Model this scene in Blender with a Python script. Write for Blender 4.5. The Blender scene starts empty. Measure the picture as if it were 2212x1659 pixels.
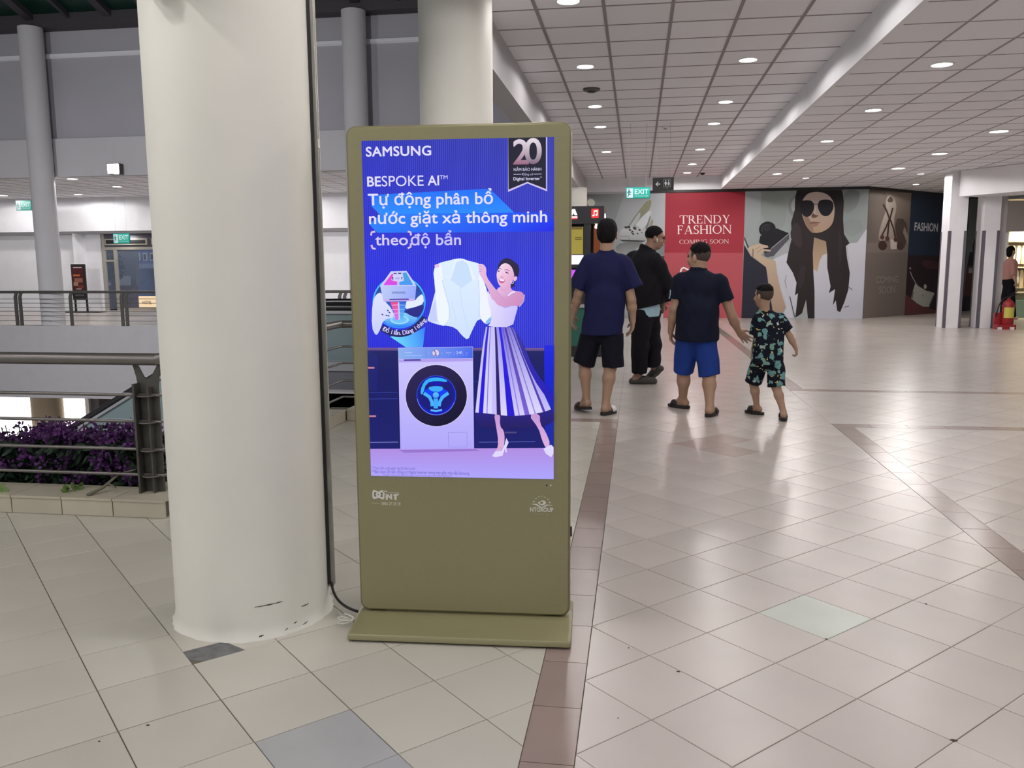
import bpy, bmesh, math, random
import numpy as np
from mathutils import Vector, Matrix
from mathutils.geometry import tessellate_polygon

SC = bpy.context.scene
COL = SC.collection
random.seed(7)

# ------------------------------------------------------------------ camera
HC = 1.3415                       # eye height
FPX = 1813.69                     # focal length in pixels of the 2212 px wide frame
PITCH, YAW, ROLL = 0.1380353, 0.1476991, 0.0058255
def cam_axes():
    cp, sp = math.cos(PITCH), math.sin(PITCH)
    f = Vector((-math.sin(YAW) * cp, math.cos(YAW) * cp, -sp))
    r = Vector((math.cos(YAW), math.sin(YAW), 0))
    d = f.cross(r)
    r2 = math.cos(ROLL) * r + math.sin(ROLL) * d
    d2 = -math.sin(ROLL) * r + math.cos(ROLL) * d
    return r2, d2, f
AX_R, AX_D, AX_F = cam_axes()
cam_data = bpy.data.cameras.new('camera')
cam_data.sensor_fit = 'HORIZONTAL'
cam_data.sensor_width = 36.0
cam_data.lens = FPX / 2212 * 36.0
cam_data.clip_start, cam_data.clip_end = 0.05, 200
cam = bpy.data.objects.new('camera', cam_data)
COL.objects.link(cam)
m = Matrix.Identity(4)
for k, ax in enumerate((AX_R, -AX_D, -AX_F)):
    for i in range(3):
        m[i][k] = ax[i]
m[0][3], m[1][3], m[2][3] = 0, 0, HC
cam.matrix_world = m
SC.camera = cam

# ------------------------------------------------------------------ world and exposure
world = bpy.data.worlds.new('world')
SC.world = world
world.use_nodes = True
world.node_tree.nodes['Background'].inputs['Color'].default_value = (0.95, 0.97, 1.0, 1)
world.node_tree.nodes['Background'].inputs['Strength'].default_value = 0.56
vs = SC.view_settings
vs.view_transform = 'Standard'
vs.look = 'None'
vs.exposure = 0.0
vs.gamma = 1.0
vs.use_curve_mapping = False
SC.cycles.use_denoising = True
SC.cycles.max_bounces = 5
SC.cycles.diffuse_bounces = 3
SC.cycles.glossy_bounces = 3
SC.cycles.adaptive_threshold = 0.12
SC.cycles.light_sampling_threshold = 0.03
SC.cycles.sample_clamp_indirect = 6.0
DOWN_W = 43.0                     # watts of one ceiling downlight

# ------------------------------------------------------------------ helpers
def lin(c):
    c = c / 255.0
    return c / 12.92 if c <= 0.04045 else ((c + 0.055) / 1.055) ** 2.4
def S(r, g, b, a=1.0):
    return (lin(r), lin(g), lin(b), a)

def mat(name, col, rough=0.6, metal=0.0, spec=0.5, noise=0.0, nscale=4.0, bump=0.0, bscale=60.0, emit=0.0, ecol=None,
        rand=0.0, alpha=1.0, transmission=0.0, coat=0.0, stretch=None):
    m = bpy.data.materials.new(name)
    m.use_nodes = True
    nt = m.node_tree
    b = nt.nodes['Principled BSDF']
    b.inputs['Base Color'].default_value = col
    b.inputs['Roughness'].default_value = rough
    b.inputs['Metallic'].default_value = metal
    b.inputs['Specular IOR Level'].default_value = spec
    b.inputs['Alpha'].default_value = alpha
    b.inputs['Transmission Weight'].default_value = transmission
    b.inputs['Coat Weight'].default_value = coat
    if emit:
        m.cycles.emission_sampling = 'NONE' if emit > 10 else 'AUTO'
        b.inputs['Emission Color'].default_value = ecol or col
        b.inputs['Emission Strength'].default_value = emit
    tc = None
    if noise or bump:
        tc = nt.nodes.new('ShaderNodeTexCoord')
        mp = nt.nodes.new('ShaderNodeMapping')
        nt.links.new(tc.outputs['Object'], mp.inputs['Vector'])
        if stretch:
            mp.inputs['Scale'].default_value = stretch
    last = None
    if noise:
        n = nt.nodes.new('ShaderNodeTexNoise')
        n.inputs['Scale'].default_value = nscale
        n.inputs['Detail'].default_value = 4
        nt.links.new(mp.outputs['Vector'], n.inputs['Vector'])
        r = nt.nodes.new('ShaderNodeMapRange')
        r.inputs['From Min'].default_value = 0.3
        r.inputs['From Max'].default_value = 0.7
        r.inputs['To Min'].default_value = 1 - noise
        r.inputs['To Max'].default_value = 1 + noise
        nt.links.new(n.outputs['Fac'], r.inputs['Value'])
        last = r.outputs['Result']
    if rand:
        oi = nt.nodes.new('ShaderNodeObjectInfo')
        r2 = nt.nodes.new('ShaderNodeMapRange')
        r2.inputs['To Min'].default_value = 1 - rand
        r2.inputs['To Max'].default_value = 1 + rand
        nt.links.new(oi.outputs['Random'], r2.inputs['Value'])
        if last is None:
            last = r2.outputs['Result']
        else:
            mu = nt.nodes.new('ShaderNodeMath'); mu.operation = 'MULTIPLY'
            nt.links.new(last, mu.inputs[0]); nt.links.new(r2.outputs['Result'], mu.inputs[1])
            last = mu.outputs[0]
    if last is not None:
        vm = nt.nodes.new('ShaderNodeVectorMath'); vm.operation = 'SCALE'
        vm.inputs[0].default_value = col[:3]
        nt.links.new(last, vm.inputs['Scale'])
        nt.links.new(vm.outputs['Vector'], b.inputs['Base Color'])
    if bump:
        n2 = nt.nodes.new('ShaderNodeTexNoise')
        n2.inputs['Scale'].default_value = bscale
        n2.inputs['Detail'].default_value = 3
        nt.links.new(mp.outputs['Vector'], n2.inputs['Vector'])
        bp = nt.nodes.new('ShaderNodeBump')
        bp.inputs['Strength'].default_value = bump
        bp.inputs['Distance'].default_value = 0.01
        nt.links.new(n2.outputs['Fac'], bp.inputs['Height'])
        nt.links.new(bp.outputs['Normal'], b.inputs['Normal'])
    return m

def color_attr_mat(name, emit=0.0, rough=0.5, spec=0.3):
    """flat print: the colour of each printed shape comes from the mesh's colour attribute"""
    m = bpy.data.materials.new(name)
    m.use_nodes = True
    nt = m.node_tree
    b = nt.nodes['Principled BSDF']
    a = nt.nodes.new('ShaderNodeAttribute'); a.attribute_name = 'ink'
    b.inputs['Roughness'].default_value = rough
    b.inputs['Specular IOR Level'].default_value = spec
    if emit:
        m.cycles.emission_sampling = 'NONE'
        b.inputs['Base Color'].default_value = (0.01, 0.01, 0.01, 1)
        nt.links.new(a.outputs['Color'], b.inputs['Emission Color'])
        b.inputs['Emission Strength'].default_value = emit
    else:
        nt.links.new(a.outputs['Color'], b.inputs['Base Color'])
    return m

def link(o, parent=None):
    COL.objects.link(o)
    if parent is not None:
        o.parent = parent
        if parent.type == 'EMPTY':
            o.matrix_parent_inverse = Matrix.Translation(parent.location).inverted()
    return o

def tag(o, label=None, cat=None, group=None, kind=None):
    if label: o['label'] = label
    if cat: o['category'] = cat
    if group: o['group'] = group
    if kind: o['kind'] = kind
    return o

def thing(name, label, cat, loc=(0, 0, 0), group=None, kind=None):
    o = bpy.data.objects.new(name, None)
    o.empty_display_size = 0.1
    COL.objects.link(o)
    o.location = loc
    return tag(o, label, cat, group, kind)

class MB:
    """collects shapes into one mesh"""
    def __init__(s):
        s.v, s.f, s.mi = [], [], []
        s.cur = 0
    def add(s, vs, fs):
        o = len(s.v)
        s.v += [tuple(p) for p in vs]
        s.f += [tuple(i + o for i in f) for f in fs]
        s.mi += [s.cur] * len(fs)
        return s
    def box(s, x0, x1, y0, y1, z0, z1):
        return s.add([(x0, y0, z0), (x1, y0, z0), (x1, y1, z0), (x0, y1, z0), (x0, y0, z1), (x1, y0, z1), (x1, y1, z1), (x0, y1, z1)],
                     [(0, 3, 2, 1), (4, 5, 6, 7), (0, 1, 5, 4), (1, 2, 6, 5), (2, 3, 7, 6), (3, 0, 4, 7)])
    def obox(s, c, ux, uy, uz):
        """box from centre and three half-vectors"""
        c, ux, uy, uz = map(Vector, (c, ux, uy, uz))
        vs = [c + a * ux + b * uy + d * uz for d in (-1, 1) for a, b in ((-1, -1), (1, -1), (1, 1), (-1, 1))]
        return s.add(vs, [(0, 3, 2, 1), (4, 5, 6, 7), (0, 1, 5, 4), (1, 2, 6, 5), (2, 3, 7, 6), (3, 0, 4, 7)])
    def prism(s, poly, axis, a, b):
        """extrude a polygon (2-D) along an axis 'x','y','z' from a to b"""
        n = len(poly)
        def P(p, t):
            if axis == 'z': return (p[0], p[1], t)
            if axis == 'y': return (p[0], t, p[1])
            return (t, p[0], p[1])
        vs = [P(p, a) for p in poly] + [P(p, b) for p in poly]
        fs = [tuple(range(n - 1, -1, -1)), tuple(range(n, 2 * n))]
        fs += [(i, (i + 1) % n, n + (i + 1) % n, n + i) for i in range(n)]
        return s.add(vs, fs)
    def tube(s, pts, r, n=10, cap=True, flat=None):
        """tube along a polyline; r may be one radius or a list"""
        pts = [Vector(p) for p in pts]
        rs = r if isinstance(r, (list, tuple)) else [r] * len(pts)
        rings = []
        up = Vector((0, 0, 1))
        prev = None
        for i, p in enumerate(pts):
            t = (pts[min(i + 1, len(pts) - 1)] - pts[max(i - 1, 0)]).normalized()
            a = prev - t * prev.dot(t) if prev is not None else (up.cross(t) if abs(t.z) < 0.95 else Vector((1, 0, 0)).cross(t))
            a = a.normalized()
            prev = a
            b = t.cross(a)
            rings.append([p + (a * math.cos(2 * math.pi * k / n) + b * math.sin(2 * math.pi * k / n) * (flat or 1)) * rs[i] for k in range(n)])
        vs = [q for rg in rings for q in rg]
        fs = []
        for i in range(len(pts) - 1):
            for k in range(n):
                fs.append((i * n + k, i * n + (k + 1) % n, (i + 1) * n + (k + 1) % n, (i + 1) * n + k))
        if cap:
            fs.append(tuple(range(n - 1, -1, -1)))
            fs.append(tuple((len(pts) - 1) * n + k for k in range(n)))
        return s.add(vs, fs)
    def lathe(s, prof, cx=0, cy=0, n=24, cap=True, a0=0.0):
        """profile of (radius, z) about a vertical axis"""
        vs = [(cx + r * math.cos(a0 + 2 * math.pi * k / n), cy + r * math.sin(a0 + 2 * math.pi * k / n), z) for r, z in prof for k in range(n)]
        fs = []
        for i in range(len(prof) - 1):
            for k in range(n):
                fs.append((i * n + k, i * n + (k + 1) % n, (i + 1) * n + (k + 1) % n, (i + 1) * n + k))
        if cap:
            fs.append(tuple(range(n - 1, -1, -1)))
            fs.append(tuple((len(prof) - 1) * n + k for k in range(n)))
        return s.add(vs, fs)
    def build(s, name, mats, parent=None, smooth=False, bevel=0.0, bseg=2):
        me = bpy.data.meshes.new(name)
        me.from_pydata(s.v, [], s.f)
        for m_ in (mats if isinstance(mats, (list, tuple)) else [mats]):
            me.materials.append(m_)
        if any(s.mi):
            me.polygons.foreach_set('material_index', s.mi)
        bm = bmesh.new(); bm.from_mesh(me)
        bmesh.ops.recalc_face_normals(bm, faces=bm.faces)
        bm.to_mesh(me); bm.free()
        if smooth:
            me.polygons.foreach_set('use_smooth', [True] * len(me.polygons))
            if smooth != 'all':
                try: me.set_sharp_from_angle(angle=math.radians(40))
                except Exception: pass
        o = bpy.data.objects.new(name, me)
        link(o, parent)
        if bevel:
            bv = o.modifiers.new('bevel', 'BEVEL')
            bv.width, bv.segments, bv.limit_method = bevel, bseg, 'ANGLE'
        return o

def struct(o, label=None, cat=None):
    o['kind'] = 'structure'
    if label: o['label'] = label
    if cat: o['category'] = cat
    return o

def rrect(x0, x1, y0, y1, r, n=6):
    pts = []
    for cx_, cy_, a in ((x1 - r, y0 + r, -90), (x1 - r, y1 - r, 0), (x0 + r, y1 - r, 90), (x0 + r, y0 + r, 180)):
        for k in range(n + 1):
            t = math.radians(a + 90 * k / n)
            pts.append((cx_ + r * math.cos(t), cy_ + r * math.sin(t)))
    return pts

def clip_poly(poly, rect):
    """convex polygon against an axis-aligned rectangle (x0,x1,y0,y1)"""
    x0, x1, y0, y1 = rect
    for ax, lim, sg in ((0, x0, 1), (0, x1, -1), (1, y0, 1), (1, y1, -1)):
        out = []
        for i in range(len(poly)):
            p, q = poly[i], poly[(i + 1) % len(poly)]
            dp, dq = sg * (p[ax] - lim), sg * (q[ax] - lim)
            if dp >= 0: out.append(p)
            if (dp > 0 and dq < 0) or (dp < 0 and dq > 0):
                t = dp / (dp - dq)
                out.append((p[0] + (q[0] - p[0]) * t, p[1] + (q[1] - p[1]) * t))
        poly = out
        if len(poly) < 3: return []
    res = []
    for p in poly:
        if not res or math.hypot(p[0] - res[-1][0], p[1] - res[-1][1]) > 1e-4: res.append(p)
    if len(res) > 2 and math.hypot(res[0][0] - res[-1][0], res[0][1] - res[-1][1]) < 1e-4: res.pop()
    return res if len(res) > 2 else []

def in_view(x, y, z, margin=40):
    v = Vector((x, y, z - HC))
    d = v.dot(AX_F)
    if d <= 0.2: return None
    px, py = 1106 + FPX * v.dot(AX_R) / d, 829.5 + FPX * v.dot(AX_D) / d
    if -margin < px < 2212 + margin and -margin < py < 1659 + margin:
        return d
    return None

ORD = ['nearest', 'second', 'third', 'fourth', 'fifth', 'sixth', 'seventh', 'eighth', 'ninth', 'tenth', 'eleventh', 'twelfth']
# ------------------------------------------------------------------ materials of the building
M = {}
M['tile'] = mat('cream_floor_tile', S(190, 182, 176), rough=0.27, spec=0.45, noise=0.05, nscale=1.7, rand=0.035)
M['tile_far'] = mat('cream_floor_tile_far', S(190, 182, 176), rough=0.27, spec=0.5, noise=0.05, nscale=1.7)
M['tile_left'] = mat('ivory_floor_tile', S(191, 188, 177), rough=0.33, spec=0.45, noise=0.05, nscale=1.7, rand=0.03)
M['tile_brown'] = mat('brown_floor_tile', S(150, 133, 126), rough=0.25, spec=0.55, noise=0.06, nscale=3, rand=0.04, bump=0.03, bscale=9)
M['tile_tan'] = mat('tan_floor_tile', S(176, 162, 156), rough=0.27, spec=0.5, noise=0.05)
M['tile_mint'] = mat('mint_floor_tile', S(190, 197, 188), rough=0.27, spec=0.5, noise=0.04)
M['tile_grey'] = mat('blue_grey_floor_tile', S(172, 174, 174), rough=0.25, spec=0.5, noise=0.05)
M['grout'] = mat('dark_grout', S(110, 100, 90), rough=0.9, noise=0.25, nscale=6)
M['slab'] = mat('concrete_slab', S(150, 146, 146), rough=0.85, noise=0.05)
M['fascia'] = mat('grey_painted_fascia', S(180, 178, 181), rough=0.8, noise=0.03)
M['wall'] = mat('white_wall_paint', S(236, 236, 240), rough=0.8, noise=0.02)
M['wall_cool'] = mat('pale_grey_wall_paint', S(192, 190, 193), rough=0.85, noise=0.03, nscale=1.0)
M['wall_up'] = mat('grey_wall_with_painted_shade', S(168, 166, 172), rough=0.85, noise=0.04, nscale=0.8)  # weaker light on the upper wall is put into this darker grey
M['column'] = mat('cream_column_paint', S(231, 230, 222), rough=0.55, spec=0.3, noise=0.035, nscale=2.2, bump=0.06, bscale=22)
M['ctile'] = mat('mineral_ceiling_tile', S(240, 239, 243), rough=0.95, noise=0.02, nscale=60, rand=0.03)
M['tbar'] = mat('dull_ceiling_bar', S(146, 138, 140), rough=0.6, noise=0.05)
M['tbar2'] = mat('pale_ceiling_bar', S(166, 160, 162), rough=0.6)
M['trim_white'] = mat('white_lamp_trim', S(236, 236, 236), rough=0.4)
M['lens'] = mat('lit_downlight_lens', (1, 1, 1, 1), emit=14.0, ecol=(1.0, 0.97, 0.95, 1))
M['black'] = mat('black_paint', S(26, 25, 27), rough=0.5)
M['dark_metal'] = mat('dark_roof_steel', S(62, 58, 62), rough=0.6)
M['roof_glass'] = mat('dark_green_roof_glass', S(8, 44, 34), rough=0.3, spec=0.4)
M['plaster_patch'] = mat('bare_grey_screed', S(112, 114, 114), rough=0.9, noise=0.25, nscale=25)

# ------------------------------------------------------------------ floor
DG = 0.3 / math.sqrt(2)
GO = (0.0613, 2.8067)                       # grid origin of the middle lane
GL = (GO[0] + 0.695 * DG, GO[1] + 0.695 * DG)   # the left field is laid a third of a tile further

mb = MB()
mb.box(-14, 14, -7, 4.10, -0.30, -0.004)
mb.box(-2.74, 14, 4.10, 7.2, -0.30, -0.004)
mb.box(-1.20, 14, 7.06, 28.0, -0.30, -0.004)
floor = struct(mb.build('floor', M['grout']), 'cream tiled mall floor with brown border strips', 'floor')

FIELDS = [  # rectangle, grid origin, material, far material
    ((-0.15, 1.66, 0.6, 22.5), GO, 'tile'),
    ((1.81, 13.5, 0.6, 7.25), GO, 'tile'),
    ((1.66, 13.5, 7.40, 9.33), GO, 'tile'),
    ((1.81, 13.5, 9.48, 27.5), GO, 'tile'),
    ((-9.0, -0.30, 0.6, 4.10), GL, 'tile_left'),
    ((-2.56, -0.30, 4.10, 7.06), GL, 'tile_left'),
    ((-1.20, -0.30, 7.06, 7.25), GL, 'tile_left'),
    ((-1.20, -0.15, 7.40, 22.5), GO, 'tile'),
]
HOLE = [(-1.494, 2.551), (-1.464, 2.68), (-1.40, 2.70), (-1.30, 2.63), (-1.33, 2.56), (-1.50, 2.49)]
SPECIAL = {}
cand = []
h2 = 0.3 / math.sqrt(2)
for rect, go, mk in FIELDS:
    x0, x1, y0, y1 = rect
    ci = []
    corners = [(x0, y0), (x1, y0), (x0, y1), (x1, y1)]
    iv = [((x - go[0]) + (y - go[1])) / math.sqrt(2) / 0.3 for x, y in corners]
    jv = [((x - go[0]) - (y - go[1])) / math.sqrt(2) / 0.3 for x, y in corners]
    for i in range(math.floor(min(iv)) - 1, math.ceil(max(iv)) + 1):
        for j in range(math.floor(min(jv)) - 1, math.ceil(max(jv)) + 1):
            def cor(a, b): return (go[0] + (a + b) * DG, go[1] + (a - b) * DG)
            c = cor(i + 0.5, j + 0.5)
            if c[0] < x0 - h2 or c[0] > x1 + h2 or c[1] < y0 - h2 or c[1] > y1 + h2: continue
            e = 0.0045 if (i * 7 + j * 3) % 5 else 0.006
            dia = [cor(i + e, j + 1 - e), cor(i + 1 - e, j + 1 - e), cor(i + 1 - e, j + e), cor(i + e, j + e)]
            p = clip_poly(dia, (x0 + 0.0012, x1 - 0.0012, y0 + 0.0012, y1 - 0.0012))
            if not p: continue
            full = len(p) == 4 and all(abs(p[k][0] - dia[k][0]) < 1e-6 or True for k in range(4)) and \
                max(q[0] for q in p) - min(q[0] for q in p) > 0.41 and max(q[1] for q in p) - min(q[1] for q in p) > 0.41
            cx_ = sum(q[0] for q in p) / len(p); cy_ = sum(q[1] for q in p) / len(p)
            d = in_view(cx_, cy_, 0)
            mk2 = mk
            if mk == 'tile' and go is GO:
                if (i, j) == (2, 0): mk2 = 'tile_mint'
                if math.hypot(c[0] - 0.485, c[1] - 6.42) < 0.16 or math.hypot(c[0] - 0.69, c[1] - 6.21) < 0.12 or math.hypot(c[0] - 0.69, c[1] - 6.63) < 0.12:
                    mk2 = 'tile_tan'
            if mk == 'tile_left' and (math.hypot(c[0] + 0.85, c[1] - 2.10) < 0.1 or math.hypot(c[0] + 0.64, c[1] - 1.89) < 0.1):
                mk2 = 'tile_grey'
            # hidden behind the big column or the kiosk: last in the queue
            cand.append((d if d else 99.0, p, mk2, c, full))
cand.sort(key=lambda t: t[0])
tile_me = {}
def tile_mesh(p, c, mname):
    me = bpy.data.meshes.new('floor_tile')
    n = len(p)
    cxp, cyp = sum(q[0] for q in p) / n, sum(q[1] for q in p) / n
    def q_(pt, k): return (cxp + (pt[0] - cxp) * k - c[0], cyp + (pt[1] - cyp) * k - c[1])
    vs = [(*q_(q, 1.0), -0.006) for q in p] + [(*q_(q, 1.0), -0.0012) for q in p] + [(*q_(q, 0.990), 0.0) for q in p]
    fs = [tuple(range(2 * n, 3 * n))]
    for a in (0, n):
        fs += [(a + k, a + (k + 1) % n, a + n + (k + 1) % n, a + n + k) for k in range(n)]
    me.from_pydata(vs, [], fs)
    me.materials.append(M[mname])
    return me
rest = {}
for k, (d, p, mk, c, full) in enumerate(cand):
    a2 = sum(p[i][0] * p[(i + 1) % len(p)][1] - p[(i + 1) % len(p)][0] * p[i][1] for i in range(len(p)))
    if a2 < 0: p = p[::-1]
    # the corner of one tile by the column foot is broken away
    if mk == 'tile_left' and math.hypot(c[0] + 1.487, c[1] - 2.745) < 0.1:
        x, y = c
        p = [(x - DG, y), (x - 0.085, y - 0.128), (x + 0.02, y - 0.03), (x + 0.13, y - 0.085), (x + DG, y), (x, y + DG)]
        full = False
    if k < 300:
        key = (mk, round((c[0] - GL[0]) / DG * 10) % 10 if False else 0)
        if full:
            if key not in tile_me: tile_me[key] = tile_mesh([(q[0] - c[0], q[1] - c[1]) for q in p], (0, 0), mk)
            o = bpy.data.objects.new('floor_tile', tile_me[key])
            o.rotation_euler = (random.uniform(-.0012, .0012), random.uniform(-.0012, .0012), 0)
        else:
            o = bpy.data.objects.new('floor_tile', tile_mesh(p, c, mk))
        o.location = (c[0], c[1], 0)
        link(o, floor)
    else:
        rest.setdefault(mk, []).append(p)
for mk, ps in rest.items():
    mb = MB()
    for p in ps:
        n = len(p)
        mb.add([(q[0], q[1], -0.006) for q in p] + [(q[0], q[1], 0) for q in p], [tuple(range(n, 2 * n))] + [(i, (i + 1) % n, n + (i + 1) % n, n + i) for i in range(n)])
    o = mb.build('distant_floor_tiles', M['tile_far' if mk == 'tile' else mk], floor)
    o['kind'] = 'stuff'

def border(x0, x1, y0, y1):
    """brown border pieces, 0.3 m long"""
    along_y = (y1 - y0) > (x1 - x0)
    a, b = (y0, y1) if along_y else (x0, x1)
    t = a
    while t < b - 0.02:
        e = min(t + 0.3, b)
        mb = MB()
        g = 0.0016
        if along_y: mb.box(x0 + g, x1 - g, t + g, e - g, -0.006, 0.0004)
        else: mb.box(t + g, e - g, y0 + g, y1 - g, -0.006, 0.0004)
        o = mb.build('border_tile', M['tile_brown'], floor)
        t = e
border(-0.30, -0.15, 0.916, 7.25)
border(1.66, 1.81, 3.26, 7.25)
border(1.66, 1.81, 9.48, 16.4)
border(-1.20, -0.15, 7.25, 7.40)
border(1.66, 9.5, 7.25, 7.40)
border(1.66, 9.5, 9.33, 9.48)

# bare screed where the tile is broken
mb = MB(); mb.box(-1.66, -1.27, 2.56, 2.82, -0.006, -0.0025)
o = mb.build('bare_screed_patch', M['plaster_patch'], floor)

# ------------------------------------------------------------------ ceilings
CH, CL = 3.61, 3.29
def ceiling(name, label, x0, x1, y0, y1, z, xl, yl, wbar, bar, ydir0, stuff_y):
    mb = MB(); mb.box(x0, x1, y0, y1, z + 0.02, z + 0.20)
    c = struct(mb.build(name, M['slab']), label, 'ceiling')
    xs = [x for x in xl if x0 + 0.02 < x < x1 - 0.02]
    ys = [y for y in yl if y0 + 0.02 < y < y1 - 0.02]
    for x in xs:
        mb = MB(); mb.box(x - wbar / 2, x + wbar / 2, max(y0, stuff_y), y1, z - 0.004, z + 0.02)
        mb.build('ceiling_rail', bar, c)
    mb = MB()
    for y in ys:
        mb.box(x0, x1, y - wbar * 0.30, y + wbar * 0.30, z - 0.002, z + 0.02)
    mb.build('ceiling_cross_bars', bar, c)
    ex = [x0] + xs + [x1]; ey = [y0] + ys + [y1]
    shared = {}
    lst = []
    for i in range(len(ex) - 1):
        for j in range(len(ey) - 1):
            cx_, cy_ = (ex[i] + ex[i + 1]) / 2, (ey[j] + ey[j + 1]) / 2
            lst.append((in_view(cx_, cy_, z, 150) or 99, cx_, cy_, ex[i + 1] - ex[i], ey[j + 1] - ey[j]))
    lst.sort()
    far = MB()
    for k, (d, cx_, cy_, w, h) in enumerate(lst):
        if k < 290 and d < 99:
            key = (round(w, 3), round(h, 3))
            if key not in shared:
                t = MB(); t.box(-w / 2, w / 2, -h / 2, h / 2, 0.002, 0.018)
                o = t.build('ceiling_tile', M['ctile'], c)
                shared[key] = o.data
            else:
                o = bpy.data.objects.new('ceiling_tile', shared[key]); link(o, c)
            o.location = (cx_, cy_, z)
        else:
            far.box(cx_ - w / 2, cx_ + w / 2, cy_ - h / 2, cy_ + h / 2, z + 0.002, z + 0.018)
    if far.v:
        o = far.build('further_ceiling_tiles', M['ctile'], c); o['kind'] = 'stuff'
    return c
ceiling('ceiling', 'higher suspended tile ceiling over the walkway', -1.364, 2.07, -6, 22.5, CH, [-0.925 + 0.6 * k for k in range(6)], [0.0 + 0.6 * k for k in range(-10, 38)], 0.030, M['tbar'], 0, 6)
ceiling('ceiling_lower', 'lower suspended tile ceiling right of the step', 2.12, 13.5, -6, 29, CL, [2.62 + 0.6 * k for k in range(19)], [0.4 + 0.6 * k for k in range(-11, 46)], 0.018, M['tbar2'], 0, 7)
ceiling('ceiling_far', 'suspended tile ceiling of the walkway across the atrium', -26, -1.36, 19.4, 24.9, CH, [-26 + 0.6 * k for k in range(42)], [19.2 + 0.6 * k for k in range(11)], 0.018, M['tbar2'], 0, 18)
# ceiling over the near left walkway and the step faces
mb = MB(); mb.box(-14, -1.364, -6, 3.9, CH, CH + 0.2); struct(mb.build('ceiling_near', M['ctile']), 'plain ceiling over the near left walkway', 'ceiling')
mb = MB(); mb.box(2.07, 2.12, -6, 22.5, CL - 0.004, CH + 0.2); struct(mb.build('trim_1', M['wall']), 'white step face between the two ceilings', 'ceiling step')
mb = MB(); mb.box(-1.62, -1.364, 7.1, 22.5, 3.18, 3.95); struct(mb.build('trim_2', M['wall_cool']), 'long white beam along the atrium side of the ceiling', 'beam')

# ------------------------------------------------------------------ walls
mb = MB(); mb.box(-1.62, 2.12, 22.46, 22.6, 3.275, 3.75); struct(mb.build('wall_bulkhead', M['wall']), 'white bulkhead over the mural wall', 'wall')
mb = MB(); mb.box(-1.62, 5.69, 22.5, 22.7, 0, 3.29); struct(mb.build('wall_mural', M['wall_cool']), 'hoarding wall carrying the printed murals', 'wall')
r2 = math.sqrt(0.5)
mb = MB(); mb.prism([(5.69, 22.5), (5.69 + 8.2 * r2, 22.5 + 8.2 * r2), (5.69 + 8.2 * r2 - .14, 22.5 + 8.2 * r2 + .14), (5.55, 22.64)], 'z', 0, 3.29)
struct(mb.build('wall_angled', M['wall_cool']), 'angled end of the mural hoarding', 'wall')
mb = MB(); mb.box(13.5, 13.7, -6, 28, 0, 3.6); struct(mb.build('wall_right', M['wall']), 'white wall at the right end of the hall', 'wall')
mb = MB(); mb.box(11.75, 13.7, 28.3, 28.5, 0, 3.6); struct(mb.build('wall_end', M['wall']), 'white wall behind the shop', 'wall')

# across the atrium
mb = MB(); mb.box(-27, -1.2, 18.75, 25.7, -0.30, 0)
mb.box(-27, -1.2, 18.5, 18.75, -1.77, 0)
struct(mb.build('floor_far', [M['fascia']]), 'floor slab and grey fascia across the atrium', 'floor')
mb = MB(); mb.box(-27, -1.2, 18.76, 25.7, 0.0, 0.006); struct(mb.build('floor_far_finish', M['tile_far']), 'polished pale floor across the atrium', 'floor')
mb = MB(); mb.box(-27, -1.36, 19.2, 19.45, 3.60, 4.50); struct(mb.build('wall_far_band', M['wall_cool']), 'pale parapet band across the atrium', 'wall')
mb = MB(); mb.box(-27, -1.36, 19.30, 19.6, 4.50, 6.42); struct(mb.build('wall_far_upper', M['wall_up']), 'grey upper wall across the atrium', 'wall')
mb = MB(); mb.prism([(19.30, 6.39), (19.24, 6.42), (19.26, 6.49), (19.34, 6.52), (19.6, 6.52), (19.6, 6.39)], 'x', -27, -1.36); struct(mb.build('trim_3', M['wall']), 'white moulding standing in for a bright line of light high on the far atrium wall', 'moulding')  # bright line of light on the wall, put into a white strip
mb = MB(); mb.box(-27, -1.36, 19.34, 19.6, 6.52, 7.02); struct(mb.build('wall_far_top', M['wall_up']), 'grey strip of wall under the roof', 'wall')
mb = MB(); mb.box(-27, -1.36, 24.9, 25.12, 2.56, 3.8); struct(mb.build('wall_far_bulkhead', M['wall']), 'white bulkhead over the far entrance', 'wall')
mb = MB()
mb.box(-27, -17.40, 25.6, 25.8, 0, 2.56); mb.box(-12.4, -1.2, 25.6, 25.8, 0, 2.56)
struct(mb.build('wall_far', M['wall']), 'white wall beside the far entrance doors', 'wall')
mb = MB(); mb.box(-27, -1.2, 25.1, 25.9, 2.50, 2.60); struct(mb.build('wall_far_soffit', M['fascia']), 'grey soffit over the far entrance', 'wall')
mb = MB(); mb.box(-18.05, -17.95, 25.1, 25.6, 0, 2.5); struct(mb.build('wall_far_return', M['wall']), 'shallow white wall return left of the far doors', 'wall')
mb = MB(); mb.box(-27.2, -27, 4, 26, -5, 8); struct(mb.build('wall_left', M['wall_cool']), 'left end wall of the atrium', 'wall')
mb = MB(); mb.box(-1.62, -1.364, 7.1, 22.5, 3.95, 7.2); struct(mb.build('wall_atrium_right', M['wall_cool']), 'upper wall on the right side of the atrium', 'wall')
mb = MB(); mb.box(-27, -1.4, 3.7, 3.95, CH, 7.2); struct(mb.build('wall_atrium_near', M['wall_cool']), 'upper wall on the near side of the atrium', 'wall')
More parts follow.
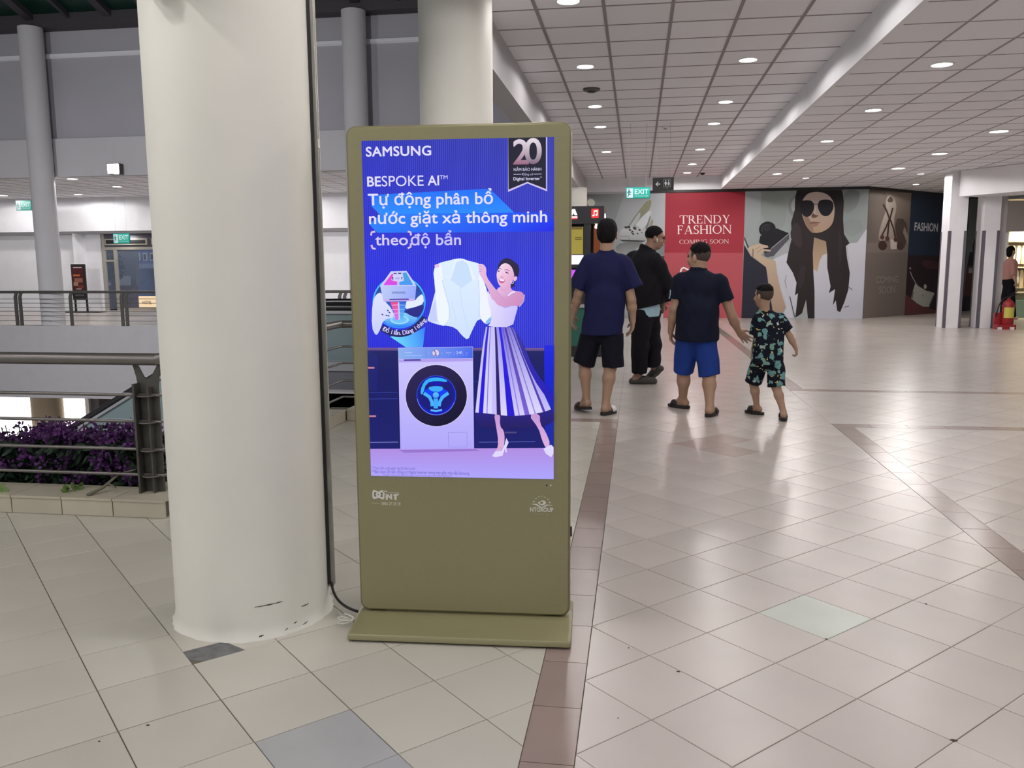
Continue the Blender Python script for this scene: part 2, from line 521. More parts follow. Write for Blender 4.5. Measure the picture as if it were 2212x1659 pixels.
# edge of the near floor towards the atrium
mb = MB(); mb.box(-1.40, -1.18, 7.1, 18.5, -1.4, -0.006); mb.box(-2.6, -1.2, 6.92, 7.08, -1.4, -0.006); mb.box(-2.62, -2.48, 4.2, 7.0, -1.4, -0.006); mb.box(-14, -2.5, 4.2, 4.3, -1.4, -0.006)
struct(mb.build('floor_edge', M['fascia']), 'grey slab edge around the atrium opening', 'slab edge')

# ------------------------------------------------------------------ glazed roof over the atrium
roof = thing('roof', 'dark glazed steel roof over the atrium', 'roof', (-12, 12, 7.02), kind='structure')
mb = MB(); mb.box(-27, -1.36, 18.95, 19.6, 7.02, 7.32); mb.build('eaves_beam', M['dark_metal'], roof)
ROOF_SL = 0.34
def rz(y): return 7.24 + (19.2 - y) * ROOF_SL if y > 11.2 else 7.24 + (19.2 - 11.2) * ROOF_SL - (11.2 - y) * ROOF_SL
xs = [-26.3 + 1.0 * k for k in range(26)]
for i, x in enumerate(xs):
    mb = MB()
    w = 0.105 if i % 2 == 0 else 0.04
    mb.add([(x - w, 19.2, rz(19.2) - 0.14), (x + w, 19.2, rz(19.2) - 0.14), (x + w, 11.2, rz(11.2) - 0.14), (x - w, 11.2, rz(11.2) - 0.14),
            (x - w, 19.2, rz(19.2) + 0.03), (x + w, 19.2, rz(19.2) + 0.03), (x + w, 11.2, rz(11.2) + 0.03), (x - w, 11.2, rz(11.2) + 0.03)],
           [(0, 1, 2, 3), (4, 7, 6, 5), (0, 4, 5, 1), (1, 5, 6, 2), (2, 6, 7, 3), (3, 7, 4, 0)])
    mb.build('rafter', M['dark_metal'], roof)
for i in range(len(xs) - 1):
    for ya, yb in ((19.2, 14.9), (14.9, 11.2), (11.2, 7.5), (7.5, 3.8)):
        mb = MB()
        xa, xb = xs[i] + 0.03, xs[i + 1] - 0.03
        za, zb = rz(ya), rz(yb)
        mb.add([(xa, ya, za), (xb, ya, za), (xb, yb + .03, zb), (xa, yb + .03, zb), (xa, ya, za + .02), (xb, ya, za + .02), (xb, yb + .03, zb + .02), (xa, yb + .03, zb + .02)],
               [(0, 3, 2, 1), (4, 5, 6, 7), (0, 1, 5, 4), (1, 2, 6, 5), (2, 3, 7, 6), (3, 0, 4, 7)])
        mb.build('glass_pane', M['roof_glass'], roof)
for y in (14.9, 11.2, 7.5):
    mb = MB(); mb.box(-27, -1.4, y - .06, y + .06, rz(y) - .12, rz(y) + .02); mb.build('purlin', M['dark_metal'], roof)

# ------------------------------------------------------------------ round columns
CCX, CCY, CCR = -1.485, 3.0, 0.2915
def round_column(name, label, x, y, r, z0, z1, rough_foot=False, m_='column', n=64):
    mb = MB()
    prof = [(r, z0), (r, z1)]
    if rough_foot:
        prof = [(r + 0.013, z0), (r + 0.011, z0 + 0.006), (r + 0.003, z0 + 0.016), (r, z0 + 0.05), (r, 0.5), (r, 1.2), (r, 2.4), (r, z1)]
    mb.lathe(prof, x, y, n)
    o = mb.build(name, M[m_], None, smooth=True)
    if rough_foot:
        for v in o.data.vertices:
            if v.co.z < 0.03:
                a = math.atan2(v.co.y - y, v.co.x - x)
                k = 1 + 0.008 * math.sin(5 * a + 1) + 0.008 * math.sin(13 * a) + 0.008 * math.sin(29 * a)
                v.co.x = x + (v.co.x - x) * k; v.co.y = y + (v.co.y - y) * k
    return tag(o, label, 'column', 'round columns')
big_col = round_column('round_column', 'big cream column left of the advertising screen, scuffed at its foot', CCX, CCY, CCR, 0.0, 7.3, True)
round_column('round_column', 'white round column rising behind the advertising screen', -1.50, 7.05, 0.302, -4.5, 7.3)
round_column('round_column', 'slim-looking white column behind the black music booth', -1.50, 20.2, 0.302, 0, 3.18)
round_column('round_column', 'round grey column across the atrium, left of the poster stand', -14.30, 18.95, 0.27, 0.0, 7.02, False, 'wall_cool')
round_column('round_column', 'round grey column across the atrium, just left of the white column behind the screen', -6.35, 18.95, 0.27, 0.0, 7.02, False, 'wall_cool')

# ------------------------------------------------------------------ downlights
DL_N = [0]
def downlight(x, y, z, label, group, r=0.096, watts=None, glow='lens', col=(1.0, 0.955, 0.93)):
    t = thing('downlight', label, 'light', (x, y, z), group)
    mb = MB(); mb.lathe([(r + 0.022, 0.0), (r + 0.022, -0.008), (r, -0.012), (r - 0.004, -0.002), (r - 0.004, 0.0)], 0, 0, 28, cap=False)
    o = mb.build('trim_ring', M['trim_white'], None, smooth=True); o.parent = t
    mb = MB(); mb.lathe([(r - 0.003, -0.004), (r * 0.9, -0.008), (r * 0.5, -0.011), (0.001, -0.012)], 0, 0, 28)
    o = mb.build('lens', M[glow], None, smooth=True); o.parent = t
    ld = bpy.data.lights.new('downlight_lamp', 'SPOT'); ld.spot_size = math.radians(172); ld.spot_blend = 0.12; ld.shadow_soft_size = r * 0.85
    ld.energy = (DOWN_W * (1.4 if 15 < y < 23 and x > -1 else 1.0)) if watts is None else watts
    ld.color = col
    lo = bpy.data.objects.new('downlight_lamp', ld); COL.objects.link(lo); lo.parent = t; lo.location = (0, 0, -0.02)
    return t
for k, (x, y) in enumerate([(-0.62, 7.58), (-0.62, 9.99), (-0.63, 12.42), (-0.63, 14.2), (-0.64, 17.23)]):
    downlight(x, y, CH, '%s round downlight in the left row of the higher tiled ceiling' % ORD[k], 'downlights in the higher ceiling')
for k, (x, y) in enumerate([(1.18, 9.99), (1.18, 12.41), (1.18, 14.21), (1.18, 17.24), (1.18, 19.65), (1.17, 21.4)]):
    downlight(x, y, CH, '%s round downlight in the right row of the higher tiled ceiling' % ORD[k], 'downlights in the higher ceiling')
for k, (x, y) in enumerate([(2.92, 9.1), (2.92, 11.54), (2.93, 14.22), (2.93, 16.62), (2.92, 18.98)]):
    downlight(x, y, CL, '%s downlight of the row just right of the ceiling step' % ORD[k], 'downlights in the lower ceiling')
for k, (x, y) in enumerate([(5.24, 13.68), (5.24, 16.16), (5.2, 18.42)]):
    downlight(x, y, CL, '%s of the three glaring downlights at the far right of the lower ceiling' % ORD[k], 'downlights in the lower ceiling', r=0.125, watts=DOWN_W * 1.8)
for x, y, l in ((3.70, 20.0, 'small downlight in the lower ceiling above the sunglasses mural'), (6.0, 19.6, 'small downlight in the lower ceiling just left of the square columns'), (6.67, 22.1, 'faint furthest downlight above the angled mural')):
    downlight(x, y, CL, l, 'downlights in the lower ceiling', r=0.07)
for x, y, l in ((-14.06, 19.74, 'left downlight under the parapet band across the atrium'), (-14.2, 21.8, 'downlight across the atrium right of the round grey column'), (-16.8, 23.8, 'downlight across the atrium near the white bulkhead'), (-19.2, 23.65, 'downlight across the atrium at the left picture edge')):
    downlight(x, y, CH, l, 'downlights across the atrium', r=0.12, watts=DOWN_W * 2.6)
downlight(-16.4, 25.35, 2.50, 'downlight in the soffit above the far exit sign', 'downlights across the atrium', r=0.11, watts=24)
for x, y in ((-11.4, 21.8), (-10.0, 21.8), (-5.8, 21.8), (-3.2, 21.8), (-21.5, 21.8), (-10.6, 24.0)):
    downlight(x, y, CH, 'downlight across the atrium hidden behind columns', 'hidden downlights across the atrium', r=0.12, watts=DOWN_W * 2.6)
for x in (-0.62, 1.18):
    for y in (5.2, 2.8, 0.4, -2.0):
        downlight(x, y, CH, 'downlight of the higher ceiling above the camera', 'downlights above the camera')
downlight(1.18, 7.58, CH, 'downlight of the higher ceiling above the camera', 'downlights above the camera')
for x in (2.92, 5.24, 8.2):
    for y in (6.7, 4.3, 1.9, -0.5):
        downlight(x, y, CL, 'downlight of the lower ceiling outside the picture', 'downlights above the camera')
for y in (9.1, 11.4, 14.0, 16.4): downlight(8.2, y, CL, 'downlight of the lower ceiling outside the picture', 'downlights above the camera')
for x in (-3.4, -5.8, -8.2):
    for y in (2.2, -0.2, -2.6):
        downlight(x, y, CH, 'downlight over the near left walkway outside the picture', 'downlights above the camera', watts=DOWN_W * 1.5)
downlight(-2.75, 1.1, CH, 'bright downlight over the near left walkway outside the picture', 'downlights above the camera', r=0.08, watts=92)

# scuffs, chips and specks
M['scuff'] = mat('dark_scuff', S(78, 74, 64), rough=0.9, noise=0.4, nscale=60)
def col_mark(a0, z0, a1, z1, w, n=6):
    mb = MB()
    for k in range(n + 1):
        t = k / n; a = math.radians(a0 + (a1 - a0) * t); z = z0 + (z1 - z0) * t; h = w * (0.4 + 0.6 * math.sin(math.pi * min(max(t, .05), .95))) * (0.7 + 0.3 * math.sin(9 * k))
        for dz in (-h, h): mb.v.append((CCX + (CCR + 0.0012 + max(0, 0.014 * (1 - (z + dz) / 0.02))) * math.cos(a), CCY + (CCR + 0.0012 + max(0, 0.014 * (1 - (z + dz) / 0.02))) * math.sin(a), z + dz))
    for k in range(n): mb.f.append((2 * k, 2 * k + 2, 2 * k + 3, 2 * k + 1))
    mb.mi = [0] * n
    mb.build('scuff_mark', M['scuff'], big_col)
col_mark(-64, 0.125, -44, 0.128, 0.0028); col_mark(-29, 0.085, -22, 0.084, 0.003)
for a, z, w, da in ((-82, .010, .0022, 2), (-74, .012, .003, 4.5), (-62, .013, .0042, 3.5), (-59, .018, .002, 2), (-47, .024, .002, 1.5), (-44, .016, .0025, 3), (-36, .030, .0035, 2.5), (-29, .014, .002, 5)):
    col_mark(a, z, a + da, z + .004, w)
M['speck'] = mat('dark_floor_speck', S(70, 62, 54), rough=0.9)
for x, y, r_ in ((0.697, 3.021, .005), (0.910, 2.386, .008), (0.154, 2.698, .005), (1.159, 3.406, .005), (-0.011, 2.853, .0025), (-1.418, 2.146, .005), (-0.037, 2.376, .002), (-1.508, 2.047, .003)):
    mb = MB(); n = 9
    mb.add([(x + r_ * (1 + .35 * math.sin(3 * k + x * 9)) * math.cos(2 * math.pi * k / n), y + .6 * r_ * (1 + .3 * math.cos(4 * k)) * math.sin(2 * math.pi * k / n), z) for z in (0.0003, 0.0022) for k in range(n)], [tuple(range(n, 2 * n))] + [(k, (k + 1) % n, n + (k + 1) % n, n + k) for k in range(n)])
    mb.build('dirt_speck', M['speck'], floor)
# ------------------------------------------------------------------ flat prints (posters, screens, lettering)
def homography(src, dst):
    A, b = [], []
    for (x, y), (u, v) in zip(src, dst):
        A.append([x, y, 1, 0, 0, 0, -u * x, -u * y]); b.append(u)
        A.append([0, 0, 0, x, y, 1, -v * x, -v * y]); b.append(v)
    return np.append(np.linalg.solve(np.array(A, float), np.array(b, float)), 1).reshape(3, 3)

_font_cache = {}
def text_mesh(s, weight=0.0, spacing=1.0):
    key = (s, spacing)
    if key in _font_cache: return _font_cache[key]
    cu = bpy.data.curves.new('lettering', 'FONT')
    cu.body = s; cu.size = 1.0; cu.offset = 0.0025 if any(c in s for c in 'ơườớởợừứửựĐ') else 0.0; cu.space_character = spacing; cu.resolution_u = 5
    cu.fill_mode = 'BOTH' if hasattr(cu, 'fill_mode') else cu.fill_mode
    o = bpy.data.objects.new('lettering', cu); COL.objects.link(o)
    dg = bpy.context.evaluated_depsgraph_get()
    me = o.evaluated_get(dg).to_mesh()
    v = np.array([(p.co.x, p.co.y) for p in me.vertices]) if len(me.vertices) else np.zeros((0, 2))
    me.calc_loop_triangles()
    t = [tuple(lt.vertices) for lt in me.loop_triangles]
    o.evaluated_get(dg).to_mesh_clear()
    bpy.data.objects.remove(o); bpy.data.curves.remove(cu)
    _font_cache[key] = (v, t)
    return v, t
def bold(v, t, weight):
    """heavier letters: the same outline inked several times with a small shift"""
    if weight <= 0 or not len(v): return v, t
    w = weight * 0.8
    sh = [(0, 0), (w, 0), (-w, 0), (0, w), (0, -w), (w * .7, w * .7), (-w * .7, w * .7), (w * .7, -w * .7), (-w * .7, -w * .7)]
    return np.concatenate([v + np.array(q) for q in sh]), [tuple(i + k * len(v) for i in tt) for k in range(len(sh)) for tt in t]

class Print:
    """ink shapes laid over one another on a panel; u to the right, v up, metres; step is the thickness of one ink layer"""
    def __init__(s, step=0.00006):
        s.v, s.f, s.c, s.layer, s.step = [], [], [], 0, step
        s.H = np.eye(3); s.o = (0, 0, 1.0); s.win = None
    def panel(s, src, w, h):
        """corners of the panel in the drawing (TL, TR, BR, BL) and its true size"""
        s.H = homography(src, [(0, h), (w, h), (w, 0), (0, 0)]); s.win = (0, w, 0, h)
        return s
    def sheet(s, x0, y0, k):
        s.o = (x0, y0, k); return s
    def P(s, x, y):
        x, y = s.o[0] + x / s.o[2], s.o[1] + y / s.o[2]
        q = s.H @ np.array([x, y, 1.0])
        u, v = q[0] / q[2], q[1] / q[2]
        if s.win:
            u = min(max(u, s.win[0]), s.win[1]); v = min(max(v, s.win[2]), s.win[3])
        return (u, v)
    def raw(s, uv, tris, cols):
        o = len(s.v); z = s.layer * s.step
        s.v += [(u, v, z) for u, v in uv]
        s.f += [tuple(i + o for i in t) for t in tris]
        s.c += cols if isinstance(cols, list) else [cols] * len(uv)
        s.layer += 1
    def poly(s, pts, col, col2=None, d=(0, 1), smooth=0):
        """filled polygon; col2: colour reached at the far end of direction d (drawing space, y down)"""
        for _ in range(smooth):
            q = []
            for i in range(len(pts)):
                a, b = pts[i], pts[(i + 1) % len(pts)]
                q += [(a[0] * .75 + b[0] * .25, a[1] * .75 + b[1] * .25), (a[0] * .25 + b[0] * .75, a[1] * .25 + b[1] * .75)]
            pts = q
        uv = [s.P(*p) for p in pts]
        tris = tessellate_polygon([[Vector((u, v, 0)) for u, v in uv]])
        c1 = S(*col)
        if col2:
            c2 = S(*col2)
            t = [p[0] * d[0] + p[1] * d[1] for p in pts]
            lo, hi = min(t), max(t)
            cols = [tuple(c1[k] + (c2[k] - c1[k]) * ((x - lo) / (hi - lo + 1e-9)) for k in range(4)) for x in t]
        else:
            cols = c1
        s.raw(uv, [tuple(t) for t in tris], cols)
        return s
    def rect(s, x0, y0, x1, y1, col, col2=None, d=(0, 1)):
        return s.poly([(x0, y0), (x1, y0), (x1, y1), (x0, y1)], col, col2, d)
    def ell(s, cx_, cy_, rx, ry, col, col2=None, d=(0, 1), n=40, rot=0.0):
        c, q = math.cos(rot), math.sin(rot)
        return s.poly([(cx_ + rx * math.cos(2 * math.pi * k / n) * c - ry * math.sin(2 * math.pi * k / n) * q,
                        cy_ + rx * math.cos(2 * math.pi * k / n) * q + ry * math.sin(2 * math.pi * k / n) * c) for k in range(n)], col, col2, d)
    def arc(s, cx_, cy_, rx, ry, w, a0, a1, col, n=32):
        o_ = [(cx_ + rx * math.cos(math.radians(a0 + (a1 - a0) * k / n)), cy_ + ry * math.sin(math.radians(a0 + (a1 - a0) * k / n))) for k in range(n + 1)]
        i_ = [(cx_ + (rx - w) * math.cos(math.radians(a0 + (a1 - a0) * k / n)), cy_ + (ry - w) * math.sin(math.radians(a0 + (a1 - a0) * k / n))) for k in range(n + 1)]
        uv = [s.P(*p) for p in o_ + i_]
        tr = []
        for k in range(n): tr += [(k, k + 1, n + 2 + k), (k, n + 2 + k, n + 1 + k)]
        s.raw(uv, tr, S(*col)); return s
    def line(s, pts, w, col, w2=None):
        """stroke along a polyline"""
        L, R_ = [], []
        for i, p in enumerate(pts):
            a, b = pts[max(i - 1, 0)], pts[min(i + 1, len(pts) - 1)]
            dx, dy = b[0] - a[0], b[1] - a[1]; n = math.hypot(dx, dy) or 1
            ww = w if w2 is None else w + (w2 - w) * i / (len(pts) - 1)
            L.append((p[0] - dy / n * ww / 2, p[1] + dx / n * ww / 2)); R_.append((p[0] + dy / n * ww / 2, p[1] - dx / n * ww / 2))
        uv = [s.P(*p) for p in L + R_]; n = len(pts); tr = []
        for k in range(n - 1): tr += [(k, k + 1, n + k + 1), (k, n + k + 1, n + k)]
        s.raw(uv, tr, S(*col)); return s
    def text(s, body, x0, y0, x1, y1, col, weight=0.0, spacing=1.0, col2=None):
        """lettering whose inked extent fills the box (drawing space)"""
        v, t = bold(*text_mesh(body, weight, spacing), weight)
        if not len(v): return s
        lo, hi = v.min(0), v.max(0)
        a, b = s.P(x0, y1), s.P(x1, y0)
        fx, fy = (v[:, 0] - lo[0]) / (hi[0] - lo[0]), (v[:, 1] - lo[1]) / (hi[1] - lo[1])
        uv = [(a[0] + (b[0] - a[0]) * p, a[1] + (b[1] - a[1]) * q) for p, q in zip(fx, fy)]
        c1 = S(*col)
        if col2:
            c2 = S(*col2)
            cols = [tuple(c2[k] + (c1[k] - c2[k]) * q for k in range(4)) for q in fy]
        else: cols = c1
        s.raw(uv, t, cols)
        if weight > 0:                                   # each inking lies a hair above the last
            n9 = len(uv) // 9; o9 = len(s.v) - len(uv)
            for i in range(len(uv)):
                q = s.v[o9 + i]; s.v[o9 + i] = (q[0], q[1], q[2] + (i // n9) * max(s.step * 0.2, 0.00002))
            s.layer += 6
        return s
    def arc_text(s, body, cx_, cy_, r, a0, a1, size, col, weight=0.02):
        """letters set along an arc below its centre, reading left to right from angle a0 to a1 (degrees, y down)"""
        ws = []
        for ch in body:
            v, t = text_mesh(ch, weight)
            ws.append(0.32 if not len(v) else (v[:, 0].max() + 0.06))
        tot = sum(ws); acc = 0
        allv, allt = [], []
        for ch, w in zip(body, ws):
            v, t = bold(*text_mesh(ch, weight), weight)
            mid = acc + w / 2
            th = math.radians(a0 + (a1 - a0) * mid / tot)
            acc += w
            if not len(v): continue
            px, py = cx_ + r * math.cos(th), cy_ + r * math.sin(th)
            ux, uy = math.sin(th), -math.cos(th)         # reading direction
            vx, vy = -math.cos(th), -math.sin(th)        # letter up = towards the centre
            o = len(allv)
            allv += [s.P(px + (q[0] - w / 2) * size * ux + q[1] * size * vx, py + (q[0] - w / 2) * size * uy + q[1] * size * vy) for q in v]
            allt += [tuple(i + o for i in tt) for tt in t]
        s.raw(allv, allt, S(*col)); return s
    def build(s, name, material, origin, udir, parent=None, vdir=(0, 0, 1)):
        """place on the panel: origin = bottom-left corner, udir = direction of u"""
        U, V = Vector(udir).normalized(), Vector(vdir).normalized()
        N = U.cross(V)
        O = Vector(origin)
        me = bpy.data.meshes.new(name)
        me.from_pydata([tuple(O + U * a + V * b + N * c) for a, b, c in s.v], [], s.f)
        at = me.color_attributes.new('ink', 'FLOAT_COLOR', 'POINT')
        at.data.foreach_set('color', np.array(s.c, dtype=np.float32).ravel())
        me.materials.append(material)
        # all faces look along N
        bm = bmesh.new(); bm.from_mesh(me)
        for f in bm.faces:
            if f.normal.dot(N) < 0: f.normal_flip()
        bm.to_mesh(me); bm.free()
        o = bpy.data.objects.new(name, me)
        return link(o, parent)

# serif capitals drawn with stems, hairlines and serifs (unit cap height)
def serif_caps():
    G = {}
    T, t, sv = 0.13, 0.055, 0.05
    def r(x0, y0, x1, y1): return [(x0, y0), (x1, y0), (x1, y1), (x0, y1)]
    def stem(x, y0=0, y1=1, w=T, foot=True, head=True, e=0.06):
        p = [r(x, y0, x + w, y1)]
        if foot: p.append([(x - e, y0), (x + w + e, y0), (x + w + e, y0 + 0.03), (x + w, y0 + 0.06), (x, y0 + 0.06), (x - e, y0 + 0.03)])
        if head: p.append([(x - e, y1 - 0.03), (x, y1 - 0.06), (x + w, y1 - 0.06), (x + w + e, y1 - 0.03), (x + w + e, y1), (x - e, y1)])
        return p
    def bow(cx_, cy_, rx, ry, a0, a1, w0=T, w1=t, n=18):
        """bowl that is thick at the sides and thin at top and bottom"""
        o_, i_ = [], []
        for k in range(n + 1):
            a = math.radians(a0 + (a1 - a0) * k / n)
            o_.append((cx_ + rx * math.cos(a), cy_ + ry * math.sin(a)))
            i_.append((cx_ + (rx - w0) * math.cos(a), cy_ + (ry - w1) * math.sin(a)))
        return [o_ + i_[::-1]]
    def diag(x0, y0, x1, y1, w): return [(x0, y0), (x0 + w, y0), (x1 + w, y1), (x1, y1)]
    G['T'] = (0.80, stem(0.335, head=False) + [r(0.0, 0.945, 0.80, 1.0), [(0, 1), (0.0, 0.74), (0.03, 0.74), (0.08, 0.95)], [(0.8, 1), (0.72, 0.95), (0.77, 0.74), (0.8, 0.74)]])
    G['I'] = (0.27, stem(0.07))
    G['E'] = (0.66, stem(0.07) + [r(0.07, 0.945, 0.58, 1), r(0.07, 0.0, 0.60, 0.055), r(0.15, 0.49, 0.46, 0.545), [(0.58, 1), (0.5, 0.95), (0.55, 0.80), (0.58, 0.80)], [(0.62, 0.24), (0.59, 0.24), (0.52, 0.05), (0.60, 0.0)], r(0.44, 0.42, 0.47, 0.62)])
    G['F'] = (0.62, stem(0.07) + [r(0.07, 0.945, 0.56, 1), r(0.15, 0.49, 0.44, 0.545), [(0.56, 1), (0.48, 0.95), (0.53, 0.78), (0.56, 0.78)], r(0.42, 0.41, 0.45, 0.63)])
    G['H'] = (0.86, stem(0.07) + stem(0.66) + [r(0.18, 0.48, 0.68, 0.535)])
    G['N'] = (0.90, [r(0.09, 0, 0.145, 1), r(0.76, 0, 0.815, 1), diag(0.73, 0.0, 0.04, 1.0, 0.15), r(0.0, 0, 0.23, 0.04), r(0.66, 0.96, 0.90, 1), r(-0.03, 0.96, 0.16, 1)])
    G['D'] = (0.86, stem(0.07) + bow(0.36, 0.5, 0.46, 0.5, -90, 90) + [r(0.15, 0, 0.37, 0.055), r(0.15, 0.945, 0.37, 1)])
    G['O'] = (0.92, bow(0.46, 0.5, 0.46, 0.52, 0, 360, n=36))
    G['C'] = (0.80, bow(0.46, 0.5, 0.46, 0.52, 48, 312, n=30) + [r(0.74, 0.66, 0.77, 0.99), r(0.72, 0.10, 0.78, 0.2)])
    G['G'] = (0.86, bow(0.46, 0.5, 0.46, 0.52, 48, 312, n=30) + [r(0.74, 0.68, 0.77, 0.99)] + stem(0.66, 0.05, 0.42, foot=False))
    G['R'] = (0.78, stem(0.07) + bow(0.32, 0.73, 0.27, 0.27, -90, 90) + [r(0.15, 0.945, 0.34, 1), r(0.15, 0.46, 0.34, 0.515), diag(0.66, 0.0, 0.30, 0.48, 0.15), r(0.62, 0, 0.84, 0.035)])
    G['S'] = (0.54, bow(0.27, 0.74, 0.25, 0.28, 30, 270) + bow(0.27, 0.245, 0.27, 0.265, -150, 90) + [r(0.45, 0.72, 0.48, 0.99), r(0.01, 0.02, 0.04, 0.28)])
    G['A'] = (0.86, [diag(0.08, 0.0, 0.40, 1.0, 0.05), diag(0.66, 0.0, 0.37, 1.0, 0.14), r(0.22, 0.32, 0.62, 0.37), r(0.0, 0, 0.22, 0.04), r(0.58, 0, 0.88, 0.04)])
    G['Y'] = (0.80, stem(0.34, 0, 0.46, head=False) + [[(0.34, 0.44), (0.47, 0.44), (0.20, 1.0), (0.05, 1.0)], [(0.40, 0.44), (0.47, 0.46), (0.72, 1.0), (0.66, 1.0)], r(0.0, 0.96, 0.27, 1), r(0.58, 0.96, 0.80, 1)])
    G['M'] = (1.06, [r(0.10, 0, 0.15, 1), diag(0.46, 0.0, 0.10, 1, 0.13), diag(0.49, 0.0, 0.84, 1.0, 0.05), *stem(0.84), r(0.0, 0, 0.24, 0.04), r(0.02, 0.96, 0.2, 1)])
    G[' '] = (0.34, [])
    return G
CAPS = serif_caps()
def serif_text(pr, body, x0, y0, x1, y1, col, gap=0.08):
    tot = sum(CAPS[c][0] + gap for c in body) - gap
    x = 0
    for c in body:
        w, polys = CAPS[c]
        for p in polys:
            pr.poly([(x0 + (x1 - x0) * (x + q[0]) / tot, y1 + (y0 - y1) * q[1]) for q in p], col)
            pr.layer -= 0.9
        x += w + gap
    pr.layer += 1
# ------------------------------------------------------------------ advertising screen
M['gold'] = mat('olive_gold_enamel', S(146, 142, 107), rough=0.36, metal=0.12, spec=0.5, noise=0.02, nscale=60)
M['gold_edge'] = mat('olive_gold_edge', S(124, 119, 88), rough=0.38, metal=0.2)
M['logo_ink'] = color_attr_mat('pale_grey_ink', rough=0.6)
M['screen_ink'] = color_attr_mat('lit_screen', emit=1.0, rough=0.12, spec=0.4)
KX, KY, KA = -0.626, 2.944, 0.052
KU = Vector((math.cos(KA), math.sin(KA), 0)); KN = Vector((math.sin(KA), -math.cos(KA), 0))   # along the front, out of the front
def KP(u, v, n): return tuple(Vector((KX, KY, 0)) + KU * u + KN * n + Vector((0, 0, v)))
kiosk = thing('advertising_kiosk', 'tall olive-gold standing screen showing a blue washing machine advert', 'screen', (KX, KY, 0))
def kiosk_slab(name, poly, n0, n1, m_, parent=kiosk, bevel=0.0):
    mb = MB(); k = len(poly)
    mb.add([KP(p[0], p[1], n0) for p in poly] + [KP(p[0], p[1], n1) for p in poly], [tuple(range(k)), tuple(range(2 * k - 1, k - 1, -1))] + [(i, (i + 1) % k, k + (i + 1) % k, k + i) for i in range(k)])
    return mb.build(name, m_, parent, smooth=True, bevel=bevel)
kiosk_slab('housing', rrect(-0.397, 0.397, 0.056, 1.836, 0.034, 8), -0.062, -0.004, M['gold_edge'], bevel=0.006)
front = kiosk_slab('front_panel', rrect(-0.390, 0.390, 0.063, 1.829, 0.030, 8), -0.006, 0.0, M['gold'], bevel=0.002)
mb = MB()
mb.obox(KP(0, 0.045, -0.033), KU * 0.30, KN * 0.02, (0, 0, 0.03)); mb.build('neck', M['gold_edge'], kiosk)
# foot: a plate swept up to the neck
prof = [(0.150, 0.004), (0.158, 0.010), (0.158, 0.024), (0.153, 0.030), (0.10, 0.033), (0.055, 0.040), (0.022, 0.049), (-0.006, 0.052), (-0.06, 0.052), (-0.088, 0.049), (-0.12, 0.040), (-0.165, 0.033), (-0.22, 0.030), (-0.22, 0.004)]
mb = MB(); K_ = len(prof)
UU = [-0.405, -0.402, -0.392, 0.392, 0.402, 0.405]
for i, u in enumerate(UU):
    e = (0.010, 0.003, 0, 0, 0.003, 0.010)[i]
    mb.v += [KP(u, max(z - e * 0.4, 0.002) if z > 0.02 else z, n - e if n > 0.1 else (n + e if n < -0.15 else n)) for n, z in prof]
for i in range(len(UU) - 1):
    for k in range(K_):
        mb.f.append((i * K_ + k, i * K_ + (k + 1) % K_, (i + 1) * K_ + (k + 1) % K_, (i + 1) * K_ + k))
mb.f += [tuple(range(K_)), tuple((len(UU) - 1) * K_ + k for k in range(K_))]
mb.mi = [0] * len(mb.f)
mb.build('foot_plate', M['gold'], kiosk, smooth=True)
mb = MB(); mb.obox(KP(0, 0.003, -0.03), KU * 0.39, KN * 0.175, (0, 0, 0.003)); mb.build('rubber_foot', M['black'], kiosk)
# small sensor windows and a side latch
for u, m_ in ((0.312, M['black']), (0.326, M['trim_white'])):
    mb = MB(); mb.tube([KP(u, 0.556, -0.001), KP(u, 0.556, 0.0015)], 0.0028, 12); mb.build('sensor_window', m_, kiosk)
mb = MB(); mb.obox(KP(0.399, 0.375, -0.03), KU * 0.004, KN * 0.006, (0, 0, 0.018)); mb.build('latch', M['black'], kiosk)

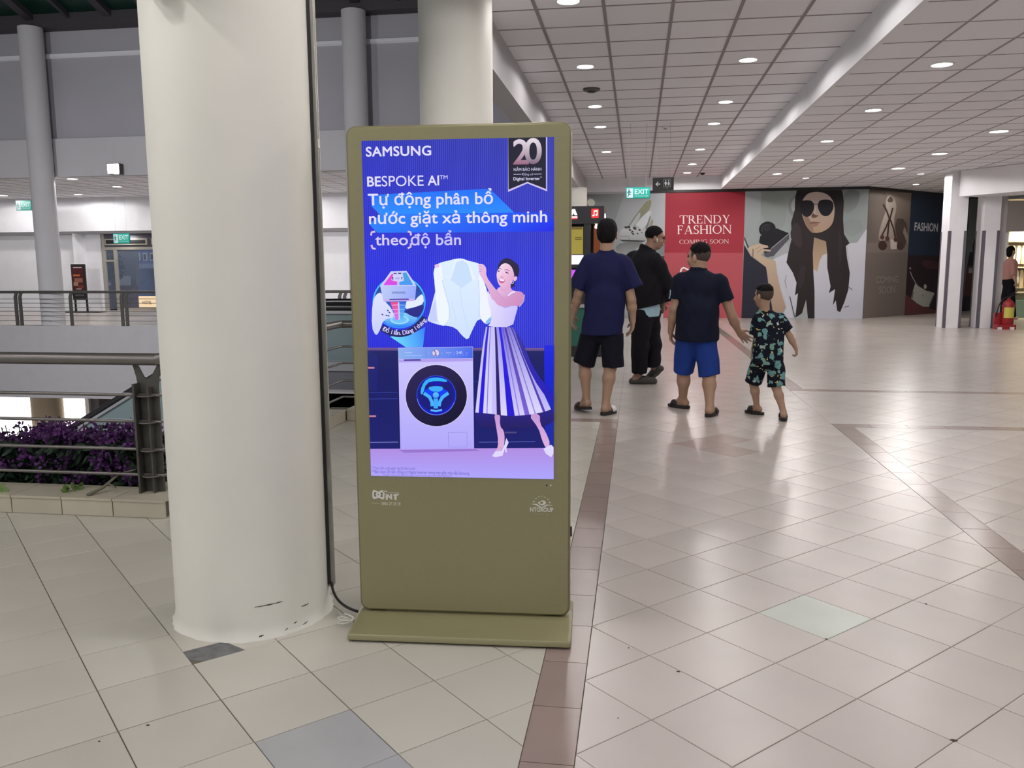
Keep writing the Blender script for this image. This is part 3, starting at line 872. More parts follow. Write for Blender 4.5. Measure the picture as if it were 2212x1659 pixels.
# --- the lit screen
def screen_material():
    m = bpy.data.materials.new('ribbed_blue_picture')
    m.use_nodes = True
    nt = m.node_tree; N = nt.nodes; L = nt.links
    b = N['Principled BSDF']
    b.inputs['Base Color'].default_value = (0.01, 0.01, 0.02, 1); b.inputs['Roughness'].default_value = 0.1
    a = N.new('ShaderNodeAttribute'); a.attribute_name = 'uvp'
    sep = N.new('ShaderNodeSeparateXYZ'); L.new(a.outputs['Vector'], sep.inputs[0])
    def math_(op, x, y=None):
        n = N.new('ShaderNodeMath'); n.operation = op
        for i, v in enumerate((x, y)):
            if v is None: continue
            if isinstance(v, (int, float)): n.inputs[i].default_value = v
            else: L.new(v, n.inputs[i])
        return n.outputs[0]
    f = math_('FRACT', math_('MULTIPLY', sep.outputs['X'], 94.0))
    rib = math_('POWER', math_('ABSOLUTE', math_('SUBTRACT', math_('MULTIPLY', f, 2.0), 1.0)), 1.6)
    r1 = N.new('ShaderNodeValToRGB')
    e = r1.color_ramp.elements
    e[0].position = 0.0; e[0].color = S(20, 22, 130)
    e[1].position = 1.0; e[1].color = S(28, 32, 150)
    for p, c in ((0.42, S(8, 8, 205)), (0.60, S(8, 12, 215)), (0.75, S(16, 22, 190))):
        x = r1.color_ramp.elements.new(p); x.color = c
    L.new(sep.outputs['Y'], r1.inputs['Fac'])
    r2 = N.new('ShaderNodeValToRGB')
    e = r2.color_ramp.elements
    e[0].position = 0.0; e[0].color = S(48, 62, 245)
    e[1].position = 1.0; e[1].color = S(78, 88, 205)
    L.new(sep.outputs['X'], r2.inputs['Fac'])
    mx = N.new('ShaderNodeMixRGB'); L.new(math_('MULTIPLY', rib, 0.75), mx.inputs[0]); L.new(r1.outputs[0], mx.inputs[1]); L.new(r2.outputs[0], mx.inputs[2])
    L.new(mx.outputs[0], b.inputs['Emission Color']); b.inputs['Emission Strength'].default_value = 1.0
    return m
SW, SH, SU, SV = 0.676, 1.204, -0.339, 0.580
mb = MB(); q = [(SU, SV), (SU + SW, SV), (SU + SW, SV + SH), (SU, SV + SH)]
mb.add([KP(u, v, 0.0006) for u, v in q], [(0, 1, 2, 3)])
screen = mb.build('screen', screen_material(), kiosk)
at = screen.data.attributes.new('uvp', 'FLOAT_VECTOR', 'POINT')
at.data.foreach_set('vector', [0, 0, 0, 1, 0, 0, 1, 1, 0, 0, 1, 0])

pr = Print(0.00003).panel([(781, 304), (1196, 297), (1196, 1033), (801, 1028)], SW, SH)
pr.layer = 8
WHITE = (222, 218, 255)
# lettering with its long light-blue shade
pr.sheet(780, 290, 5.144)
pr.poly([(80, 670), (160, 668), (1430, 604), (1700, 868), (1660, 900), (215, 895), (120, 800), (110, 700)], (14, 108, 250), (30, 140, 255))
pr.poly([(95, 1000), (215, 880), (1700, 868), (2060, 868), (2143, 965), (2143, 1075), (1400, 1085), (180, 1090)], (26, 130, 255), (8, 20, 235), (0.55, 1))
pr.text('SAMSUNG', 55, 125, 780, 248, WHITE, 0.028, 1.06)
pr.text('BE', 70, 466, 220, 578, WHITE, 0.026)
pr.text('SPOKE', 232, 455, 695, 578, WHITE, -0.012)
pr.text('AI', 742, 456, 868, 568, WHITE, 0.022)
pr.text('TM', 875, 455, 962, 498, WHITE, 0.0)
pr.text('Tự động phân bổ', 80, 598, 1465, 830, (226, 220, 250), 0.014)
pr.text('nước giặt xả thông minh', 92, 832, 2065, 1036, (228, 222, 255), 0.014)
pr.text('theo', 160, 1105, 520, 1232, (214, 205, 250), 0.014)
pr.text('độ bẩn', 555, 1062, 1110, 1266, (200, 194, 250), 0.016)
for a, b, c in (((112, 1120), (118, 1085), (158, 1078)), ((520, 1078), (552, 1085), (556, 1120)), ((116, 1225), (128, 1262), (162, 1270)), ((520, 1262), (550, 1250), (556, 1208))):
    pr.line([a, b, c], 22, (214, 190, 220))
# ribbon badge
pr.poly([(1632, 44), (2064, 39), (2064, 636), (1846, 548), (1632, 641)], (204, 190, 236))
pr.poly([(1634, 44), (2050, 39), (2052, 610), (1846, 530), (1638, 616)], (18, 16, 44))
pr.text('2', 1688, 58, 1862, 340, (226, 214, 226), 0.02, col2=(150, 96, 124))
pr.text('0', 1815, 45, 2004, 338, (232, 222, 230), 0.02, col2=(120, 92, 116))
pr.text('NĂM BẢO HÀNH', 1695, 362, 2000, 412, (205, 200, 232), 0.012)
pr.line([(1694, 448), (1780, 447)], 7, (200, 196, 230)); pr.line([(1916, 446), (2002, 444)], 7, (200, 196, 230))
pr.text('Động cơ', 1788, 432, 1908, 466, (190, 186, 224), 0.0)
pr.text('Digital Inverter', 1692, 476, 1985, 526, (222, 218, 246), 0.014)
pr.text('TM', 1986, 474, 2006, 484, (222, 218, 246), 0.0)
# room below: cabinets, counter, floor
pr.sheet(780, 740, 4.2535)
pr.rect(40, 66, 1790, 985, (17, 22, 96), (20, 26, 110))
pr.poly([(1680, 20), (1790, 18), (1790, 965), (1690, 965)], (12, 24, 225), (20, 40, 150))
pr.rect(40, 44, 1680, 70, (120, 88, 140), (78, 60, 128))
pr.poly([(60, 68), (150, 110), (150, 440), (40, 440)], (22, 28, 112))
for y in (458, 516, 916): pr.line([(62, y), (340, y - 4)], 7, (46, 56, 150) if y != 916 else (112, 118, 190))
pr.line([(338, 70), (352, 970)], 7, (12, 16, 72))
pr.line([(1085, 910), (1600, 903)], 5, (90, 100, 190)); pr.line([(1040, 354), (1090, 354)], 6, (40, 50, 150))
pr.rect(58, 221, 122, 236, (205, 128, 150)); pr.rect(74, 667, 136, 682, (205, 128, 150)); pr.rect(1320, 812, 1430, 826, (80, 72, 120))
pr.poly([(60, 975), (1790, 960), (1790, 1260), (60, 1240)], (176, 140, 225), (172, 164, 255))
pr.poly([(345, 985), (1040, 972), (1100, 990), (400, 1010)], (150, 116, 205))
pr.text('*Theo tần suất giặt 16-20 lần/ tuần', 98, 1138, 497, 1170, (104, 92, 190))
pr.text('**Bảo hành 20 năm động cơ Digital Inverter trong máy giặt, máy sấy Samsung', 98, 1172, 995, 1208, (104, 92, 190))
pr.text('https://www.samsung.com/vn/support/warranty/)', 200, 1214, 830, 1240, (112, 100, 196))
# washing machine
pr.poly([(341, 44), (1028, 31), (1039, 968), (360, 981)], (206, 200, 255), (176, 166, 250))
pr.poly([(343, 48), (1026, 34), (1027, 136), (347, 149)], (140, 176, 240), (64, 100, 235), (1, 0.2))
pr.poly([(348, 152), (1027, 139), (1028, 165), (349, 178)], (178, 156, 236))
pr.poly([(394, 150), (545, 147), (553, 163), (396, 166)], (82, 72, 158))
pr.line([(596, 46), (597, 146)], 2.5, (96, 120, 210))
pr.ell(687, 91, 34, 34, (88, 82, 170)); pr.ell(687, 91, 31, 31, (212, 206, 240)); pr.poly([(687, 91), (664, 70), (680, 60)], (120, 104, 160)); pr.poly([(687, 91), (672, 116), (700, 119)], (120, 104, 170)); pr.ell(687, 91, 9, 9, (150, 140, 190))
pr.text('2:40', 878, 74, 930, 98, (214, 222, 255), 0.0); pr.text('Normal', 782, 80, 830, 94, (196, 206, 255), 0.0)
for x in (628, 745, 858, 973): pr.rect(x - 7, 87, x + 7, 93, (150, 176, 250))
for x in (808, 856, 884, 913, 943, 970): pr.rect(x - 5, 106, x + 5, 111, (150, 176, 250))
pr.rect(402, 84, 470, 92, (170, 200, 250)); pr.rect(402, 112, 560, 119, (150, 186, 250))
pr.ell(692, 481, 287, 286, (228, 222, 255)); pr.ell(692, 482, 282, 282, (40, 30, 84), (10, 8, 44), (0.7, 1))
pr.ell(692, 480, 182, 184, (60, 90, 225)); pr.ell(692, 480, 178, 180, (4, 20, 190)); pr.ell(690, 470, 165, 160, (16, 20, 120))
pr.poly([(555, 400), (600, 330), (690, 312), (780, 330), (800, 360), (690, 345), (600, 365), (570, 470), (545, 470)], (50, 176, 250), smooth=1)
pr.poly([(600, 420), (690, 405), (780, 425), (810, 455), (760, 520), (690, 470), (620, 520), (575, 455)], (6, 60, 250), smooth=1)
pr.poly([(612, 405), (690, 392), (760, 402), (745, 440), (690, 450), (640, 438)], (58, 168, 250), smooth=1)
pr.poly([(615, 362), (690, 352), (765, 362), (740, 385), (690, 392), (640, 385)], (14, 10, 170))
pr.line([(578, 460), (630, 495), (652, 540), (655, 580)], 30, (70, 178, 255)); pr.line([(804, 458), (750, 495), (724, 540), (718, 580)], 30, (70, 178, 255))
pr.line([(688, 505), (688, 600)], 40, (60, 170, 255)); pr.line([(640, 615), (690, 625), (745, 612)], 18, (90, 180, 255))
pr.ell(688, 478, 34, 34, (10, 40, 200)); pr.ell(688, 478, 28, 28, (96, 200, 250), (60, 150, 245))
pr.arc(692, 480, 178, 180, 3, 20, 170, (140, 170, 250))
for a, b in (((802, 822), (974, 818)), ((974, 818), (976, 952)), ((976, 952), (806, 956)), ((806, 956), (802, 822))): pr.line([a, b], 3, (136, 124, 204))
# round inset with the detergent drawer
pr.sheet(780, 540, 5.144)
pr.poly([(325, 958), (560, 930), (716, 850), (690, 1072), (500, 1076)], (40, 120, 250), (110, 220, 250), (-1, 0.3))
pr.ell(425, 580, 372, 384, (22, 18, 110)) if False else pr.arc(425, 578, 352, 384, 74, 28, 128, (18, 20, 96))
pr.ell(425, 576, 296, 290, (70, 200, 255), (40, 130, 250)); pr.ell(425, 576, 280, 274, (30, 34, 130), (30, 110, 230))
pr.poly([(240, 760), (330, 700), (560, 690), (650, 740), (560, 830), (425, 850), (300, 830)], (130, 210, 250), (30, 130, 245), smooth=1)
pr.ell(430, 770, 105, 50, (150, 215, 250)); pr.ell(430, 768, 80, 36, (110, 190, 250))
pr.poly([(490, 560), (600, 560), (640, 510), (690, 478), (705, 590), (600, 630), (480, 655)], (226, 234, 255), smooth=1)
pr.poly([(470, 670), (600, 632), (700, 595), (700, 660), (640, 745), (580, 735), (520, 705)], (26, 30, 130), smooth=1)
pr.poly([(165, 488), (232, 464), (262, 560), (340, 640), (380, 740), (250, 770), (215, 880), (168, 956), (118, 850), (126, 590)], (222, 226, 255), (198, 206, 250), smooth=1)
for x, y in ((240, 712), (285, 722), (318, 690), (308, 725), (300, 668)): pr.ell(x, y, 13, 7, (40, 60, 170), n=10, rot=0.5)
pr.poly([(326, 572), (412, 572), (424, 770), (384, 772), (366, 680)], (236, 66, 130), (214, 110, 245)); pr.poly([(428, 572), (506, 572), (478, 700), (470, 772), (434, 772)], (40, 96, 225), (90, 190, 245)); pr.line([(420, 575), (428, 770)], 14, (196, 216, 255))
for y in (608, 656, 698): pr.line([(345, y), (414, y - 3)], 6, (240, 190, 240)); pr.line([(432, y - 3), (490, y)], 5, (150, 200, 255))
pr.poly([(335, 232), (510, 228), (618, 393), (216, 396)], (206, 206, 250))
pr.poly([(345, 262), (372, 262), (352, 335), (404, 345), (404, 386), (248, 386)], (236, 60, 190), (208, 70, 240)); pr.poly([(465, 250), (505, 243), (584, 384), (428, 384), (428, 352), (480, 335)], (60, 160, 220), (64, 150, 245))
pr.poly([(370, 245), (450, 244), (470, 325), (340, 330)], (206, 208, 250)); 
for a in ((365, 250, 400, 262), (415, 248, 450, 262), (350, 295, 362, 325), (452, 292, 462, 322)): pr.rect(*a, (44, 36, 110))
pr.ell(408, 310, 26, 12, (178, 170, 240)); pr.line([(413, 335), (411, 386)], 14, (214, 214, 255)); pr.line([(413, 335), (411, 386)], 4, (60, 50, 130))
pr.poly([(216, 396), (618, 393), (604, 540), (248, 552)], (190, 204, 245), (146, 166, 250), (1, 0.4))
pr.poly([(248, 540), (604, 532), (590, 562), (256, 568)], (196, 176, 240)); pr.poly([(322, 538), (530, 534), (538, 550), (316, 552)], (92, 72, 168))
pr.text('SAMSUNG', 346, 456, 493, 480, (62, 54, 140), 0.02, 1.1)
pr.arc_text('Đổ 1 lần. Dùng 1 tháng.', 425, 572, 365, 121, 31, 66, (206, 200, 255), 0.02)
# shirt held up
pr.poly([(820, 185), (865, 140), (1000, 108), (1060, 92), (1130, 90), (1190, 115), (1300, 140), (1340, 170), (1350, 290), (1405, 450), (1450, 700), (1442, 795), (1395, 822), (1310, 740), (1230, 900), (1190, 998), (1120, 940), (1060, 862), (950, 830), (910, 838), (760, 792), (740, 770), (765, 700), (800, 560), (838, 420), (805, 270)], (222, 238, 255), (206, 224, 252), smooth=1)
pr.poly([(1005, 285), (1030, 120), (1062, 94), (1130, 92), (1190, 118), (1282, 325), (1230, 330), (1140, 180), (1060, 190), (985, 300), (930, 290)], (232, 240, 255)); pr.poly([(1060, 130), (1130, 108), (1190, 150), (1240, 330), (1120, 420), (1000, 330)], (200, 222, 250))
pr.poly([(828, 175), (900, 150), (912, 350), (985, 640), (982, 760), (915, 836), (862, 805), (842, 600), (812, 280)], (238, 244, 255), smooth=1); pr.line([(905, 330), (960, 540), (988, 650), (984, 750)], 7, (190, 206, 244))
pr.poly([(1300, 250), (1345, 290), (1400, 450), (1450, 700), (1440, 800), (1385, 820), (1330, 760), (1312, 560)], (238, 242, 255), smooth=1); pr.line([(1308, 330), (1318, 560), (1312, 735)], 7, (186, 204, 244))
pr.poly([(1385, 790), (1440, 735), (1446, 790), (1400, 820)], (128, 190, 245)); pr.poly([(770, 700), (830, 540), (850, 790), (760, 790)], (196, 206, 250)); pr.line([(1100, 420), (1130, 640), (1200, 900)], 6, (196, 214, 248)); pr.line([(1010, 560), (1060, 780)], 6, (196, 214, 248))
# woman
SK, SKD = (232, 190, 226), (192, 124, 186)
pr.poly([(1405, 500), (1440, 470), (1500, 450), (1540, 400), (1640, 400), (1690, 450), (1800, 458), (1740, 620), (1600, 600), (1450, 570)], SK, SKD, (0.4, 1), smooth=1)
pr.poly([(1405, 440), (1425, 470), (1455, 545), (1490, 560), (1540, 615), (1640, 624), (1722, 608), (1745, 625), (1722, 700), (1682, 856), (1405, 846), (1448, 790), (1450, 700), (1410, 560)], (230, 226, 255), (200, 190, 248), (1, 0.3), smooth=1)
pr.line([(1636, 505), (1668, 472), (1712, 456)], 16, (232, 226, 255))
pr.poly([(1548, 612), (1690, 612), (1600, 640)], (184, 160, 236))
pr.poly([(1300, 152), (1340, 148), (1368, 160), (1394, 195), (1392, 290), (1480, 410), (1590, 545), (1660, 490), (1720, 460), (1780, 455), (1812, 490), (1806, 560), (1755, 625), (1720, 606), (1640, 622), (1540, 620), (1490, 575), (1430, 470), (1392, 385), (1348, 310), (1318, 262), (1312, 200)], SK, (204, 136, 190), (0.8, 0.6), smooth=1)
for y in (176, 206, 232): pr.line([(1310, y), (1345, y + 4)], 4, (176, 120, 190))
pr.line([(1590, 545), (1500, 430)], 4, (196, 140, 206)); pr.line([(1815, 490), (1808, 562), (1760, 625)], 6, (226, 214, 250))
pr.poly([(815, 168), (845, 150), (872, 152), (876, 186), (832, 196)], SK, smooth=1)
pr.poly([(1560, 380), (1660, 360), (1672, 440), (1620, 480), (1545, 440)], (222, 168, 210))
pr.poly([(1522, 215), (1545, 165), (1600, 138), (1655, 145), (1698, 190), (1704, 270), (1694, 320), (1668, 370), (1625, 412), (1580, 418), (1540, 392), (1518, 345), (1506, 280), (1512, 240)], (246, 214, 232), (224, 166, 206), (0.8, 0.6), smooth=1)
pr.poly([(1510, 240), (1530, 160), (1552, 118), (1600, 86), (1650, 90), (1700, 122), (1748, 165), (1760, 220), (1748, 280), (1726, 300), (1706, 292), (1694, 230), (1672, 180), (1632, 146), (1590, 142), (1552, 165)], (34, 22, 62), (24, 14, 52), smooth=1)
pr.poly([(1690, 350), (1716, 330), (1700, 400), (1662, 418), (1664, 385)], (34, 22, 62))
pr.poly([(1700, 295), (1722, 285), (1736, 300), (1728, 330), (1700, 345), (1692, 320)], (238, 186, 214), smooth=1)
pr.line([(1530, 206), (1545, 200), (1562, 210)], 6, (70, 40, 90)); pr.line([(1595, 218), (1622, 214), (1650, 228)], 6, (70, 40, 90))
pr.ell(1532, 230, 11, 7, (60, 36, 96), n=12); pr.ell(1548, 236, 5, 4, (240, 228, 244), n=8); pr.ell(1618, 245, 13, 8, (60, 36, 96), n=12, rot=0.3); pr.ell(1636, 254, 8, 5, (110, 70, 130), n=8)
pr.poly([(1546, 292), (1568, 286), (1592, 300), (1566, 304)], (208, 142, 190)); pr.line([(1572, 250), (1582, 290)], 4, (226, 182, 220))
pr.poly([(1528, 312), (1560, 312), (1612, 326), (1586, 362), (1552, 366), (1534, 346)], (206, 96, 150), smooth=1); pr.poly([(1534, 316), (1560, 316), (1602, 328), (1580, 342), (1546, 336)], (246, 240, 252))
pr.arc(1680, 354, 17, 17, 6, 0, 360, (232, 226, 246), 18)
# pleated skirt
pr.sheet(780, 740, 4.2535)
wl, wr = (1150, -150), (1400, -146)
def skirt(t, k):
    hem = [(1052, 634), (1140, 642), (1230, 650), (1320, 664), (1430, 664), (1530, 655), (1640, 640), (1745, 604)]
    i = min(int(t * 7), 6); f_ = t * 7 - i
    h = (hem[i][0] + (hem[i + 1][0] - hem[i][0]) * f_, hem[i][1] + (hem[i + 1][1] - hem[i][1]) * f_)
    w = (wl[0] + (wr[0] - wl[0]) * t, wl[1] + (wr[1] - wl[1]) * t)
    bow = 0.82 if t < 0.5 else 0.82 + 0.35 * (t - 0.5)
    g = k ** (0.75 if t < 0.5 else 1.0)
    return (w[0] + (h[0] - w[0]) * (g * bow + k * (1 - bow)), w[1] + (h[1] - w[1]) * k)
def pleat(t0, t1, c1, c2, k0=0.0, k1=1.0, e=0.0):
    K = [k0 + (k1 - k0) * i / 8 for i in range(9)]
    pr.poly([skirt(t0, k) for k in K] + [skirt(t1, k) for k in K[::-1]], c1, c2)
pr.poly([(1055, 560), (1740, 560), (1790, 690), (1720, 750), (1560, 770), (1380, 786), (1200, 776), (1095, 768), (1052, 700)], (40, 30, 140), (30, 24, 96), smooth=1)
pr.poly([(1222, 640), (1280, 640), (1276, 760), (1314, 800), (1322, 880), (1310, 965), (1250, 990), (1264, 900), (1246, 780)], (196, 150, 214), (222, 176, 222), smooth=1); pr.poly([(1536, 650), (1642, 640), (1645, 740), (1692, 800), (1742, 925), (1700, 965), (1660, 880), (1634, 780)], (196, 150, 214), (222, 176, 222), smooth=1)
pr.poly([(1205, 1036), (1236, 990), (1292, 986), (1320, 930), (1336, 868), (1357, 910), (1336, 958), (1342, 1000), (1329, 1000), (1324, 962), (1302, 1030), (1240, 1046)], (222, 216, 255)); pr.poly([(1674, 965), (1746, 928), (1769, 950), (1766, 1010), (1746, 1043), (1700, 1012)], (222, 216, 255))
pr.poly([(1240, 985), (1285, 985), (1300, 950), (1262, 940)], (216, 168, 214)); pr.poly([(1200, 640), (1345, 650), (1330, 772), (1215, 772)], (60, 40, 140)) if False else None
pleat(0, 1, (60, 44, 190), (206, 198, 252))
for t0, t1, c1, c2 in ((0.0, 0.05, (190, 184, 250), (214, 208, 255)), (0.05, 0.115, (40, 24, 214), (30, 16, 224)), (0.115, 0.245, (196, 190, 250), (220, 214, 255)), (0.165, 0.18, (70, 60, 190), (140, 130, 230)), (0.245, 0.315, (200, 196, 252), (196, 188, 250)), (0.315, 0.375, (38, 26, 110), (40, 26, 104)),
                       (0.375, 0.46, (150, 140, 240), (222, 214, 255)), (0.46, 0.55, (34, 18, 226), (34, 20, 210)), (0.55, 0.68, (110, 98, 214), (214, 204, 255)), (0.60, 0.615, (60, 40, 190), (150, 140, 235)), (0.68, 0.74, (60, 44, 150), (120, 96, 214)), (0.74, 0.90, (130, 118, 220), (222, 216, 255)), (0.80, 0.815, (60, 44, 150), (150, 140, 230)), (0.90, 0.93, (56, 44, 150), (80, 66, 190)), (0.93, 1.0, (90, 80, 190), (200, 192, 250))):
    pleat(t0, t1, c1, c2)
pr.poly([(1398, -146), (1480, -20), (1600, 260), (1770, 470), (1770, 560), (1640, 420), (1520, 190)], (52, 44, 150), (30, 22, 190), smooth=1)
pr.build('picture', M['screen_ink'], KP(SU, SV, 0.0006), KU, screen)

# --- pale logos printed on the front
lg = Print(0.00003).panel([(781, 304), (1196, 297), (1196, 1033), (801, 1028)], SW, SH)
lg.win = None; lg.layer = 6
GREY = (222, 222, 216)
lg.sheet(795, 1040, 24.58)
lg.poly([(250, 455), (380, 490), (530, 560), (680, 490), (795, 485), (770, 600), (850, 750), (850, 880), (810, 975), (700, 965), (530, 885), (400, 940), (265, 955), (205, 860), (190, 690), (210, 560)], GREY)
OLIVE = (106, 98, 74)
for p in ([(305, 590), (430, 600), (350, 715), (430, 810), (320, 835), (298, 720)], [(740, 590), (625, 640), (700, 715), (620, 810), (740, 860)]): lg.poly(p, OLIVE)
lg.ell(515, 715, 30, 30, OLIVE, n=14)
lg.arc(910, 615, 112, 115, 42, 30, 335, GREY)
lg.poly([(915, 760), (1030, 740), (1030, 985), (915, 990)], GREY); lg.poly([(960, 740), (1050, 690), (1265, 985), (1160, 940)], GREY); lg.poly([(1155, 680), (1255, 675), (1265, 985), (1160, 940)], GREY)
lg.poly([(1010, 590), (1600, 596), (1670, 645), (1640, 660), (1020, 630)], (186, 182, 164)); lg.poly([(1370, 690), (1630, 690), (1580, 765), (1295, 765)], GREY); lg.poly([(1375, 740), (1500, 740), (1490, 1012), (1380, 1000)], GREY)
lg.text('Hotline:', 190, 1130, 620, 1215, (196, 192, 172)); lg.text('0886 27 28 28', 690, 1130, 1700, 1272, (222, 218, 200), 0.0)
lg.build('left_logo', M['logo_ink'], KP(SU, SV, 0.0002), KU, front)
lg = Print(0.00003).panel([(781, 304), (1196, 297), (1196, 1033), (801, 1028)], SW, SH)
lg.win = None; lg.layer = 6
lg.sheet(1130, 1040, 20.74)
for x, y, r_ in ((482, 880, 48), (580, 745, 36), (705, 662, 32), (842, 638, 30), (980, 682, 34), (1112, 775, 38), (1188, 915, 48)):
    lg.poly([(x + r_ * (1 if k % 2 == 0 else 0.5) * math.sin(math.pi * k / 5), y - r_ * (1 if k % 2 == 0 else 0.5) * math.cos(math.pi * k / 5)) for k in range(10)], GREY)
lg.poly([(770, 850), (870, 822), (960, 840), (1020, 900), (1015, 960), (950, 1020), (850, 1045), (740, 1010), (665, 950), (680, 900), (740, 870), (860, 875), (760, 905), (750, 950), (810, 990), (880, 975), (905, 930), (880, 870)], GREY)
lg.poly([(350, 985), (600, 975), (680, 1030), (835, 1130), (1050, 1005), (1310, 1035), (1300, 1055), (1100, 1050), (840, 1170), (640, 1080), (540, 1025)], GREY)
lg.text('NTGROUP', 315, 1150, 1350, 1330, GREY, 0.03)
lg.text('Circle of life', 480, 1370, 1140, 1480, (170, 166, 140))
lg.build('right_logo', M['logo_ink'], KP(SU, SV, 0.0002), KU, front)

# ------------------------------------------------------------------ cable channel on the column, mains cable and loose white cable
M['channel'] = mat('scuffed_grey_trunking', S(142, 140, 132), rough=0.4, metal=0.5, noise=0.15, nscale=12)
M['channel_lid'] = mat('pale_trunking_lip', S(214, 212, 206), rough=0.35)
M['cable'] = mat('black_cable', S(22, 20, 20), rough=0.45)
M['white_cable'] = mat('white_cable', S(216, 214, 208), rough=0.5)
ch = thing('cable_channel', 'grey vertical cable channel fixed to the right side of the big column', 'trunking', (-1.2, 3.06, 0.09))
ca = math.radians(13)      # position round the column
cc, cr = Vector((CCX, CCY, 0)), Vector((math.cos(ca), math.sin(ca), 0))
ct = Vector((-cr.y, cr.x, 0))
mb = MB(); mb.obox(cc + cr * 0.302 + Vector((0, 0, 2.36)), cr * 0.012, ct * 0.013, (0, 0, 2.27)); mb.build('body', M['channel'], ch)
mb = MB(); mb.obox(cc + cr * 0.303 + ct * 0.0165 + Vector((0, 0, 2.36)), cr * 0.0145, ct * 0.0035, (0, 0, 2.27)); mb.build('lip', M['channel_lid'], ch)
mb = MB(); mb.obox(cc + cr * 0.293 - ct * 0.0155 + Vector((0, 0, 2.36)), cr * 0.010, ct * 0.0025, (0, 0, 2.26)); mb.build('shadow_gap_strip', M['black'], ch)
mb = MB(); mb.obox(cc + cr * 0.315 + Vector((0, 0, 1.80)), cr * 0.002, ct * 0.013, (0, 0, 0.016)); mb.build('joint_cover', M['channel_lid'], ch)
p0 = cc + cr * 0.302 + Vector((0, 0, 0.13))
def bez(a, b, c, d, n=14):
    a, b, c, d = map(Vector, (a, b, c, d))
    return [a * (1 - t) ** 3 + b * 3 * t * (1 - t) ** 2 + c * 3 * t * t * (1 - t) + d * t ** 3 for t in [k / n for k in range(n + 1)]]
kp = Vector(KP(-0.412, 0.03, -0.04))
mb = MB(); mb.tube(bez(p0, p0 + Vector((0.005, -0.01, -0.06)), kp + Vector((-0.10, 0.0, 0.02)), kp), 0.0055, 8)
tag(mb.build('power_cable', M['cable'], None, smooth='all'), 'black power cable running from the column channel to the screen foot', 'cable')
lp = []
for k in range(40):
    a = k / 39 * 4.6 * math.pi
    lp.append(Vector(KP(-0.445, 0.020, 0.035)) + Vector((0.030 * math.cos(a), 0.016 * math.sin(a), 0.013 * math.sin(a * 0.5) + 0.0004 * k)))
lp = [Vector((-1.14, 3.00, 0.006)), Vector((-1.10, 2.95, 0.006))] + lp
mb = MB(); mb.tube(lp, 0.0028, 6); tag(mb.build('white_cable', M['white_cable'], None, smooth='all'), 'thin white cable coiled beside the screen foot', 'cable')
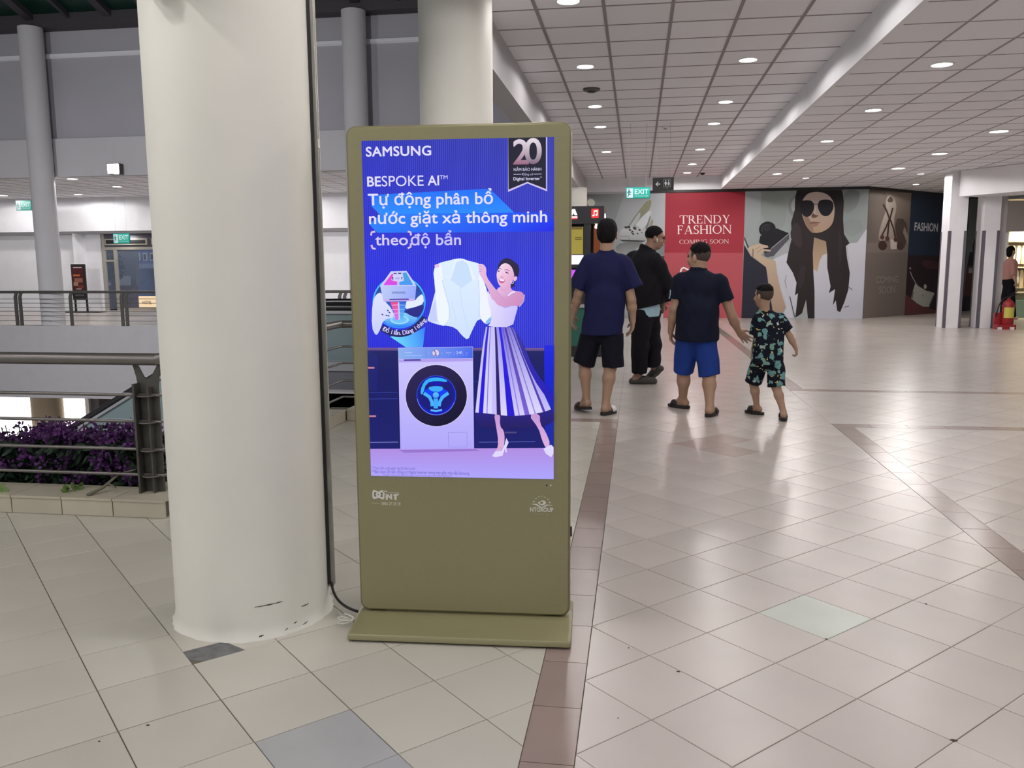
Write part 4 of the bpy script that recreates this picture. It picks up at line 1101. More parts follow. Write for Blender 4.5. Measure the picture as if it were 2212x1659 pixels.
# ------------------------------------------------------------------ people: smooth bodies from blended round cones
class Blob:
    """smooth union of round cones and ellipsoids, turned into one continuous mesh"""
    def __init__(s): s.p = []; s.cuts = []; s.noise = None
    def cone(s, a, b, ra, rb, k=0.02, cuts=(), sy=1.0): s.p.append(('c', Vector(a), Vector(b), ra, rb, k, list(cuts), sy)); return s
    def chain(s, pts, rs, k=0.02):
        for i in range(len(pts) - 1): s.cone(pts[i], pts[i + 1], rs[i], rs[i + 1], k)
        return s
    def ell(s, c, r, k=0.02, axes=None, cuts=()): s.p.append(('e', Vector(c), r, axes, 0, k, list(cuts), 1)); return s
    def cut(s, pt, n): s.cuts.append((Vector(pt), Vector(n).normalized())); return s
    def mesh(s, res=0.008):
        lo, hi = np.full(3, 1e9), np.full(3, -1e9)
        bbs = []
        for q in s.p:
            if q[0] == 'c':
                r = max(q[3], q[4]) * max(q[7], 1)
                l = np.minimum(q[1], q[2]) - r; h = np.maximum(q[1], q[2]) + r
            else:
                r = max(q[2]); l = np.array(q[1]) - r; h = np.array(q[1]) + r
            bbs.append((l, h)); lo = np.minimum(lo, l); hi = np.maximum(hi, h)
        lo -= 0.03; hi += 0.03
        n = np.ceil((hi - lo) / res).astype(int) + 1
        F = np.full(n, 0.5, dtype=np.float32)
        ax = [(lo[i] + res * np.arange(n[i])).astype(np.float32) for i in range(3)]
        for q, (l, h) in zip(s.p, bbs):
            k = q[5]; m_ = k + 3 * res
            i0 = np.maximum(((l - m_ - lo) / res).astype(int), 0); i1 = np.minimum(((h + m_ - lo) / res).astype(int) + 2, n)
            X = ax[0][i0[0]:i1[0]][:, None, None]; Y = ax[1][i0[1]:i1[1]][None, :, None]; Z = ax[2][i0[2]:i1[2]][None, None, :]
            if q[0] == 'c':
                a, b, ra, rb, sy = q[1], q[2], q[3], q[4], q[7]
                d = b - a; L2 = max(d.length_squared, 1e-9)
                px, py, pz = X - a.x, Y - a.y, Z - a.z
                t = np.clip((px * d.x + py * d.y + pz * d.z) / L2, 0, 1)
                D = np.sqrt((px - t * d.x) ** 2 + ((py - t * d.y) / sy) ** 2 + (pz - t * d.z) ** 2) - (ra + (rb - ra) * t)
                if sy < 1: D = D * (0.5 + 0.5 * sy)
            else:
                c, r, A = q[1], q[2], q[3]
                px, py, pz = X - c.x, Y - c.y, Z - c.z
                if A is not None:
                    px, py, pz = [px * v.x + py * v.y + pz * v.z for v in A]
                k0 = np.sqrt((px / r[0]) ** 2 + (py / r[1]) ** 2 + (pz / r[2]) ** 2)
                k1 = np.sqrt((px / r[0] ** 2) ** 2 + (py / r[1] ** 2) ** 2 + (pz / r[2] ** 2) ** 2)
                D = k0 * (k0 - 1) / np.maximum(k1, 1e-6)
            for pt, nn in q[6]:
                pl = (X - pt[0]) * nn[0] + (Y - pt[1]) * nn[1] + (Z - pt[2]) * nn[2]
                D = np.maximum(D, pl)
            V = F[i0[0]:i1[0], i0[1]:i1[1], i0[2]:i1[2]]
            hh = np.clip(0.5 + 0.5 * (V - D) / k, 0, 1)
            F[i0[0]:i1[0], i0[1]:i1[1], i0[2]:i1[2]] = V * (1 - hh) + D * hh - k * hh * (1 - hh)
        X = ax[0][:, None, None]; Y = ax[1][None, :, None]; Z = ax[2][None, None, :]
        if s.noise: F = F + s.noise(X, Y, Z).astype(np.float32)
        for pt, nn in s.cuts:
            F = np.maximum(F, (X - pt.x) * nn.x + (Y - pt.y) * nn.y + (Z - pt.z) * nn.z)
        ins = F < 0
        c8 = [ins[a:n[0] - 1 + a, b:n[1] - 1 + b, c:n[2] - 1 + c] for a in (0, 1) for b in (0, 1) for c in (0, 1)]
        sm = sum(c.astype(np.int8) for c in c8)
        act = (sm > 0) & (sm < 8)
        idx = np.argwhere(act)
        num = np.full(act.shape, -1, dtype=np.int32); num[act] = np.arange(len(idx))
        acc = np.zeros((len(idx), 3)); cnt = np.zeros(len(idx))
        for e in range(3):
            o = [x for x in range(3) if x != e]
            for u in (0, 1):
                for v in (0, 1):
                    p = idx.copy(); p[:, o[0]] += u; p[:, o[1]] += v
                    q = p.copy(); q[:, e] += 1
                    f0, f1 = F[tuple(p.T)], F[tuple(q.T)]
                    m_ = (f0 < 0) != (f1 < 0)
                    t = np.where(m_, f0 / np.where(m_, f0 - f1, 1), 0)
                    P = p.astype(float); P[:, e] += t
                    acc[m_] += P[m_]; cnt[m_] += 1
        V = acc / cnt[:, None] * res + lo
        faces = []
        for e in range(3):
            o = [(e + 1) % 3, (e + 2) % 3]
            sl0 = [slice(None)] * 3; sl1 = [slice(None)] * 3
            sl0[e] = slice(0, n[e] - 1); sl1[e] = slice(1, n[e])
            cr = ins[tuple(sl0)] != ins[tuple(sl1)]
            pts = np.argwhere(cr)
            pts = pts[(pts[:, o[0]] > 0) & (pts[:, o[1]] > 0) & (pts[:, o[0]] < n[o[0]] - 1) & (pts[:, o[1]] < n[o[1]] - 1)]
            def cell(du, dv):
                c = pts.copy(); c[:, o[0]] -= du; c[:, o[1]] -= dv
                return num[tuple(c.T)]
            Q = np.stack([cell(1, 1), cell(0, 1), cell(0, 0), cell(1, 0)], 1)
            fl = ~ins[tuple(pts.T)]
            Q[fl] = Q[fl][:, ::-1]
            faces.append(Q)
        return V, np.concatenate(faces)
    def build(s, name, material, parent=None, res=0.008):
        V, Q = s.mesh(res)
        me = bpy.data.meshes.new(name)
        me.vertices.add(len(V)); me.vertices.foreach_set('co', V.astype(np.float32).ravel())
        me.loops.add(Q.size); me.loops.foreach_set('vertex_index', Q.ravel().astype(np.int32))
        me.polygons.add(len(Q)); me.polygons.foreach_set('loop_start', np.arange(0, Q.size, 4, dtype=np.int32))
        me.update(calc_edges=True); me.validate()
        me.polygons.foreach_set('use_smooth', [True] * len(me.polygons))
        me.materials.append(material)
        return link(bpy.data.objects.new(name, me), parent)

def V3(t): return Vector(t)
def wrinkle(amp, fz=38, fx=26, ph=0.0):
    return lambda X, Y, Z: amp * (np.sin(fz * Z + 9 * np.sin(7 * X + ph) + 4 * np.cos(6 * Y)) * np.sin(fx * X + 5 * Z + ph) + 0.6 * np.sin(17 * Z - 21 * X + 13 * Y + ph))

def frame(fwd, up=(0, 0, 1)):
    f = V3(fwd).normalized(); u = V3(up); u = (u - f * u.dot(f)).normalized(); r = f.cross(u)
    return r, f, u

def head_parts(b, c, fwd, sc=1.0, tilt=0.0):
    r, f, u = frame(fwd, (0, 0, 1))
    if tilt:
        f, u = (f * math.cos(tilt) - u * math.sin(tilt)), (u * math.cos(tilt) + f * math.sin(tilt))
    A = (r, f, u)
    P = lambda x, y, z: V3(c) + (r * x + f * y + u * z) * sc
    R_ = lambda *t: tuple(q * sc for q in t)
    b.ell(P(0, -0.012, 0.028), R_(0.074, 0.094, 0.088), 0.03, A)
    b.ell(P(0, 0.022, -0.045), R_(0.060, 0.066, 0.070), 0.03, A)
    b.ell(P(0, 0.045, -0.092), R_(0.028, 0.026, 0.020), 0.02, A)
    b.cone(P(0, 0.086, 0.012), P(0, 0.102, -0.028), 0.008 * sc, 0.014 * sc, 0.012)
    b.ell(P(0, 0.079, 0.030), R_(0.042, 0.014, 0.012), 0.015, A)
    b.ell(P(0, 0.080, -0.062), R_(0.024, 0.012, 0.010), 0.010, A)
    for s_ in (-1, 1):
        b.ell(P(0.079 * s_, -0.012, -0.012), R_(0.010, 0.020, 0.033), 0.008, A)
        b.ell(P(0.046 * s_, 0.062, -0.030), R_(0.020, 0.018, 0.018), 0.02, A)
    return P, A, R_

def face_features(t, P, A, sc, skin_dark, lip):
    for s_ in (-1, 1):
        b = Blob(); b.ell(P(0.032 * s_, 0.083, 0.010), tuple(q * sc for q in (0.013, 0.008, 0.007)), 0.004, A); b.build('eye', M['eye'], t, 0.003)
        b = Blob(); b.cone(P(0.016 * s_, 0.094, 0.030), P(0.050 * s_, 0.083, 0.033), 0.004 * sc, 0.003 * sc); b.build('eyebrow', M['hair'], t, 0.003)
    b = Blob(); b.ell(P(0, 0.092, -0.062), tuple(q * sc for q in (0.022, 0.006, 0.006)), 0.004, A); b.build('lips', lip, t, 0.003)

def hand(b, w, d, n, sc=1.0, spread=0.12, curl=0.5, thumb=1):
    """five-fingered hand: w wrist, d towards the fingertips, n out of the palm; thumb = side of the thumb"""
    d = V3(d).normalized(); n = V3(n); n = (n - d * n.dot(d)).normalized(); s_ = d.cross(n) * thumb
    w = V3(w)
    b.ell(w + d * 0.045 * sc, (0.040 * sc, 0.017 * sc, 0.050 * sc), 0.014, (s_, n, d))
    for i, (off, L, r) in enumerate(((0.029, 0.072, 0.0095), (0.010, 0.080, 0.0098), (-0.010, 0.074, 0.0092), (-0.028, 0.058, 0.0082))):
        kn = w + d * (0.088 - 0.008 * abs(i - 1)) * sc + s_ * off * sc
        dd = (d + s_ * (spread * (1.2 - i * 0.8))).normalized()
        d2 = (dd * math.cos(curl) + n * math.sin(curl)).normalized()
        d3 = (dd * math.cos(curl * 2.1) + n * math.sin(curl * 2.1)).normalized()
        m1 = kn + d2 * L * 0.5 * sc; m2 = m1 + d3 * L * 0.5 * sc
        b.cone(w + d * 0.04 * sc + s_ * off * 0.8 * sc, kn, 0.012 * sc, 0.0105 * sc, 0.008)
        b.cone(kn, m1, r * 1.05 * sc, r * sc, 0.004); b.cone(m1, m2, r * sc, r * 0.85 * sc, 0.003)
    tb = w + d * 0.022 * sc + s_ * 0.026 * sc
    t1 = tb + (d * 0.6 + s_ * 0.75 + n * 0.35).normalized() * 0.042 * sc
    t2 = t1 + (d * 0.9 + s_ * 0.3 + n * 0.3).normalized() * 0.032 * sc
    b.cone(tb, t1, 0.015 * sc, 0.011 * sc, 0.010); b.cone(t1, t2, 0.011 * sc, 0.009 * sc, 0.004)

def leg(b, hip, kn, an, heel, toe, sc=1.0, k=0.03):
    hip, kn, an, heel, toe = map(V3, (hip, kn, an, heel, toe))
    b.cone(hip, kn, 0.088 * sc, 0.056 * sc, k)
    mid = kn.lerp(an, 0.32) + V3((0, -0.016 * sc, 0))
    b.cone(kn, mid, 0.052 * sc, 0.056 * sc, k); b.cone(mid, an, 0.054 * sc, 0.034 * sc, k)
    fd = (toe - heel)
    b.cone(an, heel + V3((0, 0, 0.012 * sc)), 0.033 * sc, 0.032 * sc, 0.015)
    b.cone(heel + V3((0, 0, 0.010)), heel.lerp(toe, 0.62) + V3((0, 0, 0.004)), 0.032 * sc, 0.032 * sc, 0.02)
    b.cone(an + fd * 0.1, heel.lerp(toe, 0.6), 0.03 * sc, 0.024 * sc, 0.02)
    sd = fd.cross(V3((0, 0, 1))).normalized()
    for i in range(5):
        o = (i - 2) * 0.015 * sc
        p = heel.lerp(toe, 0.66) + sd * o
        b.cone(p, p + fd.normalized() * (0.05 - 0.006 * abs(i - 1)) * sc, 0.011 * sc, 0.009 * sc, 0.005)

def arm(b, sh, el, wr, sc=1.0):
    b.cone(sh, el, 0.052 * sc, 0.040 * sc, 0.02)
    el, wr = V3(el), V3(wr)
    b.cone(el, el.lerp(wr, 0.35), 0.040 * sc, 0.041 * sc, 0.02); b.cone(el.lerp(wr, 0.35), wr, 0.041 * sc, 0.026 * sc, 0.02)

M['skin_fair'] = mat('fair_skin', S(190, 158, 138), rough=0.55, noise=0.04, nscale=9)
M['skin_tan'] = mat('tan_skin', S(168, 134, 112), rough=0.55, noise=0.04, nscale=9)
M['skin_deep'] = mat('brown_skin', S(150, 116, 98), rough=0.55, noise=0.04, nscale=9)
M['lip'] = mat('lips', S(150, 88, 78), rough=0.5)
M['eye'] = mat('dark_eye', S(24, 18, 16), rough=0.2)
M['hair'] = mat('black_hair', S(16, 14, 15), rough=0.7, spec=0.15, noise=0.3, nscale=60, bump=0.6, bscale=180, stretch=(1, 1, 0.3))
M['stubble'] = mat('cropped_hair', S(66, 54, 48), rough=0.8, noise=0.2, nscale=120)
M['tee'] = mat('deep_blue_jersey', S(28, 31, 72), rough=0.85, spec=0.2, noise=0.06, nscale=30, bump=0.15, bscale=220)
M['polo'] = mat('navy_pique', S(18, 23, 42), rough=0.85, spec=0.2, noise=0.06, nscale=30, bump=0.15, bscale=260)
M['black_cloth'] = mat('black_cloth', S(22, 21, 27), rough=0.9, spec=0.2, noise=0.1, nscale=14, bump=0.1, bscale=200)
M['dark_shorts'] = mat('midnight_shorts', S(21, 21, 34), rough=0.85, spec=0.2, noise=0.1, nscale=14)
M['blue_shorts'] = mat('royal_blue_shorts', S(34, 62, 140), rough=0.85, spec=0.2, noise=0.06, nscale=14, bump=0.1, bscale=200)
M['pale_shirt'] = mat('pale_blue_shirt', S(160, 190, 206), rough=0.85, noise=0.06, nscale=20)
M['slipper'] = mat('black_rubber_slipper', S(28, 27, 29), rough=0.6)
M['slipper_grey'] = mat('dark_grey_clog', S(62, 60, 58), rough=0.7)
M['white_plastic'] = mat('white_plastic', S(230, 230, 228), rough=0.4)
M['glasses'] = mat('brown_glasses_frame', S(66, 40, 34), rough=0.35)
def print_cloth():
    m = mat('fruit_print_cotton', S(17, 20, 36), rough=0.85, spec=0.2)
    nt = m.node_tree; N = nt.nodes; L = nt.links
    tc = N.new('ShaderNodeTexCoord')
    mp = N.new('ShaderNodeMapping'); mp.inputs['Scale'].default_value = (1.0, 0.55, 0.9); L.new(tc.outputs['Object'], mp.inputs['Vector'])
    base = S(17, 20, 36)
    nz = N.new('ShaderNodeTexNoise'); nz.inputs['Scale'].default_value = 22; L.new(tc.outputs['Object'], nz.inputs['Vector'])
    sb = N.new('ShaderNodeVectorMath'); sb.operation = 'SCALE'; sb.inputs['Scale'].default_value = 0.075; L.new(nz.outputs['Color'], sb.inputs[0])
    a0 = N.new('ShaderNodeVectorMath'); a0.operation = 'ADD'; L.new(mp.outputs[0], a0.inputs[0]); L.new(sb.outputs[0], a0.inputs[1])
    prev = None
    for sc_, thr, cols, off in ((13.0, 0.37, (S(116, 158, 146), S(104, 150, 150), S(150, 176, 168)), 0.0), (22.0, 0.2, (S(206, 206, 196), S(196, 182, 104), S(120, 160, 150)), 3.3)):
        v = N.new('ShaderNodeTexVoronoi'); v.inputs['Scale'].default_value = sc_; v.inputs['Randomness'].default_value = 0.8
        ad = N.new('ShaderNodeVectorMath'); ad.operation = 'ADD'; ad.inputs[1].default_value = (off, off, off); L.new(a0.outputs[0], ad.inputs[0]); L.new(ad.outputs[0], v.inputs['Vector'])
        lt = N.new('ShaderNodeMath'); lt.operation = 'LESS_THAN'; L.new(v.outputs['Distance'], lt.inputs[0]); lt.inputs[1].default_value = thr
        rp = N.new('ShaderNodeValToRGB'); rp.color_ramp.interpolation = 'CONSTANT'
        e = rp.color_ramp.elements; e[0].color = cols[0]; e[1].position = 0.4; e[1].color = cols[1]; x = e.new(0.75); x.color = cols[2]
        L.new(v.outputs['Color'], rp.inputs['Fac'])
        mx = N.new('ShaderNodeMixRGB'); L.new(lt.outputs[0], mx.inputs[0])
        if prev is None: mx.inputs[1].default_value = base
        else: L.new(prev, mx.inputs[1])
        L.new(rp.outputs[0], mx.inputs[2]); prev = mx.outputs[0]
    L.new(prev, N['Principled BSDF'].inputs['Base Color'])
    return m
M['print_cloth'] = print_cloth()

def sandal(t, heel, toe, m_, w=0.05, strap=None, lift=0.0):
    heel, toe = V3(heel), V3(toe)
    f = (toe - heel); L = f.length; f.normalize(); s_ = f.cross(V3((0, 0, 1))).normalized(); u = s_.cross(f)
    b0 = heel - f * 0.05; ln = L + 0.085
    mb = MB(); ring = []
    n = 22
    for k in range(n):
        a = 2 * math.pi * k / n
        x = (math.cos(a) * 0.5 + 0.5) * ln
        y = math.sin(a) * w * (0.86 + 0.22 * (x / ln)) * (abs(math.sin(a)) ** -0.25 if abs(math.sin(a)) > 0.05 else 1)
        ring.append((x, y))
    vs = [b0 + f * x + s_ * y + u * z for z in (-0.030, -0.006) for x, y in ring]
    mb.add(vs, [tuple(range(n - 1, -1, -1)), tuple(range(n, 2 * n))] + [(i, (i + 1) % n, n + (i + 1) % n, n + i) for i in range(n)])
    sh = mb.build('sole', m_, t, smooth=True)
    pts = []
    for k in range(9):
        a = math.pi * k / 8
        pts.append((math.cos(a) * w * 1.02, math.sin(a) * 0.058 - 0.012))
    mb = MB()
    x0, x1 = ln * 0.52, ln * 0.80
    vs = [b0 + f * x + s_ * y + u * z for x, e in ((x0, 0), (x1, -0.008)) for y, z in [(p[0], p[1] + e * math.sin(math.pi * i / 8)) for i, p in enumerate(pts)]]
    mb.add(vs, [(i, i + 1, 9 + i + 1, 9 + i) for i in range(8)])
    o = mb.build('strap', strap or m_, t, smooth='all')
    sd = o.modifiers.new('thick', 'SOLIDIFY'); sd.thickness = 0.006

def hair_cap(b, P, A, R_, line=0.0):
    b.ell(P(0, -0.020, 0.036), R_(0.083, 0.098, 0.090), 0.02, A)

# ---- man in a blue T-shirt, seen from behind
J = dict(head=(-0.275, 7.73, 1.632), neck=(-0.282, 7.7, 1.486), shl=(-0.431, 7.7, 1.382), shr=(-0.122, 7.7, 1.374), ell=(-0.525, 7.7, 1.104), wrl=(-0.580, 7.8, 0.900), elr=(-0.050, 7.68, 1.047), wrr=(-0.033, 7.73, 0.848),
         hipl=(-0.388, 7.72, 0.84), hipr=(-0.222, 7.68, 0.84), knl=(-0.474, 7.8, 0.459), knr=(-0.232, 7.68, 0.440), anl=(-0.452, 7.75, 0.138), anr=(-0.270, 7.63, 0.105), heell=(-0.440, 7.73, 0.070), toel=(-0.540, 7.86, 0.040), heelr=(-0.278, 7.60, 0.042), toer=(-0.205, 7.745, 0.036))
pa = thing('person', 'man in blue T-shirt and dark shorts walking away, nearest the screen', 'person', (-0.3, 7.7, 0), 'people walking through the mall')
b = Blob(); P, A, R_ = head_parts(b, J['head'], (0.05, 1, 0), 1.10); NK = V3(J['neck'])
b.cone(P(0, -0.02, -0.06), NK + V3((0, 0, -0.02)), 0.056, 0.060, 0.03)
b.cone((-0.40, 7.7, 1.37), (-0.15, 7.7, 1.365), 0.065, 0.065, 0.05); b.cone((-0.28, 7.7, 1.30), (-0.29, 7.7, 0.98), 0.125, 0.115, 0.06, sy=0.75); b.cone((-0.36, 7.7, 0.87), (-0.25, 7.7, 0.87), 0.105, 0.105, 0.05)
for sfx in 'lr':
    arm(b, J['sh' + sfx], J['el' + sfx], J['wr' + sfx]); leg(b, J['hip' + sfx], J['kn' + sfx], J['an' + sfx], J['heel' + sfx], J['toe' + sfx])
hand(b, J['wrr'], (-0.10, 0.16, -1), (-1, -0.3, 0), 0.95, 0.06, 0.42, 1); hand(b, J['wrl'], (-0.12, 0.2, -1), (1, -0.3, 0), 0.95, 0.06, 0.4, -1)
b.build('body', M['skin_tan'], pa, 0.0075)
face_features(pa, P, A, 1.1, None, M['lip'])
b = Blob(); hair_cap(b, P, A, R_); b.ell(P(0, -0.05, -0.012), R_(0.074, 0.062, 0.070), 0.03, A); b.ell(P(0.0, 0.01, 0.095), R_(0.060, 0.075, 0.030), 0.02, A)
b.noise = lambda X, Y, Z: 0.0035 * np.sin(150 * X + 40 * Z) * np.sin(90 * Y + 60 * X); b.cut(P(0, 0.060, 0.0), A[1] * 1 + A[2] * -0.5); b.cut(P(0, 0, -0.072), -A[2]); b.build('hair', M['hair'], pa, 0.006)
b = Blob(); b.cone((-0.40, 7.7, 1.385), (-0.16, 7.7, 1.378), 0.072, 0.072, 0.05); b.cone((-0.282, 7.7, 1.42), NK + V3((0, 0, 0.0)), 0.105, 0.066, 0.05, sy=0.85)
b.cone((-0.28, 7.7, 1.28), (-0.285, 7.7, 1.02), 0.172, 0.168, 0.06, sy=0.72); b.cone((-0.285, 7.7, 1.05), (-0.312, 7.7, 0.74), 0.170, 0.192, 0.05, sy=0.86)
for sfx, end, sg in (('l', (-0.548, 7.7, 1.155), -1), ('r', (-0.028, 7.69, 1.150), 1)):
    a_, e_ = V3(J['sh' + sfx]), V3(end); d_ = (e_ - a_).normalized(); b.cone(a_, e_ + d_ * 0.05, 0.074, 0.088, 0.035, [(e_, d_)])
b.cut((-0.31, 7.7, 0.738), (0.03, 0.05, -1)); b.cut(NK + V3((0, 0, 0.012)), (0, -0.25, 1)); b.noise = wrinkle(0.0045, 30, 22); b.build('t_shirt', M['tee'], pa, 0.008)
b = Blob(); b.cone((-0.37, 7.7, 0.80), (-0.25, 7.7, 0.80), 0.125, 0.125, 0.04, sy=0.95)
for sfx, kn in (('l', (-0.482, 7.795, 0.455)), ('r', (-0.208, 7.68, 0.436))):
    h_, e_ = V3(J['hip' + sfx]), V3(kn); h_ = h_ + V3((0, 0, -0.06)); d_ = (e_ - h_).normalized(); b.cone(h_, e_ + d_ * 0.05, 0.105, 0.098, 0.03, [(e_, d_)])
b.cut((0, 0, 0.745), (0, 0, 1)); b.noise = wrinkle(0.004, 26, 20, 1.0); b.build('shorts', M['dark_shorts'], pa, 0.008)
sandal(pa, V3(J['heell']) + V3((0, 0, -0.012)), J['toel'], M['slipper']); sandal(pa, V3(J['heelr']) + V3((0, 0, -0.006)), J['toer'], M['slipper'], strap=M['white_plastic'])

# ---- man in a dark jacket, turned to the right
J = dict(head=(0.197, 9.77, 1.660), neck=(0.120, 9.77, 1.540), shl=(-0.045, 9.89, 1.440), shr=(0.206, 9.65, 1.390), elr=(0.352, 9.67, 1.119), wrr=(0.300, 9.88, 0.900), ell=(0.10, 10.06, 1.10), wrl=(0.28, 10.02, 0.93))
pb = thing('person', 'man in black jacket and glasses walking right past the red mural', 'person', (0.1, 9.77, 0), 'people walking through the mall')
b = Blob(); HF = (1.0, 0.12, 0)
P, A, R_ = head_parts(b, J['head'], HF, 1.06, 0.16); NK = V3(J['neck'])
b.cone(P(0, -0.02, -0.06), NK + V3((-0.01, 0, -0.03)), 0.064, 0.072, 0.03)
b.cone((0.0, 9.86, 1.40), (0.18, 9.68, 1.38), 0.08, 0.08, 0.05); b.cone((0.09, 9.77, 1.33), (0.085, 9.77, 0.95), 0.15, 0.15, 0.06); b.cone((0.06, 9.72, 0.84), (0.13, 9.83, 0.84), 0.12, 0.12, 0.05)
leg(b, (0.055, 9.69, 0.80), (0.039, 9.71, 0.439), (0.015, 9.72, 0.10), (-0.015, 9.715, 0.045), (0.16, 9.735, 0.040), 1.05); leg(b, (0.14, 9.85, 0.80), (0.19, 9.89, 0.423), (0.215, 9.85, 0.165), (0.245, 9.83, 0.155), (0.165, 9.93, 0.055), 1.05)
arm(b, J['shr'], J['elr'], J['wrr'], 1.1); arm(b, J['shl'], J['ell'], J['wrl'], 1.1)
hand(b, J['wrr'], (0.1, 0.6, -0.8), (-1, 0, 0), 1.0, 0.05, 0.6, 1); hand(b, J['wrl'], (0.4, -0.4, -0.8), (0, -1, 0), 1.0, 0.05, 0.6, -1)
b.build('body', M['skin_deep'], pb, 0.008)
face_features(pb, P, A, 1.06, None, M['lip'])
b = Blob(); b.ell(P(0, -0.022, 0.042), R_(0.081, 0.096, 0.086), 0.02, A); b.noise = lambda X, Y, Z: 0.003 * np.sin(130 * X) * np.sin(120 * Y + 40 * Z)
b.cut(P(0, 0.060, 0.045), A[1] * 1 - A[2] * 0.35); b.cut(P(0, 0.0, 0.012), -A[2] + A[1] * 0.95); b.build('hair', M['hair'], pb, 0.006)
gl = MB()
for s_ in (-1, 1):
    ring = [P(0.034 * s_ + 0.026 * math.cos(a), 0.098, 0.010 + 0.018 * math.sin(a)) for a in [2 * math.pi * k / 16 for k in range(17)]]
    gl.tube(ring, 0.0022, 6, cap=False); gl.tube([P(0.060 * s_, 0.096, 0.016), P(0.083 * s_, 0.05, 0.018), P(0.086 * s_, -0.01, 0.012)], 0.0022, 6)
gl.tube([P(-0.008, 0.099, 0.014), P(0.008, 0.099, 0.014)], 0.0022, 6); gl.build('glasses', M['glasses'], pb)
b = Blob(); b.cone(P(0.090, 0.006, -0.012), P(0.090, 0.012, -0.040), 0.0075, 0.0045, 0.005); b.build('earbud', M['white_plastic'], pb, 0.0035)
b = Blob(); b.cone((-0.015, 9.87, 1.405), (0.18, 9.67, 1.385), 0.098, 0.098, 0.06); b.cone((0.10, 9.77, 1.45), NK + V3((-0.015, 0, 0.0)), 0.125, 0.085, 0.05)
b.cone((0.085, 9.77, 1.30), (0.09, 9.77, 1.06), 0.205, 0.225, 0.06); b.cone((0.09, 9.77, 1.08), (0.10, 9.77, 0.86), 0.225, 0.215, 0.05)
for a_, e_, w_ in ((J['shr'], J['elr'], J['wrr']), (J['shl'], J['ell'], J['wrl'])):
    d_ = (V3(w_) - V3(e_)).normalized(); b.cone(a_, e_, 0.090, 0.078, 0.04); b.cone(e_, V3(w_) + d_ * 0.04, 0.078, 0.062, 0.04, [(V3(w_), d_)])
b.cut((0.09, 9.77, 0.885), (0.22, 0.0, -1)); b.cut(NK + V3((0.0, 0, 0.028)), (0.42, 0, 1)); b.noise = wrinkle(0.007, 22, 17, 2.0); b.build('jacket', M['black_cloth'], pb, 0.009)
b = Blob(); b.cone((0.08, 9.77, 1.0), (0.078, 9.77, 0.76), 0.178, 0.180, 0.05); b.cut((0.08, 9.77, 0.772), (0.05, 0, -1)); b.cut((0.08, 9.77, 0.98), (0, 0, 1)); b.noise = wrinkle(0.004); b.build('shirt_hem', M['pale_shirt'], pb, 0.009)
b = Blob(); b.cone((0.045, 9.73, 0.82), (0.13, 9.82, 0.82), 0.150, 0.150, 0.05)
for h_, k_, e_ in (((0.055, 9.70, 0.76), (0.045, 9.71, 0.44), (0.035, 9.72, 0.125)), ((0.14, 9.85, 0.76), (0.19, 9.89, 0.43), (0.190, 9.86, 0.175))):
    d_ = (V3(e_) - V3(k_)).normalized(); b.cone(h_, k_, 0.122, 0.100, 0.03); b.cone(k_, V3(e_) + d_ * 0.04, 0.100, 0.088, 0.03, [(V3(e_), d_)])
b.cut((0, 0, 0.86), (0, 0, 1)); b.noise = wrinkle(0.006, 30, 20, 3.0); b.build('trousers', M['black_cloth'], pb, 0.009)
for h_, t_ in (((-0.03, 9.715, 0.030), (0.20, 9.74, 0.030)), ((0.275, 9.80, 0.165), (0.155, 9.94, 0.040))):
    h_, t_ = V3(h_), V3(t_); f_ = (t_ - h_).normalized(); b = Blob(); b.cone(h_ - f_ * 0.01, h_.lerp(t_, 0.5), 0.040, 0.050, 0.02); b.cone(h_.lerp(t_, 0.45) + V3((0, 0, 0.012)), t_, 0.056, 0.046, 0.02)
    n_ = V3((0, 0, 1)) - f_ * f_.z; b.cut(h_ - n_.normalized() * 0.028, -n_); b.build('clog', M['slipper_grey'], pb, 0.006)

# ---- man in a navy polo shirt and blue shorts
J = dict(head=(0.544, 7.85, 1.425), neck=(0.549, 7.85, 1.315), shl=(0.392, 7.85, 1.212), shr=(0.742, 7.85, 1.192), ell=(0.337, 7.85, 0.957), wrl=(0.313, 7.93, 0.738), elr=(0.86, 7.85, 0.884), wrr=(0.922, 7.9, 0.752),
         hipl=(0.468, 7.88, 0.72), hipr=(0.618, 7.82, 0.72), knl=(0.444, 7.97, 0.36), knr=(0.661, 7.80, 0.365), anl=(0.447, 8.06, 0.095), anr=(0.662, 7.65, 0.095), heell=(0.470, 8.06, 0.042), toel=(0.345, 8.13, 0.038), heelr=(0.656, 7.625, 0.042), toer=(0.715, 7.775, 0.036))
pc = thing('person', 'man in navy polo and bright blue shorts reaching his hand to a child', 'person', (0.55, 7.85, 0), 'people walking through the mall')
b = Blob(); P, A, R_ = head_parts(b, J['head'], (-0.80, 0.62, 0), 1.04, 0.02); NK = V3(J['neck'])
b.cone(P(0, -0.02, -0.05), NK + V3((0, 0, -0.03)), 0.062, 0.068, 0.03)
b.cone((0.43, 7.85, 1.19), (0.70, 7.85, 1.18), 0.068, 0.068, 0.05); b.cone((0.565, 7.85, 1.11), (0.55, 7.85, 0.86), 0.135, 0.14, 0.06, sy=0.8); b.cone((0.50, 7.85, 0.76), (0.59, 7.85, 0.76), 0.095, 0.095, 0.05)
for sfx in 'lr':
    arm(b, J['sh' + sfx], J['el' + sfx], J['wr' + sfx], 1.03); leg(b, J['hip' + sfx], J['kn' + sfx], J['an' + sfx], J['heel' + sfx], J['toe' + sfx], 1.06)
